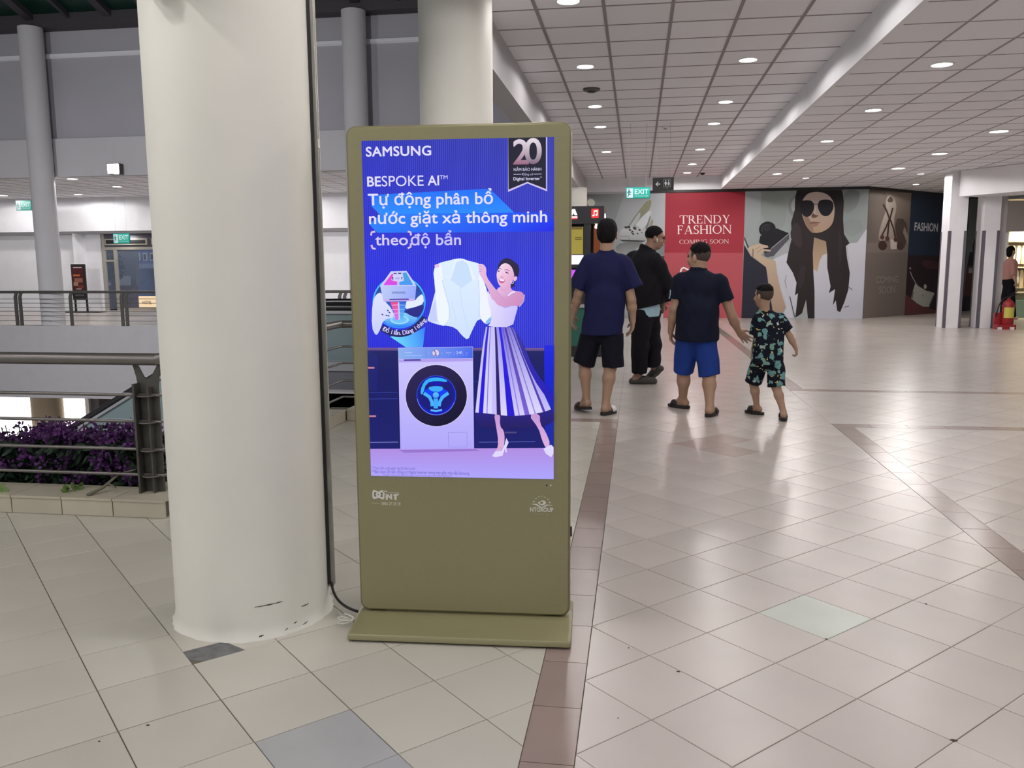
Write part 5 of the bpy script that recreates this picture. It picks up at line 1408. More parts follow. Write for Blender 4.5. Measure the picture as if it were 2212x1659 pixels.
hand(b, J['wrl'], (0.08, 0.14, -1), (1, -0.2, 0), 0.92, 0.05, 0.5, -1); hand(b, J['wrr'], (0.72, 0.12, -0.75), (0.25, 1.0, 0.1), 0.95, 0.26, 0.14, 1)
b.build('body', M['skin_tan'], pc, 0.0075)
face_features(pc, P, A, 1.04, None, M['lip'])
b = Blob(); b.ell(P(0, -0.018, 0.050), R_(0.080, 0.096, 0.082), 0.02, A); b.noise = lambda X, Y, Z: 0.0035 * np.sin(140 * X + 30 * Y) * np.sin(130 * Z + 20 * Y)
b.cut(P(0, 0.070, 0.06), A[1] - A[2] * 0.4); b.cut(P(0, 0.0, 0.034), -A[2] + A[1] * 0.6); b.build('hair', M['hair'], pc, 0.006)
b = Blob(); b.ell(P(0, -0.018, 0.024), R_(0.0775, 0.0965, 0.090), 0.02, A); b.cut(P(0, 0.030, 0.0), A[1] * 1); b.cut(P(0, 0, -0.045), -A[2] + A[1] * 0.35); b.cut(P(0, 0, 0.065), A[2]); b.build('cropped_hair', M['stubble'], pc, 0.006)
b = Blob(); b.cone((0.43, 7.85, 1.205), (0.70, 7.85, 1.19), 0.078, 0.076, 0.05); b.cone((0.555, 7.85, 1.24), NK + V3((0, 0, 0.0)), 0.115, 0.072, 0.05, sy=0.9)
b.cone((0.565, 7.85, 1.12), (0.545, 7.85, 0.93), 0.172, 0.178, 0.06, sy=0.78); b.cone((0.55, 7.85, 0.93), (0.55, 7.85, 0.68), 0.182, 0.202, 0.05, sy=0.95)
for sfx, end in (('l', (0.350, 7.85, 1.045)), ('r', (0.800, 7.85, 1.03))):
    a_, e_ = V3(J['sh' + sfx]), V3(end); d_ = (e_ - a_).normalized(); b.cone(a_, e_ + d_ * 0.05, 0.076, 0.074, 0.035, [(e_, d_)])
b.cut((0.55, 7.85, 0.678), (0, 0.08, -1)); b.cut(NK + V3((0, 0, 0.02)), (-0.1, -0.2, 1)); b.noise = wrinkle(0.004, 30, 22, 4.0); sh = b.build('polo_shirt', M['polo'], pc, 0.008)
b = Blob(); b.cone(NK + V3((0, 0, -0.015)), NK + V3((-0.005, 0, 0.028)), 0.078, 0.072, 0.01); b.cut(NK + V3((0, 0, 0.030)), (-0.1, -0.15, 1)); b.build('collar', M['polo'], sh, 0.006)
mb = MB(); mb.tube([(0.300, 7.80, 1.13), (0.298, 7.80, 1.08), (0.289, 7.80, 1.05)], 0.005, 6); mb.build('sleeve_badge', M['pale_shirt'], sh)
b = Blob(); b.cone((0.48, 7.86, 0.72), (0.61, 7.84, 0.72), 0.118, 0.118, 0.04)
for sfx, kn in (('l', (0.440, 7.97, 0.362)), ('r', (0.668, 7.80, 0.352))):
    h_, e_ = V3(J['hip' + sfx]) + V3((0, 0, -0.05)), V3(kn); d_ = (e_ - h_).normalized(); b.cone(h_, e_ + d_ * 0.05, 0.108, 0.096, 0.025, [(e_, d_)])
b.cut((0, 0, 0.686), (0, 0, 1)); b.noise = wrinkle(0.0035, 24, 20, 5.0); b.build('shorts', M['blue_shorts'], pc, 0.008)
sandal(pc, V3(J['heell']) + V3((0, 0, -0.008)), J['toel'], M['slipper']); sandal(pc, V3(J['heelr']) + V3((0, 0, -0.008)), J['toer'], M['slipper'])

# ---- child in a printed set
J = dict(head=(1.098, 7.65, 1.080), neck=(1.113, 7.65, 0.955), shl=(1.062, 7.65, 0.868), shr=(1.243, 7.65, 0.872), ell=(1.050, 7.67, 0.660), wrl=(1.034, 7.73, 0.522), elr=(1.335, 7.65, 0.727), wrr=(1.398, 7.68, 0.614),
         hipl=(1.095, 7.67, 0.54), hipr=(1.212, 7.63, 0.54), knl=(1.055, 7.75, 0.290), knr=(1.228, 7.60, 0.280), anl=(1.093, 7.785, 0.075), anr=(1.282, 7.515, 0.075), heell=(1.115, 7.785, 0.040), toel=(1.030, 7.845, 0.036), heelr=(1.280, 7.485, 0.040), toer=(1.294, 7.605, 0.036))
pd = thing('person', 'small child in fruit-print shirt and shorts walking beside the man in polo', 'person', (1.15, 7.65, 0), 'people walking through the mall')
b = Blob(); P, A, R_ = head_parts(b, J['head'], (-0.62, 0.78, 0), 0.86); NK = V3(J['neck'])
b.cone(P(0, -0.02, -0.05), NK + V3((0, 0, -0.03)), 0.040, 0.044, 0.025)
b.cone((1.085, 7.65, 0.86), (1.225, 7.65, 0.865), 0.045, 0.045, 0.04); b.cone((1.153, 7.65, 0.80), (1.155, 7.65, 0.62), 0.088, 0.090, 0.05, sy=0.8); b.cone((1.12, 7.65, 0.55), (1.19, 7.65, 0.55), 0.075, 0.075, 0.04)
for sfx in 'lr':
    arm(b, J['sh' + sfx], J['el' + sfx], J['wr' + sfx], 0.66); leg(b, J['hip' + sfx], J['kn' + sfx], J['an' + sfx], J['heel' + sfx], J['toe' + sfx], 0.70, 0.02)
hand(b, J['wrl'], (-0.1, 0.12, -1), (1, -0.2, 0), 0.60, 0.06, 0.6, -1); hand(b, J['wrr'], (0.2, 0.1, -1), (-1, 0.3, 0), 0.60, 0.04, 0.95, 1)
b.build('body', M['skin_tan'], pd, 0.006)
face_features(pd, P, A, 0.86, None, M['lip'])
b = Blob(); b.ell(P(0, -0.014, 0.055), R_(0.079, 0.095, 0.078), 0.02, A); b.noise = lambda X, Y, Z: 0.0025 * np.sin(150 * X + 30 * Y) * np.sin(140 * Z)
b.cut(P(0, 0.075, 0.06), A[1] - A[2] * 0.4); b.cut(P(0, 0.0, 0.060), -A[2] + A[1] * 0.15); b.build('hair', M['hair'], pd, 0.005)
b = Blob(); b.ell(P(0, -0.016, 0.028), R_(0.077, 0.0965, 0.090), 0.02, A); b.cut(P(0, 0.035, 0), A[1]); b.cut(P(0, 0, -0.035), -A[2] + A[1] * 0.3); b.cut(P(0, 0, 0.075), A[2]); b.build('cropped_hair', M['stubble'], pd, 0.005)
b = Blob(); b.cone((1.08, 7.65, 0.872), (1.23, 7.65, 0.876), 0.054, 0.054, 0.04); b.cone((1.135, 7.65, 0.90), NK, 0.078, 0.048, 0.04)
b.cone((1.152, 7.65, 0.80), (1.155, 7.65, 0.66), 0.120, 0.126, 0.05, sy=0.8); b.cone((1.155, 7.65, 0.66), (1.15, 7.65, 0.49), 0.126, 0.134, 0.04, sy=0.92)
for sfx, end in (('l', (1.043, 7.655, 0.735)), ('r', (1.315, 7.65, 0.775))):
    a_, e_ = V3(J['sh' + sfx]), V3(end); d_ = (e_ - a_).normalized(); b.cone(a_, e_ + d_ * 0.04, 0.054, 0.056, 0.03, [(e_, d_)])
b.cut((1.15, 7.65, 0.482), (0, 0, -1)); b.cut(NK + V3((0, 0, 0.008)), (0, -0.25, 1)); b.noise = wrinkle(0.004, 34, 28, 6.0); b.build('print_shirt', M['print_cloth'], pd, 0.007)
b = Blob(); b.cone((1.115, 7.655, 0.52), (1.19, 7.645, 0.52), 0.085, 0.085, 0.03)
for sfx, kn in (('l', (1.052, 7.75, 0.300)), ('r', (1.232, 7.60, 0.286))):
    h_, e_ = V3(J['hip' + sfx]) + V3((0, 0, -0.03)), V3(kn); d_ = (e_ - h_).normalized(); b.cone(h_, e_ + d_ * 0.04, 0.076, 0.078, 0.02, [(e_, d_)])
b.cut((0, 0, 0.505), (0, 0, 1)); b.noise = wrinkle(0.004, 34, 28, 7.0); b.build('print_shorts', M['print_cloth'], pd, 0.007)
sandal(pd, V3(J['heell']) + V3((0, 0, -0.007)), J['toel'], M['slipper'], 0.038); sandal(pd, V3(J['heelr']) + V3((0, 0, -0.007)), J['toer'], M['slipper'], 0.038)
# ------------------------------------------------------------------ kerb, railing and planting at the atrium edge
M['steel'] = mat('brushed_grey_steel', S(128, 124, 122), rough=0.32, metal=0.7, noise=0.06, nscale=8)
M['post_steel'] = mat('dull_post_steel', S(88, 86, 82), rough=0.5, metal=0.5, noise=0.12, nscale=14)
M['kerb_tile'] = mat('cream_kerb_tile', S(190, 184, 166), rough=0.35, noise=0.06, nscale=4, rand=0.04)
M['kerb_core'] = mat('kerb_mortar', S(96, 90, 80), rough=0.9)
kerb = thing('planter_kerb', 'low cream tiled kerb along the atrium edge under the railing', 'kerb', (-2.6, 4.2, 0))
mb = MB(); mb.box(-9.0, -2.53, 4.105, 4.34, 0, 0.088); mb.box(-2.74, -2.555, 4.3, 7.06, 0, 0.088); mb.box(-2.74, -1.84, 7.08, 7.24, 0, 0.088); mb.build('mortar_core', M['kerb_core'], kerb)
x = -2.516
while x > -6.2:
    mb = MB(); mb.box(x - 0.303, x - 0.002, 4.09, 4.106, 0.002, 0.088); mb.build('face_tile', M['kerb_tile'], kerb)
    mb = MB(); mb.box(x - 0.303, x - 0.002, 4.084, 4.34, 0.089, 0.102); mb.build('top_tile', M['kerb_tile'], kerb)
    x -= 0.307
y = 4.34
while y < 7.0:
    e = min(y + 0.3, 7.06)
    mb = MB(); mb.box(-2.556, -2.54, y + .002, e - .002, 0.002, 0.088); mb.build('face_tile', M['kerb_tile'], kerb)
    mb = MB(); mb.box(-2.745, -2.535, y + .002, e - .002, 0.089, 0.102); mb.build('top_tile', M['kerb_tile'], kerb)
    y = e
x = -2.54
while x < -1.9:
    e = min(x + 0.3, -1.84)
    mb = MB(); mb.box(x + .002, e - .002, 7.062, 7.08, 0.002, 0.088); mb.build('face_tile', M['kerb_tile'], kerb)
    mb = MB(); mb.box(x + .002, e - .002, 7.056, 7.245, 0.089, 0.102); mb.build('top_tile', M['kerb_tile'], kerb)
    x = e
rail = thing('railing', 'grey steel railing with round top rail and thin bars around the atrium', 'railing', (-2.675, 4.25, 0.10))
RX, RQ = -2.675, -2.60
mb = MB(); mb.tube([(-9, 4.25, 0.852), (RQ, 4.25, 0.852), (RQ, 4.27, 0.852), (RQ, 7.13, 0.852), (RQ + .02, 7.15, 0.852), (-1.82, 7.15, 0.852)], 0.0335, 20); mb.build('top_rail', M['steel'], rail, smooth=True)
for z in (0.653, 0.504, 0.346, 0.200):
    mb = MB(); mb.tube([(-9, 4.25, z), (RQ, 4.25, z), (RQ, 4.26, z), (RQ, 7.14, z), (RQ + .01, 7.15, z), (-1.82, 7.15, z)], 0.0095, 10); mb.build('bar', M['steel'], rail, smooth=True)
def post(x, y, along_x):
    pl = [(-.060, .10), (.060, .10), (.060, .695), (.066, .75), (.088, .825), (.070, .832), (.030, .765), (.014, .75), (-.004, .742), (-.022, .752), (-.062, .832), (-.086, .828), (-.066, .75), (-.060, .695)]
    mb = MB()
    if along_x:
        mb.prism([(x + p, q) for p, q in pl], 'y', y + .012, y + .024)
        mb.box(x - .060, x - .048, y - .045, y + .02, .10, .72); mb.box(x + .018, x + .026, y - .03, y + .02, .10, .70)
    else:
        mb.prism([(y + p, q) for p, q in pl], 'x', x - .024, x - .012)
        mb.box(x - .02, x + .045, y - .060, y - .048, .10, .72); mb.box(x - .02, x + .03, y + .018, y + .026, .10, .70)
    po = mb.build('post', M['post_steel'], rail)
    for z in (0.653, 0.504, 0.346, 0.200):
        mb = MB(); mb.lathe([(0.012, z - .005), (0.055, z - .004), (0.055, z + .002), (0.012, z + .005)], x, y, 16); mb.build('collar', M['steel'], po, smooth=True)
post(RX, 4.25, True); post(RQ, 6.62, False); post(-4.9, 4.25, True); post(-1.95, 7.15, True)
# planting trough and flowers
M['leaf'] = mat('dark_green_leaf', S(36, 58, 42), rough=0.6, noise=0.3, nscale=12)
M['leaf_light'] = mat('light_green_leaf', S(96, 124, 60), rough=0.55, noise=0.2, nscale=20)
M['petal'] = mat('purple_petal', S(104, 52, 124), rough=0.7, noise=0.35, nscale=14)
M['petal_dark'] = mat('dark_violet_petal', S(76, 38, 92), rough=0.7, noise=0.3, nscale=14)
M['trough'] = mat('black_trough', S(24, 24, 26), rough=0.7)
mb = MB(); mb.box(-9, -2.78, 4.38, 4.40, -0.16, 0.06); mb.box(-9, -2.78, 4.76, 4.78, -0.16, 0.06); mb.box(-9, -2.78, 4.38, 4.78, -0.18, -0.15); mb.box(-2.80, -2.78, 4.38, 4.78, -0.16, 0.06); mb.box(-9, -2.80, 4.40, 4.76, -0.15, 0.03)
tag(mb.build('planter_trough', M['trough']), 'long black planter trough hanging behind the railing', 'planter')
rng = random.Random(3)
def leaf_quad(mb, c, d, n, L, W):
    d = d.normalized(); s_ = d.cross(n).normalized(); u = s_.cross(d)
    mb.add([c, c + d * L * .35 + s_ * W * .5 - u * L * .03, c + d * L * .75 + s_ * W * .38, c + d * L, c + d * L * .75 - s_ * W * .38, c + d * L * .35 - s_ * W * .5 - u * L * .03, c + d * L * .5 + u * L * .06],
           [(0, 1, 6), (1, 2, 6), (2, 3, 6), (3, 4, 6), (4, 5, 6), (5, 0, 6)])
def rv(): return Vector((rng.uniform(-1, 1), rng.uniform(-1, 1), rng.uniform(-1, 1)))
for k, (px, top, lab) in enumerate(((-2.93, 0.44, 'purple flowering plant right beside the railing post'), (-3.20, 0.42, 'second purple flowering plant from the railing post'), (-3.46, 0.43, 'third purple flowering plant from the post, tallest clump'), (-3.74, 0.40, 'fourth purple flowering plant from the railing post'), (-4.02, 0.31, 'lowest purple flowering plant at the left picture edge'))):
    t = thing('flowering_plant', lab, 'plant', (px, 4.58, 0.03), 'purple flowers in the trough')
    mb = MB()
    for i in range(520):
        c = Vector((px + max(-.17, min(.17, rng.gauss(0, .10))), max(4.46, min(4.70, 4.57 + rng.gauss(0, .07))), rng.uniform(0.04, top - 0.10)))
        leaf_quad(mb, c, rv() + Vector((0, -0.5, 0.1)), rv(), rng.uniform(.05, .10), rng.uniform(.025, .045))
    mb.build('leaves', M['leaf'], t)['kind'] = 'stuff'
    mb = MB()
    for i in range(6):
        a = px + rng.uniform(-.1, .1), 4.56 + rng.uniform(-.06, .06)
        mb.tube([(px + rng.uniform(-.04, .04), 4.58, 0.0), (a[0], a[1], top * .6), (a[0] + rng.uniform(-.05, .05), a[1], top)], 0.003, 5)
    mb.build('stems', M['leaf'], t)['kind'] = 'stuff'
    for m_, cnt in (('petal', 12), ('petal_dark', 16)):
        mb = MB()
        for i in range(cnt):
            low = i % 5 == 0
            cc = Vector((px + rng.uniform(-.15, .15), 4.55 + rng.uniform(-.10, .09), top - rng.uniform(0.02, 0.14) if not low else rng.uniform(0.12, 0.25)))
            if low: cc.y = 4.44
            for j in range(26):
                d = rv().normalized()
                c = cc + d * rng.uniform(.01, .045)
                leaf_quad(mb, c, d + rv() * .4, rv(), rng.uniform(.018, .030), rng.uniform(.018, .028))
        mb.build('blossoms', M[m_], t)['kind'] = 'stuff'
mb = MB(); leaf_quad(mb, Vector((-3.52, 4.16, 0.135)), Vector((-0.03, -0.5, -0.8)), Vector((0, -1, .4)), 0.15, 0.085)
leaf_quad(mb, Vector((-3.535, 4.17, 0.14)), Vector((-0.5, -0.5, -0.4)), Vector((0, -1, .4)), 0.12, 0.06)
tag(mb.build('trailing_leaf', M['leaf_light']), 'light green leaf hanging over the kerb at the left picture edge', 'leaf')
mb = MB()
for i in range(16): leaf_quad(mb, Vector((-3.16 + rng.uniform(-.05, .06), 4.23 + rng.uniform(-.05, .05), 0.105)), rv() + Vector((0, -.4, .4)), rv(), .045, .03)
tag(mb.build('creeping_weed', M['leaf_light']), 'small pale green weed lying on the kerb top', 'leaf')
mb = MB(); mb.tube([(-2.99, 4.12, 0.108), (-2.95, 4.20, 0.13), (-2.90, 4.28, 0.19), (-2.82, 4.32, 0.21)], [.010, .009, .007, .004], 7); mb.tube([(-2.93, 4.22, 0.15), (-2.87, 4.20, 0.135)], .005, 6)
tag(mb.build('dry_twig', mat('dry_twig', S(112, 108, 92), rough=0.8), None, smooth='all'), 'dry grey twig leaning across the kerb beside the flowers', 'twig')

# ------------------------------------------------------------------ escalator
M['handrail'] = mat('black_rubber_handrail', S(20, 20, 22), rough=0.35)
M['esc_steel'] = mat('escalator_steel', S(168, 168, 172), rough=0.3, metal=0.6)
M['esc_grey'] = mat('escalator_cladding', S(96, 98, 104), rough=0.5, metal=0.2)
M['esc_glass'] = mat('grey_green_glass', S(120, 136, 138), rough=0.08, alpha=0.72, spec=0.5)
esc = thing('escalator', 'escalator with black handrails climbing from the lower floor behind the railing', 'escalator', (-6, 9.8, -2))
def hz(x): return 0.91 if x > -4.0 else 0.91 + 0.57 * (x + 4.14) if x < -4.3 else 0.91 + 0.57 * (x + 4.14) * ((-4.0 - x) / 0.3) ** 0.5 * 1.0 if x < -4.14 else 0.905
XS = [-12.0, -10, -8, -6.5, -5.5, -4.8, -4.4, -4.2, -4.05, -3.9, -3.4, -3.0, -2.75]
for y in (9.0, 10.53):
    pts = [(x, y, hz(x)) for x in XS] + [(-2.60, y, 0.88), (-2.52, y, 0.80), (-2.52, y, 0.68), (-2.60, y, 0.58), (-2.8, y, 0.54)]
    mb = MB(); mb.tube(pts, 0.042, 12); mb.build('handrail', M['handrail'], esc, smooth=True)
    def strip(name, z0, z1, ya, yb, m_, xs=XS):
        mb = MB(); n = len(xs)
        for x in xs: mb.v += [(x, ya, hz(x) + z0), (x, yb, hz(x) + z0), (x, yb, hz(x) + z1), (x, ya, hz(x) + z1)]
        for i in range(n - 1):
            for k in range(4): mb.f.append((i * 4 + k, i * 4 + (k + 1) % 4, i * 4 + 4 + (k + 1) % 4, i * 4 + 4 + k))
        mb.f += [(0, 1, 2, 3), (4 * n - 4, 4 * n - 3, 4 * n - 2, 4 * n - 1)]; mb.mi = [0] * len(mb.f)
        return mb.build(name, m_, esc)
    strip('balustrade_glass', -0.60, -0.04, y - .006, y + .006, M['esc_glass'])
    strip('handrail_guide', -0.07, -0.035, y - .03, y + .03, M['esc_steel'])
    strip('deck_board', -0.70, -0.60, y - .10, y + .10, M['esc_steel'])
    strip('side_cladding', -1.45, -0.70, y - .07, y + .07, M['esc_grey'])
for k in range(24):
    x = -3.9 - 0.38 * k; z = min(-0.02, hz(x) - 0.93)
    mb = MB(); mb.box(x - .38, x, 9.10, 10.43, z - .20, z); mb.build('step', M['esc_grey'], esc)
mb = MB(); mb.box(-3.9, -2.5, 9.10, 10.43, -0.02, 0.006); mb.build('landing_plate', M['esc_steel'], esc)
mb = MB(); mb.box(-4.3, -1.2, 8.75, 8.95, -1.2, -0.005); mb.box(-4.3, -1.2, 8.75, 10.8, -0.35, -0.021); struct(mb.build('floor_landing', M['fascia']), 'grey landing slab at the top of the escalator', 'floor')

# ------------------------------------------------------------------ lower floor
M['shop_glow'] = mat('glaring_shop_window', (1, 1, 1, 1), emit=2.6, ecol=(1.0, 0.985, 0.96, 1))
M['tan'] = mat('tan_column_paint', S(186, 168, 142), rough=0.7, noise=0.04)
mb = MB(); mb.box(-27, 0, 3.5, 26, -4.7, -4.5); struct(mb.build('floor_lower', M['tile_far']), 'floor of the storey below', 'floor')
mb = MB(); mb.box(-27, -15.9, 22.3, 22.4, -4.5, -1.7); struct(mb.build('window_1', M['shop_glow']), 'glaring white lit shop window on the lower floor', 'window')
mb = MB(); mb.box(-15.9, -1, 22.3, 22.4, -4.5, -1.7); struct(mb.build('wall_lower', mat('dim_shop_wall', S(120, 116, 118), rough=0.8)), 'dim wall of the lower floor', 'wall')
mb = MB(); mb.box(-15.96, -15.84, 22.2, 22.3, -4.5, -1.7); struct(mb.build('trim_4', M['trim_white']), 'pale frame at the edge of the lower shop window', 'frame')
mb = MB(); mb.lathe([(.42, -4.5), (.42, -1.7)], -16.72, 21.6, 40); tag(mb.build('round_column', M['tan'], None, smooth=True), 'tan round column in front of the glaring lower shop window', 'column', 'round columns')
mb = MB(); mb.box(-12.9, -11.6, 21.6, 21.64, -3.1, -2.05); tag(mb.build('banner', mat('red_banner', S(196, 66, 72), rough=0.7)), 'small red banner hanging beyond the escalator on the lower floor', 'banner')
mb = MB(); mb.box(-15.3, -13.4, 21.9, 22.28, -4.5, -2.3); mb.box(-15.2, -13.5, 21.85, 21.9, -3.6, -3.55); tag(mb.build('display_cabinet', mat('brown_cabinet', S(70, 60, 60), rough=0.6)), 'dark cabinet beside the lower shop window', 'cabinet')

# ------------------------------------------------------------------ across the atrium
far = thing('railing', 'thin dark railing with bent posts across the atrium', 'railing', (-12, 18.6, 0))
mb = MB(); mb.tube([(-26, 18.62, 0.812), (-1.4, 18.62, 0.812)], 0.034, 10); mb.build('top_rail', M['post_steel'], far, smooth=True)
for z in (0.645, 0.544, 0.443, 0.342, 0.24, 0.117):
    mb = MB(); mb.tube([(-26, 18.62, z), (-1.4, 18.62, z)], 0.007, 6); mb.build('bar', M['steel'], far, smooth=True)
for x in (-19.25, -17.85, -16.45, -15.03, -14.91, -13.56, -12.22, -12.10, -10.7, -9.3, -8.1, -6.77, -6.65, -5.3, -4.0):
    mb = MB(); mb.prism([(x - .035, 0), (x + .035, 0), (x + .035, .70), (x + .075, .80), (x + .005, .80), (x - .035, .70)], 'y', 18.60, 18.64); mb.build('post', M['post_steel'], far)
# floodlight on the parapet
fl = thing('floodlight', 'glaring white floodlight fixed to the parapet across the atrium', 'light', (-12.45, 19.1, 3.72))
mb = MB(); mb.box(-12.61, -12.29, 19.0, 19.14, 3.61, 3.86); mb.build('housing', M['post_steel'], fl)
mb = MB(); mb.box(-12.59, -12.31, 18.988, 19.0, 3.63, 3.84); mb.build('lens', mat('floodlight_lens', (1, 1, 1, 1), emit=40.0, ecol=(0.95, 0.96, 1, 1)), fl)
mb = MB(); mb.box(-12.49, -12.41, 19.14, 19.2, 3.68, 3.78); mb.build('bracket', M['post_steel'], fl)
def lamp_area(name, loc, target, energy, size, parent=None, col=(1, 1, 1), spread=160):
    ld = bpy.data.lights.new(name, 'AREA'); ld.shape = 'SQUARE'; ld.size = size; ld.energy = energy; ld.color = col; ld.spread = math.radians(spread)
    lo = bpy.data.objects.new(name, ld); COL.objects.link(lo)
    d = Vector(target) - Vector(loc)
    lo.matrix_world = Matrix.Translation(loc) @ d.to_track_quat('-Z', 'Y').to_matrix().to_4x4()
    if parent:
        lo.parent = parent; lo.matrix_parent_inverse = Matrix.Translation(parent.location).inverted()
    return lo
lamp_area('floodlight_lamp', (-12.45, 18.97, 3.72), (-9, 10, 1.5), 90, 0.25, fl, (0.93, 0.95, 1.0))
for x in (-6.5, -12.0):  # unseen floodlights added to brighten the fascia across the atrium
    fill_flood = thing('floodlight', 'added floodlight brightening the far fascia, outside the picture', 'light', (x, 4.0, 3.9), 'added floodlights on the near side')
    mb = MB(); mb.box(x - .16, x + .16, 3.95, 4.08, 3.78, 4.02); mb.build('housing', M['post_steel'], fill_flood)
    lamp_area('floodlight_lamp', (x, 4.10, 3.9), (x - 1, 18, 0.5), 185, 0.25, fill_flood, (0.97, 0.97, 1.0), 95)

# far entrance doors, notices
M['alu'] = mat('pale_aluminium', S(176, 170, 158), rough=0.4, metal=0.3)
M['door_glass'] = mat('dark_door_glass', S(150, 165, 190), rough=0.03, alpha=0.16, spec=0.6)
dr = thing('door_1', 'aluminium framed glass entrance doors across the atrium', 'door', (-15, 25.6, 0), kind='structure')
def part(name, x0, x1, y0, y1, z0, z1, m_, p): mb = MB(); mb.box(x0, x1, y0, y1, z0, z1); return mb.build(name, m_, p)
part('head_panel', -17.40, -12.4, 25.62, 25.68, 2.06, 2.50, mat('dark_head_panel', S(86, 84, 96), rough=0.5), dr)
for x0, x1 in ((-17.36, -17.27), (-16.96, -16.86), (-14.75, -14.65), (-12.5, -12.4)): part('mullion', x0, x1, 25.58, 25.66, 0, 2.5 if x0 < -17.2 else 2.06, M['alu'], dr)
for z0, z1, x0, x1 in ((1.98, 2.07, -17.40, -12.4), (1.60, 1.66, -17.40, -16.9), (0.0, 0.09, -16.9, -12.4)): part('rail', x0, x1, 25.59, 25.65, z0, z1, M['alu'], dr)
for x0, x1, z0, z1 in ((-17.27, -16.96, 0.05, 1.60), (-17.27, -16.96, 1.66, 1.98), (-16.86, -14.75, 0.09, 1.98), (-14.65, -12.5, 0.09, 1.98)): part('glass_pane', x0, x1, 25.61, 25.62, z0, z1, M['door_glass'], dr)
for x0, x1 in ((-17.25, -15.75), (-15.6, -14.1)):
    v = part('vent', x0, x1, 25.57, 25.62, 2.14, 2.34, M['alu'], dr); part('vent_slot', x0 + .06, x1 - .06, 25.56, 25.575, 2.18, 2.30, M['black'], v)
# what is outside the doors
M['out_wall'] = mat('dusk_blue_facade', S(92, 112, 166), rough=0.8, noise=0.1)  # the dusk outside is put into this dark blue
b1 = thing('building', 'building coloured dusk blue with small windows seen through the far glass doors', 'building', (-26, 40, 0))
part('wall', -36, -18, 44, 44.4, -2, 14, M['out_wall'], b1)
for i in range(14):
    for z in (1.83, 4.2):
        w = part('window', -28.6 + i * .42, -28.38 + i * .42, 43.92, 44.0, z, z + .42, M['trim_white'], b1); part('pane', -28.56 + i * .42, -28.42 + i * .42, 43.90, 43.93, z + .05, z + .37, M['black'], w)
part('canopy', -27.4, -19, 43.2, 44, 1.40, 1.66, mat('pale_canopy', S(150, 170, 210), rough=0.7), b1)
b2 = thing('building', 'dark maroon street building seen through the left door pane', 'building', (-25.6, 36, 0))
part('wall', -30, -23.05, 36, 36.5, -1, 0.60, mat('maroon_wall', S(84, 40, 52), rough=0.8), b2); part('upper_wall', -30, -22.95, 36.2, 36.5, 0.6, 6, mat('grey_street_wall', S(92, 92, 104), rough=0.8), b2); part('sign_board', -26, -23.1, 35.9, 36.0, 0.62, 1.05, mat('grey_sign_board', S(150, 154, 170), rough=0.7), b2)
hs = thing('hotel_sign', 'small lit HOTEL sign glowing through the far glass doors', 'sign', (-20.7, 33.4, -1.0))
part('pole', -20.75, -20.65, 33.5, 33.6, -1.0, -0.2, M['black'], hs); part('light_box', -21.12, -20.3, 33.4, 33.6, -0.27, 0.21, mat('lit_amber_panel', S(255, 214, 160), emit=1.0, ecol=S(255, 220, 170)), hs)
p_ = Print(0.002); p_.text('HOTEL', 0.18, 0.28, 0.60, 0.14, (90, 48, 30), 0.01); 
p_.build('lettering', color_attr_mat('sign_ink'), (-21.12, 33.395, -0.27), (1, 0, 0), hs)
tr = thing('street_tree', 'dark tree in the street behind the far glass doors', 'tree', (-22.7, 34, -1))
mb = MB(); mb.tube([(-22.7, 34, -1), (-22.65, 34, .6), (-22.75, 34.1, 1.6)], [.12, .1, .05], 8); mb.build('trunk', mat('bark', S(50, 42, 38), rough=0.9), tr)
mb = MB()
for i in range(900):
    d = rv().normalized() * rng.uniform(.2, 1.0); leaf_quad(mb, Vector((-22.7 + d.x * .55, 34 + d.y * .5, 1.5 + d.z * .75)), rv(), rv(), .16, .09)
mb.build('crown', M['leaf'], tr)['kind'] = 'stuff'
mb = MB(); mb.box(-60, -10, 25.9, 70, -1.2, -1.0); struct(mb.build('ground_street', mat('asphalt', S(70, 72, 80), rough=0.9)), 'street outside the doors', 'street')
# notice stand
st = thing('notice_stand', 'black poster stand with a dark food poster beside the far doors', 'notice stand', (-17.43, 24.4, 0))
for x in (-17.63, -17.23): part('leg', x - .025, x + .025, 24.42, 24.46, 0, 1.52, M['black'], st)
part('base', -18.0, -16.7, 24.25, 24.6, 0, 0.035, M['black'], st)
part('frame_board', -17.66, -17.20, 24.38, 24.42, 0.40, 1.52, M['black'], st)
p_ = Print(0.0006)
p_.win = None
for a in (((0.03, 0.30), (0.43, 0.30), (0.43, 1.06), (0.03, 1.06)),): p_.raw(list(a), [(0, 1, 2), (0, 2, 3)], S(78, 34, 36))
for u0, v0, u1, v1, c in ((.08, 1.00, .38, 1.03, (190, 180, 176)), (.06, .74, .30, .80, (190, 100, 60)), (.10, .55, .38, .68, (150, 96, 80)), (.06, .44, .22, .56, (170, 130, 110)), (.20, .38, .40, .46, (120, 56, 50)), (.14, .33, .32, .36, (200, 180, 170)), (.08, .22, .40, .25, (150, 146, 146)), (.08, .12, .40, .17, (90, 88, 90))):
    p_.raw([(u0, v0), (u1, v0), (u1, v1), (u0, v1)], [(0, 1, 2), (0, 2, 3)], S(*c))
p_.build('poster', color_attr_mat('poster_ink'), (-17.66, 24.378, 0.40), (1, 0, 0), st)

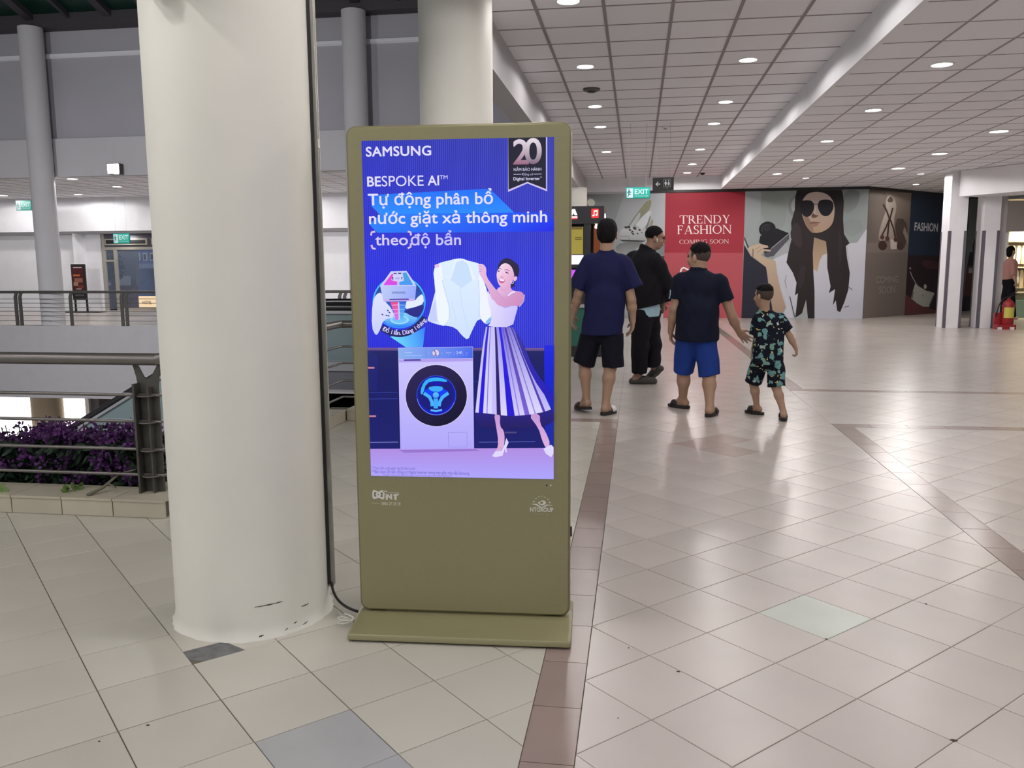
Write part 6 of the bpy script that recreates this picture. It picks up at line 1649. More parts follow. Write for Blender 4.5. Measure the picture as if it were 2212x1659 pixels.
def exit_sign(label, x0, x1, y, z0, z1, ztop, ang=0.0, glow=1.0, group='exit signs'):
    t = thing('exit_sign', label, 'sign', ((x0 + x1) / 2, y, z0), group)
    w, h = x1 - x0, z1 - z0
    U = Vector((math.cos(ang), math.sin(ang), 0)); N = Vector((math.sin(ang), -math.cos(ang), 0)); C_ = Vector(((x0 + x1) / 2, y, (z0 + z1) / 2))
    mb = MB(); mb.obox(C_, U * w / 2, N * 0.014, (0, 0, h / 2)); mb.build('case', mat('exit_green_edge', S(24, 110, 92), rough=0.4), t)
    for s_ in (-.33, .33):
        p = C_ + U * w * s_ + Vector((0, 0, h / 2)); mb = MB(); mb.tube([p, (p.x, p.y, ztop)], 0.0022, 6); mb.build('hanger', M['tbar2'], t)
    pr = Print(0.0006).panel([(0, 0), (100, 0), (100, 50), (0, 50)], w * .97, h * .94)
    pr.rect(0, 0, 100, 50, (60, 214, 200), (36, 168, 148)); pr.rect(3, 4, 29, 47, (238, 246, 255))
    pr.ell(12, 11, 3, 3.4, (36, 120, 120), n=12); pr.poly([(9, 16), (16, 15), (21, 24), (18, 26), (15, 21), (14, 29), (21, 33), (20, 36), (12, 33), (9, 44), (5, 44), (9, 30), (9, 22), (5, 27), (3, 25)], (36, 130, 130)); pr.poly([(21, 10), (28, 8), (28, 42), (22, 40)], (210, 244, 240))
    pr.text('EXIT', 36, 8, 94, 31, (244, 255, 252), 0.02); pr.text('LỐI THOÁT HIỂM', 36, 34, 94, 43, (200, 250, 240), 0.0)
    pr.build('face', color_attr_mat('exit_ink', emit=glow), C_ - U * w * .485 + Vector((0, 0, -h * .47)) + N * 0.0145, U, t)
    return t
exit_sign('green EXIT sign hanging in front of the far entrance doors', -15.88, -15.33, 24.0, 2.13, 2.44, 3.61, 0.0, 0.75)
exit_sign('green EXIT sign at the left picture edge, half behind a column', -19.07, -18.55, 24.0, 3.17, 3.47, 3.61, 0.0, 0.75)
exit_sign('bright teal EXIT sign hanging beside the toilet sign', -0.205, 0.185, 14.0, 2.43, 2.61, 3.61, 0.06, 1.0)
# ------------------------------------------------------------------ printed murals on the hoarding
M['mural_ink'] = color_attr_mat('mural_ink', rough=0.55, spec=0.25)
def panel_board(name, label, origin, udir, w, h, pr):
    """a thin board fixed to the wall with its print in front"""
    U = Vector(udir).normalized(); N = U.cross(Vector((0, 0, 1)))
    O = Vector(origin)
    mb = MB(); mb.obox(O + U * w / 2 + Vector((0, 0, h / 2)) + N * 0.006, U * (w / 2 - .002), N * 0.006, (0, 0, h / 2)); o = mb.build(name, mat(name + '_edge', S(120, 118, 118), rough=0.6))
    tag(o, label, 'mural', 'printed murals')
    pr.build('print', M['mural_ink'], O + N * 0.0122, U, o)
    return o
WY, MH = 22.498, 3.222
# shoe mural
pr = Print(0.0004).panel([(1261.8, 423), (1437.3, 417.7), (1431, 688), (1262, 690)], 2.07, MH)
pr.sheet(1260, 400, 5.721)
pr.poly([(0, 120), (1020, 100), (1020, 1700), (0, 1700)], (132, 136, 138), (182, 186, 190), (1, -0.2))
pr.poly([(0, 120), (500, 120), (300, 700), (0, 900)], (120, 124, 124), (150, 154, 156), (1, 0)); pr.ell(85, 235, 50, 45, (190, 192, 176), rot=.4)
pr.poly([(836, 180), (760, 222), (690, 320), (600, 440), (560, 510), (540, 545), (620, 540), (660, 470), (720, 400), (805, 330), (836, 250)], (152, 150, 116), (118, 122, 118), smooth=1)
pr.poly([(700, 330), (600, 470), (560, 540), (600, 545), (660, 470), (700, 400)], (176, 178, 178), smooth=1)
pr.poly([(800, 380), (830, 400), (800, 520), (760, 580), (770, 500)], (120, 122, 130)); pr.poly([(850, 420), (860, 470), (830, 560), (800, 560), (820, 480)], (150, 142, 118)); pr.poly([(640, 500), (790, 340), (840, 330), (780, 500), (720, 560)], (196, 200, 202))
pr.poly([(436, 690), (440, 590), (500, 545), (600, 530), (720, 560), (800, 560), (780, 680), (740, 706), (450, 706)], (188, 190, 190), (158, 160, 162), smooth=1)
for x, y, r_ in ((520, 540, 20), (555, 535, 22), (630, 550, 24), (570, 570, 16), (600, 590, 14), (690, 570, 16), (610, 620, 16), (665, 615, 12), (590, 605, 10), (720, 600, 9)): pr.ell(x, y, r_, r_ * .7, (58, 58, 60), n=10, rot=.4)
pr.line([(560, 700), (556, 650), (450, 650)], 8, (130, 132, 134)); pr.poly([(438, 694), (770, 702), (730, 716), (480, 714)], (54, 54, 56)); pr.poly([(470, 722), (740, 716), (690, 770), (560, 870), (500, 900), (370, 800)], (112, 116, 116), (150, 154, 154), smooth=1)
pr.poly([(860, 830), (1020, 720), (1020, 1000), (930, 900)], (130, 134, 136)); pr.rect(900, 890, 1020, 930, (60, 60, 62))
panel_board('mural_panel', 'grey mural of a high-heeled shoe behind the jacketed man', (-1.38, WY, 0), (1, 0, 0), 2.07, MH, pr)
# red mural
pr = Print(0.0004).panel([(1437.3, 417.7), (1609.9, 412.8), (1600, 686), (1431, 688)], 2.0, MH)
pr.sheet(1230, 370, 5.0275)
pr.poly([(1000, 200), (1920, 200), (1920, 1620), (1000, 1620)], (164, 50, 64)); pr.poly([(1000, 890), (1920, 880), (1920, 1620), (1000, 1620)], (182, 84, 92))
def slant_caps(body, x0, y0, x1, y1, col):
    f_ = pr.P
    pr.P = lambda x, y: f_(x, y - 0.024 * (x - x0))
    serif_text(pr, body, x0, y0, x1, y1, col); pr.P = f_
slant_caps('TRENDY', 1195, 484, 1742, 574, (244, 232, 230)); slant_caps('FASHION', 1168, 594, 1758, 686, (244, 232, 230)); slant_caps('COMING SOON', 1190, 748, 1728, 792, (232, 206, 204))
pr.line([(1198, 1140), (1200, 1100), (1214, 1062), (1234, 1050), (1262, 1060), (1296, 1078), (1330, 1110), (1360, 1060), (1400, 1046), (1430, 1070), (1434, 1130)], 17, (246, 238, 236)); pr.line([(1198, 1130), (1190, 1300), (1440, 1300), (1434, 1130), (1198, 1130)], 16, (246, 238, 236))
panel_board('mural_panel', 'red mural reading TRENDY FASHION COMING SOON', (0.69, WY, 0), (1, 0, 0), 2.0, MH, pr)
# sunglasses mural
pr = Print(0.0004).panel([(1610.2, 413), (1874.7, 408.7), (1861.5, 687.7), (1600.2, 687)], 2.995, MH)
pr.sheet(1600, 400, 5.7214)
pr.poly([(-20, 20), (1620, 20), (1620, 1680), (-20, 1680)], (150, 158, 156), (168, 176, 176))
pr.poly([(60, 70), (250, 70), (240, 420), (40, 700)], (170, 178, 180), (150, 158, 158)); pr.poly([(250, 70), (560, 70), (560, 500), (430, 540), (250, 430)], (146, 155, 152), smooth=2)
pr.poly([(1250, 60), (1470, 60), (1450, 200), (1400, 300), (1260, 380)], (118, 124, 124), (146, 154, 152), smooth=2); pr.poly([(1250, 440), (1430, 400), (1530, 520), (1400, 640), (1270, 600)], (150, 158, 156), smooth=2)
pr.poly([(40, 730), (120, 870), (310, 1010), (340, 1250), (385, 1520), (420, 1660), (0, 1660)], (40, 40, 54)); pr.line([(40, 640), (95, 775)], 18, (60, 60, 68)); pr.line([(36, 690), (80, 780)], 6, (190, 192, 196))
pr.poly([(700, 90), (620, 150), (580, 230), (590, 320), (640, 400), (680, 330)], (140, 146, 146), smooth=1); pr.poly([(690, 140), (640, 180), (612, 250), (640, 330), (672, 300)], (178, 182, 184), smooth=1)
pr.poly([(400, 910), (590, 820), (700, 820), (700, 1640), (505, 1640), (552, 1510), (480, 1300), (430, 1060)], (200, 202, 212)); pr.poly([(430, 800), (560, 700), (600, 820), (420, 900)], (170, 172, 176))
pr.poly([(1290, 745), (1350, 712), (1430, 705), (1540, 540), (1600, 560), (1600, 1680), (860, 1680), (860, 900), (1010, 850), (1060, 845)], (206, 206, 214), (196, 198, 210))
pr.poly([(860, 560), (1060, 540), (1050, 840), (1005, 862), (970, 930), (938, 1062), (890, 1030), (870, 880)], (150, 126, 106), (192, 168, 138), (0.2, 1))
HAIRC = (44, 36, 38)
pr.poly([(690, 60), (1240, 58), (1264, 200), (1256, 420), (1268, 600), (1335, 712), (1290, 748), (1306, 900), (1340, 1080), (1322, 1290), (1275, 1440), (1222, 1568), (1184, 1548), (1168, 1420), (1132, 1480), (1158, 1282), (1082, 1330), (1104, 1250), (1062, 1010), (1062, 850), (1046, 690), (900, 640), (884, 830), (892, 1080), (906, 1300), (906, 1650), (824, 1650), (802, 1410), (752, 1580), (668, 1640), (702, 1330), (664, 1360), (684, 1200), (640, 1080), (560, 950), (585, 820), (628, 640), (618, 460), (664, 300), (668, 150)], HAIRC)
pr.poly([(640, 470), (720, 460), (760, 700), (740, 780), (660, 720), (600, 620)], (58, 50, 52), smooth=1); pr.poly([(740, 1000), (800, 980), (780, 1200), (720, 1300), (690, 1180)], (54, 45, 47), smooth=1); pr.poly([(1200, 500), (1240, 640), (1250, 900), (1190, 1000)], (52, 44, 47), smooth=1)
pr.poly([(758, 170), (820, 100), (920, 78), (1040, 96), (1116, 160), (1150, 250), (1152, 350), (1130, 470), (1062, 545), (960, 588), (868, 582), (806, 510), (762, 400), (742, 300)], (200, 184, 176), (176, 148, 124), smooth=1)
pr.poly([(742, 300), (806, 510), (868, 582), (900, 588), (880, 480), (820, 380)], (150, 122, 104), smooth=1)
pr.poly([(684, 62), (1246, 58), (1264, 200), (1160, 230), (1120, 150), (1040, 96), (920, 76), (830, 96), (764, 165), (736, 260), (690, 240)], (40, 34, 38), smooth=1)
for cx_, cy_, rx, ry in ((812, 286, 90, 102), (1042, 278, 98, 102)): pr.poly([(cx_ - rx, cy_ - ry * .6), (cx_ - rx * .6, cy_ - ry), (cx_ + rx * .6, cy_ - ry), (cx_ + rx, cy_ - ry * .5), (cx_ + rx * .96, cy_ + ry * .2), (cx_ + rx * .4, cy_ + ry), (cx_ - rx * .4, cy_ + ry), (cx_ - rx * .96, cy_ + ry * .2)], (28, 26, 34), smooth=2)
pr.line([(890, 225), (920, 240), (950, 232)], 8, (70, 60, 56)); pr.poly([(862, 375), (890, 340), (910, 365), (962, 372), (930, 392), (884, 408)], (108, 84, 72), smooth=1); pr.line([(916, 270), (908, 350)], 10, (214, 200, 190))
pr.poly([(838, 466), (880, 448), (920, 452), (990, 456), (950, 470), (860, 474)], (122, 86, 78), smooth=1); pr.poly([(850, 480), (960, 472), (945, 500), (900, 514), (868, 506)], (158, 122, 108), smooth=1)
SKM = (196, 176, 152)
pr.poly([(240, 620), (222, 700), (260, 730), (300, 860), (330, 885), (400, 860), (590, 650), (592, 590), (440, 528), (300, 600)], (24, 24, 30)); pr.ell(326, 540, 104, 94, (24, 24, 30), rot=-.3); pr.arc(326, 540, 70, 60, 8, 150, 300, (70, 72, 78)); pr.ell(320, 530, 40, 34, (40, 42, 50), rot=-.3)
pr.poly([(372, 778), (592, 596), (592, 660), (400, 872), (300, 880), (280, 850)], (84, 84, 92)); pr.line([(372, 778), (592, 594)], 8, (170, 172, 178))
pr.poly([(86, 770), (150, 738), (230, 720), (330, 742), (340, 765), (250, 780), (300, 785), (372, 795), (362, 815), (280, 812), (246, 860), (330, 905), (425, 930), (440, 1060), (486, 1290), (552, 1508), (505, 1572), (385, 1550), (372, 1400), (332, 1130), (306, 1005), (170, 900), (112, 850)], SKM, (176, 150, 128), (0.4, 1)); pr.line([(150, 780), (146, 880)], 8, (60, 44, 40)); pr.line([(200, 830), (260, 780)], 5, (140, 118, 104)); pr.line([(180, 790), (240, 745)], 5, (140, 118, 104))
pr.line([(560, 1110), (540, 1180), (560, 1260)], 6, (120, 120, 130)); pr.line([(600, 1370), (660, 1630)], 10, (70, 66, 72)); pr.line([(1320, 1250), (1370, 1290)], 10, (110, 108, 116)); pr.line([(1270, 1505), (1330, 1490)], 9, (110, 108, 116)); pr.line([(1300, 740), (1330, 1000)], 5, (170, 170, 180))
panel_board('mural_panel', 'large mural of a woman in round sunglasses holding a camera', (2.69, WY, 0), (1, 0, 0), 2.995, MH, pr)
# angled murals
A45 = (r2, r2, 0)
def at45(t): return (5.69 + t * r2 + 0.002, 22.5 + t * r2 - 0.002, 0)
pr = Print(0.0004).panel([(1875.4, 409.6), (1971.9, 416.1), (1951.8, 680.5), (1861.4, 688.7)], 2.0, MH)
pr.sheet(1860, 400, 5.721)
pr.poly([(-20, 20), (680, 20), (680, 1700), (-20, 1700)], (120, 110, 104), (124, 114, 108)); pr.poly([(80, 50), (300, 60), (240, 500), (200, 720), (40, 740)], (92, 84, 78), (124, 114, 106), (1, 0.3)); pr.poly([(300, 90), (640, 90), (600, 500), (420, 420)], (150, 138, 126), (120, 108, 100))
pr.poly([(60, 740), (590, 720), (580, 850), (50, 860)], (132, 122, 114))
pr.poly([(410, 420), (560, 430), (590, 640), (520, 830), (450, 800)], (84, 72, 68), smooth=1); pr.poly([(540, 520), (590, 640), (585, 760), (520, 600)], (156, 144, 132))
pr.poly([(300, 170), (365, 112), (430, 200), (440, 300), (400, 460), (425, 640), (450, 700), (436, 812), (352, 812), (346, 660), (300, 700), (210, 720), (205, 620), (250, 460), (300, 340)], (186, 174, 162), (166, 152, 142), smooth=1)
pr.poly([(318, 190), (365, 130), (405, 190), (380, 220), (330, 220)], (96, 86, 80), smooth=1); pr.ell(255, 768, 56, 60, (72, 52, 50)); pr.ell(480, 770, 40, 50, (80, 60, 58)); pr.rect(358, 690, 436, 808, (212, 204, 196))
for l_ in ([(265, 245), (310, 330), (345, 430), (300, 540), (242, 650)], [(390, 290), (352, 430), (400, 560), (425, 690)], [(345, 430), (330, 540), (316, 690)]): pr.line(l_, 20, (66, 48, 46))
for x, y in ((250, 665), (316, 680), (424, 692)): pr.ell(x, y, 28, 30, (92, 62, 58), n=12)
pr.text('COMING', 165, 1136, 455, 1228, (158, 148, 142), -0.022); pr.text('SOON', 205, 1256, 412, 1354, (158, 148, 142), -0.022)
panel_board('mural_panel', 'brown mural of strappy sandals with COMING SOON', at45(0), A45, 1.995, MH, pr)
pr = Print(0.0004).panel([(1971.9, 416.1), (2037.5, 421.8), (2023.2, 676.4), (1951.8, 680.5)], 1.75, MH)
pr.win = (0, 3.2, 0, MH)
pr.sheet(1860, 400, 5.721)
pr.raw([(0, 0), (3.2, 0), (3.2, MH), (0, MH)], [(0, 1, 2), (0, 2, 3)], S(44, 56, 76)); pr.raw([(0, 0), (3.2, 0), (3.2, 1.6), (0, 1.6)], [(0, 1, 2), (0, 2, 3)], S(50, 36, 42))
pr.poly([(720, 880), (960, 900), (950, 1000), (800, 1000)], (78, 46, 52), smooth=1); pr.poly([(540, 1320), (720, 1470), (1000, 1580), (1000, 1640), (510, 1640)], (104, 60, 60))
pr.text('FASHION', 664, 442, 942, 530, (214, 218, 224), 0.03)
pr.poly([(668, 1170), (700, 1215), (790, 1275), (898, 1310), (884, 1370), (832, 1495), (758, 1490), (690, 1450), (612, 1378), (640, 1260)], (184, 186, 178)); pr.line([(640, 1290), (625, 1380)], 12, (110, 112, 108)); pr.line([(890, 1340), (835, 1480)], 14, (90, 92, 92)); pr.poly([(740, 1320), (752, 1345), (765, 1320), (755, 1360)], (40, 40, 40))
pr.line([(606, 1030), (630, 1100), (672, 1180)], 9, (180, 182, 178)); pr.ell(784, 1225, 18, 32, (190, 192, 186), n=14); pr.ell(606, 988, 12, 12, (170, 170, 168), n=10)
panel_board('mural_panel', 'dark blue mural reading FASHION over a pale purse', at45(2.0), A45, 3.2, MH, pr)
pr = Print(0.0006); pr.win = None
def rr(u0, v0, u1, v1, c): pr.raw([(u0, v0), (u1, v0), (u1, v1), (u0, v1)], [(0, 1, 2), (0, 2, 3)], S(*c))
rr(0, 0, 3, MH, (140, 146, 146)); rr(0, 0, 3, 0.35, (96, 60, 60))
for poly, c in (([(.5, 0.3), (1.5, .3), (1.4, 2.2), (1.2, 2.7), (1.15, 3.2), (.8, 3.2), (.75, 2.6), (.35, 1.9), (.45, 1.2)], (30, 28, 32)), ([(.85, 2.2), (1.05, 2.2), (1.1, 2.7), (.85, 2.7)], (196, 176, 160)), ([(.0, .4), (.75, .4), (.7, 1.25), (.1, 1.3)], (96, 54, 44)), ([(.1, 1.3), (.6, 1.3), (.5, 1.7), (.2, 1.7)], (34, 30, 32)), ([(.2, 1.1), (.45, 1.1), (.42, 1.25), (.22, 1.25)], (200, 190, 180)), ([(.0, .0), (.8, .0), (.78, .42), (0, .42)], (40, 38, 40))):
    pr.raw(poly, [tuple(t) for t in tessellate_polygon([[Vector((u, v, 0)) for u, v in poly]])], S(*c))
panel_board('mural_panel', 'mural strip of a black-clad figure between the square columns', at45(5.2), A45, 2.8, MH, pr)
mb = MB(); mb.box(0.19, 5.70, 22.455, 22.495, 3.225, 3.288); o = mb.build('trim_5', M['black']); struct(o, 'black track along the top of the mural wall', 'trim')
mb = MB(); mb.prism([(5.69, 22.455), (5.69 + 8 * r2 + .02, 22.455 + 8 * r2), (5.69 + 8 * r2, 22.49 + 8 * r2), (5.68, 22.49)], 'z', 3.225, 3.288); o = mb.build('trim_6', M['black']); struct(o, 'black track along the top of the angled murals', 'trim')

# ------------------------------------------------------------------ square columns, beam, shop at the right
M['pillar'] = mat('white_pillar_paint', S(240, 238, 242), rough=0.6, noise=0.02)
M['guard'] = mat('grey_corner_guard', S(98, 94, 104), rough=0.6)
def pillar(label, x0, x1, y0, y1, h):
    t = thing('square_column', label, 'column', ((x0 + x1) / 2, (y0 + y1) / 2, 0), 'square columns')
    part('shaft', x0, x1, y0, y1, 0, h, M['pillar'], t)
    for x, y in ((x0, y0), (x1, y0), (x0, y1)):
        mb = MB(); sx = 1 if x == x0 else -1; sy = 1 if y == y0 else -1
        mb.box(min(x - .006 * sx, x + .05 * sx), max(x - .006 * sx, x + .05 * sx), y - .006 * sy, y, 0.0, 2.05); mb.box(x - .006 * sx, x, min(y, y + .05 * sy), max(y, y + .05 * sy), 0.0, 2.05); mb.build('corner_guard', M['guard'], t)
pillar('left white square column with grey corner guards beside the murals', 6.51, 6.86, 19.2, 19.66, 3.29)
pillar('right white square column with grey corner guards behind the fire extinguisher', 7.19, 7.51, 19.2, 19.6, 3.0)
part_o = MB(); part_o.box(7.51, 7.69, 19.35, 19.6, 0, 3.0); struct(part_o.build('wall_stub', mat('warm_grey_wall', S(190, 184, 184), rough=0.7)), 'narrow wall stub joined to the right square column', 'wall')
mb = MB(); d_ = Vector((0.57, -0.82, 0)); a_ = Vector((6.64, 19.12, 0)); b_ = a_ + d_ * 4.0; n_ = Vector((0.82, 0.57, 0)) * 0.9
mb.prism([(a_.x, a_.y), (b_.x, b_.y), (b_.x + n_.x, b_.y + n_.y), (a_.x + n_.x, a_.y + n_.y)], 'z', 2.757, 3.285); struct(mb.build('trim_7', M['pillar']), 'deep white beam running over the square columns', 'beam')
M['shelf_warm'] = mat('warm_white_shelf', S(238, 226, 196), rough=0.6)
shop = thing('shop_display', 'warm lit wall rack of pale clothes behind the right column', 'shop display', (10.2, 23.6, 0))
part('back_wall', 9.12, 12.6, 23.6, 23.7, 0, 3.0, M['shelf_warm'], shop); part('side_panel', 9.10, 9.14, 22.8, 23.6, 0, 2.4, M['trim_white'], shop); part('fascia', 9.0, 12.6, 22.75, 22.85, 2.15, 2.9, mat('grey_shop_fascia', S(166, 160, 160), rough=0.7), shop)
part('plinth', 9.14, 12.6, 22.95, 23.6, 0.0, 0.45, mat('green_plinth', S(120, 146, 130), rough=0.7), shop)
for z in (0.62, 1.25, 1.9): part('shelf', 9.14, 12.6, 23.1, 23.6, z, z + .03, M['shelf_warm'], shop)
M['garment'] = [mat('cream_garment', S(240, 230, 206), rough=0.9), mat('white_garment', S(240, 238, 232), rough=0.9), mat('buff_garment', S(226, 206, 168), rough=0.9)]
k = 0
for row, z in enumerate((0.70, 1.32)):
    for i in range(9):
        x = 9.22 + i * 0.115; k += 1
        mb = MB(); mb.prism([(x - .012, z + .50), (x + .012, z + .50), (x + .035, z + .44), (x + .05, z + .30), (x + .04, z + .04), (x - .04, z + .04), (x - .05, z + .30), (x - .035, z + .44)], 'y', 23.20 + .006 * (i % 3), 23.52)
        tag(mb.build('garment', M['garment'][k % 3], None), ('pale garment hanging on the lower rack of the lit shop' if row == 0 else 'pale garment hanging on the upper rack of the lit shop'), 'garment', 'garments in the lit shop')
lamp_area('shop_lamp', (10.0, 22.95, 2.13), (10.0, 23.5, 0.6), 60, 0.5, shop, (1.0, 0.86, 0.62), 170)
part('lamp_strip', 9.3, 11.5, 22.9, 23.0, 2.13, 2.15, mat('warm_lamp_strip', (1, 1, 1, 1), emit=6, ecol=(1, 0.86, 0.62, 1)), shop)
# shopper seen beyond the right column
pe = thing('person', 'distant shopper in pink top and dark trousers beside the lit shop', 'person', (8.92, 22.0, 0), 'people walking through the mall')
b = Blob(); P, A, R_ = head_parts(b, (8.90, 22.0, 1.66), (1, 0.3, 0)); b.cone((8.90, 22, 1.58), (8.90, 22, 1.45), .05, .055, .03); b.cone((8.90, 21.86, 1.40), (8.90, 22.14, 1.40), .06, .06, .05); b.cone((8.90, 22, 1.35), (8.90, 22, .95), .12, .12, .05)
for s_ in (-1, 1):
    leg(b, (8.91, 22 + .08 * s_, .85), (8.90 - .05 * s_, 22 + .09 * s_, .46), (8.90 - .12 * s_, 22 + .09 * s_, .10), (8.87 - .12 * s_, 22 + .09 * s_, .045), (9.03 - .12 * s_, 22 + .09 * s_, .04)); arm(b, (8.90, 22 + .17 * s_, 1.38), (8.90, 22 + .22 * s_, 1.10), (8.98, 22 + .20 * s_, .90)); hand(b, (8.98, 22 + .20 * s_, .90), (.2, 0, -1), (0, -s_, 0), .9, .05, .5, s_)
b.build('body', M['skin_fair'], pe, 0.012)
b = Blob(); hair_cap(b, P, A, R_); b.ell(P(0, -.05, -.05), R_(.07, .06, .10), .03, A); b.cut(P(0, .06, 0), A[1] - A[2] * .4); b.build('hair', M['hair'], pe, 0.01)
b = Blob(); b.cone((8.90, 21.86, 1.40), (8.90, 22.14, 1.40), .075, .075, .05); b.cone((8.90, 22, 1.33), (8.90, 22, .98), .16, .155, .05)
for s_ in (-1, 1): b.cone((8.90, 22 + .17 * s_, 1.38), (8.90, 22 + .22 * s_, 1.12), .07, .065, .03)
b.cut((8.9, 22, .98), (0, 0, -1)); b.cut((8.9, 22, 1.47), (0, 0, 1)); b.build('top', mat('dusty_pink_top', S(186, 134, 128), rough=.85), pe, 0.012)
b = Blob(); b.cone((8.90, 21.94, .92), (8.90, 22.06, .92), .13, .13, .04)
for s_ in (-1, 1): b.cone((8.91, 22 + .08 * s_, .85), (8.90 - .05 * s_, 22 + .09 * s_, .46), .10, .08, .03); b.cone((8.90 - .05 * s_, 22 + .09 * s_, .46), (8.90 - .12 * s_, 22 + .09 * s_, .12), .08, .06, .03)
b.cut((8.9, 22, 1.0), (0, 0, 1)); b.build('trousers', M['black_cloth'], pe, 0.012)
# fire extinguisher on its red stand
M['fire_red'] = mat('fire_red_paint', S(156, 34, 38), rough=0.35, noise=0.05)
fx = thing('fire_extinguisher', 'red fire extinguisher with yellow label on a red stand by the column', 'fire extinguisher', (7.62, 18.9, 0))
part('stand', 7.43, 7.80, 18.78, 19.02, 0.0, 0.10, M['fire_red'], fx); part('stand_back', 7.43, 7.60, 18.94, 19.02, 0.10, 0.34, M['fire_red'], fx)
for x in (7.48, 7.72): part('stand_foot', x - .04, x + .04, 18.76, 18.79, 0.0, 0.05, M['white_plastic'], fx)
mb = MB(); mb.lathe([(.10, .10), (.115, .13), (.115, .50), (.10, .56), (.06, .60), (.03, .62), (.03, .65)], 7.66, 18.88, 28); bo = mb.build('cylinder', M['fire_red'], fx, smooth=True)
mb = MB(); n = 8
vs = [(7.66 + .117 * math.cos(math.radians(-150 + 110 * k / n)), 18.88 + .117 * math.sin(math.radians(-150 + 110 * k / n)), z) for z in (.24, .46) for k in range(n + 1)]
mb.add(vs, [(k, k + 1, n + 2 + k, n + 1 + k) for k in range(n)]); mb.build('label', mat('yellow_label', S(206, 196, 90), rough=.6), bo)
mb = MB(); mb.obox((7.66, 18.88, .665), (.03, 0, 0), (0, .02, 0), (0, 0, .02)); mb.build('valve', M['black'], fx)
for dz in (0, .05):
    mb = MB(); mb.obox((7.74, 18.88, .70 + dz), (.075, 0, .02 + dz * .4), (0, .012, 0), (-.002, 0, .006)); mb.build('lever', M['black'], fx)
mb = MB(); mb.tube(bez((7.64, 18.88, .66), (7.50, 18.84, .66), (7.44, 18.82, .50), (7.42, 18.82, .34), 10), .013, 8); mb.tube([(7.42, 18.82, .34), (7.405, 18.82, .27)], [.013, .024], 8); mb.build('hose', M['black'], fx, smooth='all')

# ------------------------------------------------------------------ music booth half hidden by the screen
M['booth'] = mat('black_booth_panel', S(26, 25, 32), rough=0.35)
bo = thing('music_booth', 'black music machine with lit red music-note sign behind the screen', 'machine', (-0.83, 13.0, 0))
X0, X1, Y0, Y1 = -1.17, -0.50, 12.6, 13.35
part('plinth', X0, X1, Y0, Y1, 0.0, 0.16, M['booth'], bo); part('lower_panel', X0 + .01, X1 - .01, Y0 + .01, Y1, 0.16, 0.74, mat('green_booth_panel', S(24, 92, 76), rough=.5), bo); part('ledge', X0, X1, Y0 - .04, Y1, 0.74, 0.79, mat('silver_ledge', S(170, 170, 176), rough=.35, metal=.6), bo)
part('back_panel', X0, X1, Y1 - .05, Y1, 0.79, 1.97, M['booth'], bo); 
for x in (X0, -0.79, X1 - .05): part('post', x, x + (.10 if x == -0.79 else .05), Y0, Y0 + .06, 0.79, 1.97, M['booth'], bo)
part('side_panel', X1 - .03, X1 - .005, Y0 + .06, Y1 - .05, 0.79, 1.97, M['booth'], bo)
part('shelf', X0 + .05, X1 - .05, Y0 + .05, Y1 - .05, 1.33, 1.37, M['booth'], bo)
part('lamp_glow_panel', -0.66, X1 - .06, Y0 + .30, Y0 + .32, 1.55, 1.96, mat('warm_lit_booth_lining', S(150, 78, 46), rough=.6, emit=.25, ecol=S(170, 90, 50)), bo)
mb = MB(); mb.lathe([(.002, 1.905), (.02, 1.915), (.024, 1.93), (.015, 1.95), (.012, 1.97)], -0.615, Y0 + .15, 14); mb.build('bulb', mat('lit_bulb', (1, 1, 1, 1), emit=6, ecol=(1, .85, .5, 1)), bo, smooth=True)
po = part('poster_board', -1.12, -0.80, Y0 - .005, Y0 + .004, 1.53, 1.93, mat('yellow_board', S(196, 180, 70), rough=.5), bo)
p_ = Print(.0006); p_.win = None
for pl, c in (([(0, .17), (.14, .40), (0, .40)], (170, 40, 46)), ([(0.20, .21), (.30, .21), (.30, .222), (.20, .222)], (110, 96, 40)), ([(0.20, .235), (.30, .235), (.30, .247), (.20, .247)], (110, 96, 40)), ([(.12, .36), (.31, .36), (.31, .40), (.12, .40)], (140, 120, 60))):
    p_.raw(pl, [tuple(t) for t in tessellate_polygon([[Vector((u, v, 0)) for u, v in pl]])], S(*c))
p_.build('poster_print', color_attr_mat('booth_ink'), (-1.12, Y0 - .006, 1.53), (1, 0, 0), po)
part('white_light_panel', -1.12, -0.80, Y0 + .10, Y0 + .12, 1.38, 1.52, mat('white_lit_panel', S(235, 235, 245), emit=1.0, ecol=S(235, 230, 245)), bo)
part('pink_light_panel', -1.12, -0.80, Y0 + .10, Y0 + .12, 1.10, 1.30, mat('violet_lit_panel', S(190, 70, 220), emit=.8, ecol=S(190, 80, 235)), bo)
hd = part('header', X0 - .02, X1 + .005, Y0 - .03, Y1, 1.97, 2.225, M['booth'], bo)
pr = Print(.0006).panel([(0, 0), (67, 0), (67, 25.5), (0, 25.5)], .67, .255)
pr.poly(rrect(50.5, 61.5, 4, 17.5, 1.6), (232, 48, 52)); pr.line([(54.6, 13.6), (54.6, 7.6), (59, 6.8), (59, 12.8)], 1.3, (255, 250, 248)); pr.ell(53.7, 13.8, 1.7, 1.3, (255, 250, 248), n=12); pr.ell(58.1, 13, 1.7, 1.3, (255, 250, 248), n=12); pr.line([(54, 7.9), (59.6, 6.9)], 2.2, (255, 250, 248))
pr.poly([(19, 13), (22.6, 4), (26.6, 4), (30.2, 13), (26, 13), (24.6, 10), (23.2, 13)], (252, 244, 246)); pr.rect(19, 14.5, 30.2, 18.4, (250, 214, 218)); pr.rect(19, 17.2, 30.2, 18.6, (232, 60, 66))
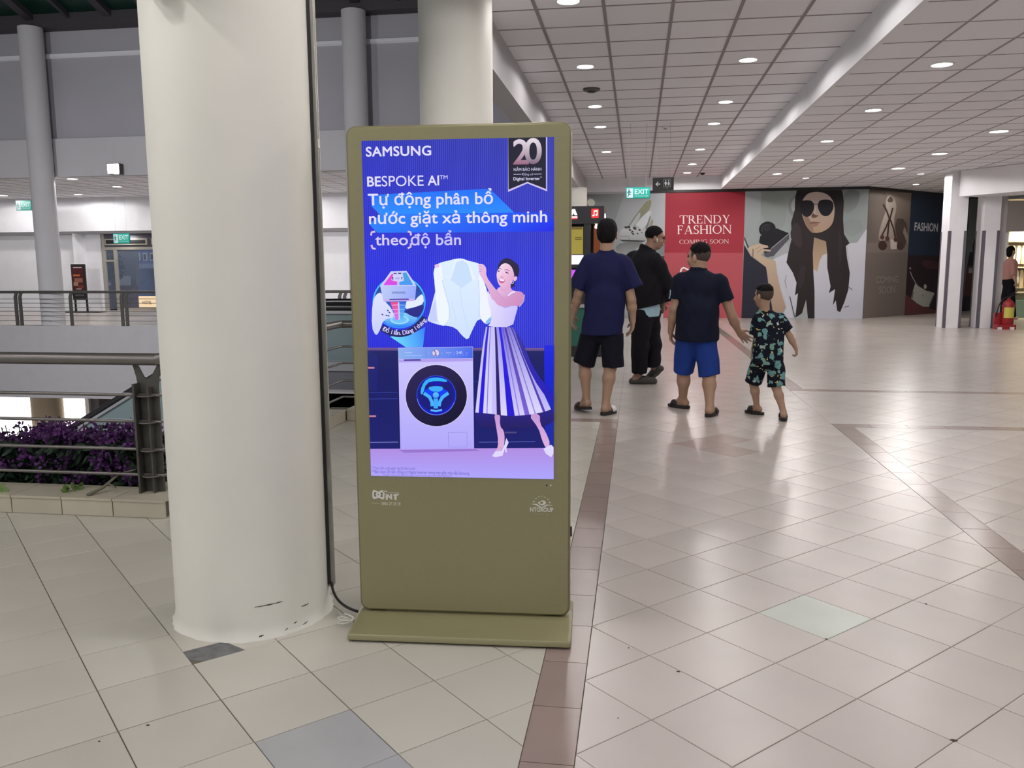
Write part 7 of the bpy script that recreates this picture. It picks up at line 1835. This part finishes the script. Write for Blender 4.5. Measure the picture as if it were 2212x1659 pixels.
pr.build('lit_emblems', color_attr_mat('booth_sign_ink', emit=1.2), (X0 - .02 + .005, Y0 - .031, 1.97), (1, 0, 0), hd)
mb = MB(); mb.lathe([(.002, 0), (.05, 0.004), (.05, .014), (.002, .02)], 0, 0, 16); o = mb.build('side_lamp', mat('side_lamp_glow', (1, 1, 1, 1), emit=1.5), bo, smooth=True); o.rotation_euler = (0, math.pi / 2, 0); o.location = (X1 + .003, Y0 + .2, 2.08)

# ------------------------------------------------------------------ toilet direction sign, detectors
ts = thing('toilet_sign', 'black sign with white arrow and toilet symbol under the ceiling', 'sign', (0.39, 14.0, 2.55))
part('board', 0.222, 0.556, 13.985, 14.015, 2.552, 2.756, M['black'], ts)
for x in (0.29, 0.49): mb = MB(); mb.tube([(x, 14.0, 2.756), (x, 14.0, 3.61)], .0022, 6); mb.build('hanger', M['tbar2'], ts)
pr = Print(.0006).panel([(0, 0), (77, 0), (77, 47), (0, 47)], .334, .204)
W_ = (214, 214, 220)
pr.line([(28, 24), (12.5, 24)], 3, W_); pr.line([(20, 16.5), (12, 24), (20, 31.5)], 3, W_)
for a, b_ in (((39.5, 7), (66, 7)), ((66, 7), (66, 34)), ((66, 34), (39.5, 34)), ((39.5, 34), (39.5, 7))): pr.line([a, b_], 1.3, (150, 150, 158))
pr.ell(47.5, 12.6, 2.1, 2.1, W_, n=12); pr.poly([(44, 17), (51, 17), (52, 24), (50, 24), (49.6, 30), (45.4, 30), (45, 24), (43, 24)], W_); pr.ell(58.5, 12.6, 2.1, 2.1, W_, n=12); pr.poly([(57, 16), (60, 16), (63, 26), (60.5, 26), (60, 30), (57, 30), (56.5, 26), (54, 26)], W_); pr.line([(53, 11), (53, 31)], .6, (120, 120, 126))
pr.text('WC', 50, 37.5, 57, 41, (170, 170, 176), 0.0)
pr.build('symbols', color_attr_mat('sign_white_ink'), (0.222, 13.984, 2.552), (1, 0, 0), ts)
def ceiling_disc(name, label, cat, x, y, r, m_, sm='black'):
    t = thing(name, label, cat, (x, y, CH)); 
    mb = MB(); mb.lathe([(r, 0), (r, -.015), (r * .8, -.03), (r * .4, -.034), (.001, -.034)], x, y, 24)
    for i, v in enumerate(mb.v): mb.v[i] = (v[0], v[1], v[2] + CH)
    mb.build('housing', m_, t, smooth=True)
    mb = MB(); mb.lathe([(r * .5, -.034), (r * .45, -.045), (.001, -.05)], x, y, 20)
    for i, v in enumerate(mb.v): mb.v[i] = (v[0], v[1], v[2] + CH)
    mb.build('sensor', M[sm], t, smooth=True)
ceiling_disc('ceiling_vent', 'round dark grey vent in the higher ceiling between the left downlights', 'vent', -0.616, 11.25, .11, mat('dark_vent', S(96, 90, 94), rough=.6))
ceiling_disc('smoke_detector', 'small pale smoke detector in the middle of the higher ceiling', 'detector', 0.42, 14.4, .06, M['trim_white'], 'tbar2')
ceiling_disc('ceiling_camera', 'tiny black dome camera near the end of the higher ceiling', 'camera', 1.55, 21.6, .06, M['black'])

# ------------------------------------------------------------------ two added boxes high on the big column, standing in for unknown shadow casters
M['shade_box'] = mat('olive_grey_shade_box', S(128, 122, 92), rough=0.5)
for x, w, lab in ((-1.615, 0.026, 'small added box casting a shadow on the big column, left of two'), (-1.475, 0.048, 'added box casting a shadow on the big column, right of two')):
    yy = CCY - math.sqrt(CCR ** 2 - (x - CCX) ** 2)
    t = thing('shadow_caster', lab, 'shade_box', (x, yy - .08, 2.27), 'added shadow boxes on the big column')
    mb = MB(); mb.box(x - w, x + w, yy - .17, yy - .035, 2.262, 2.46); mb.build('cabinet', M['shade_box'], t, bevel=.008)
    mb = MB(); mb.box(x - .015, x + .015, yy - .04, yy + .01, 2.34, 2.40); mb.build('bracket', M['black'], t)
    mb = MB(); mb.box(x - w + .006, x + w - .006, yy - .173, yy - .169, 2.272, 2.45); mb.build('front_face', M['black'], t)
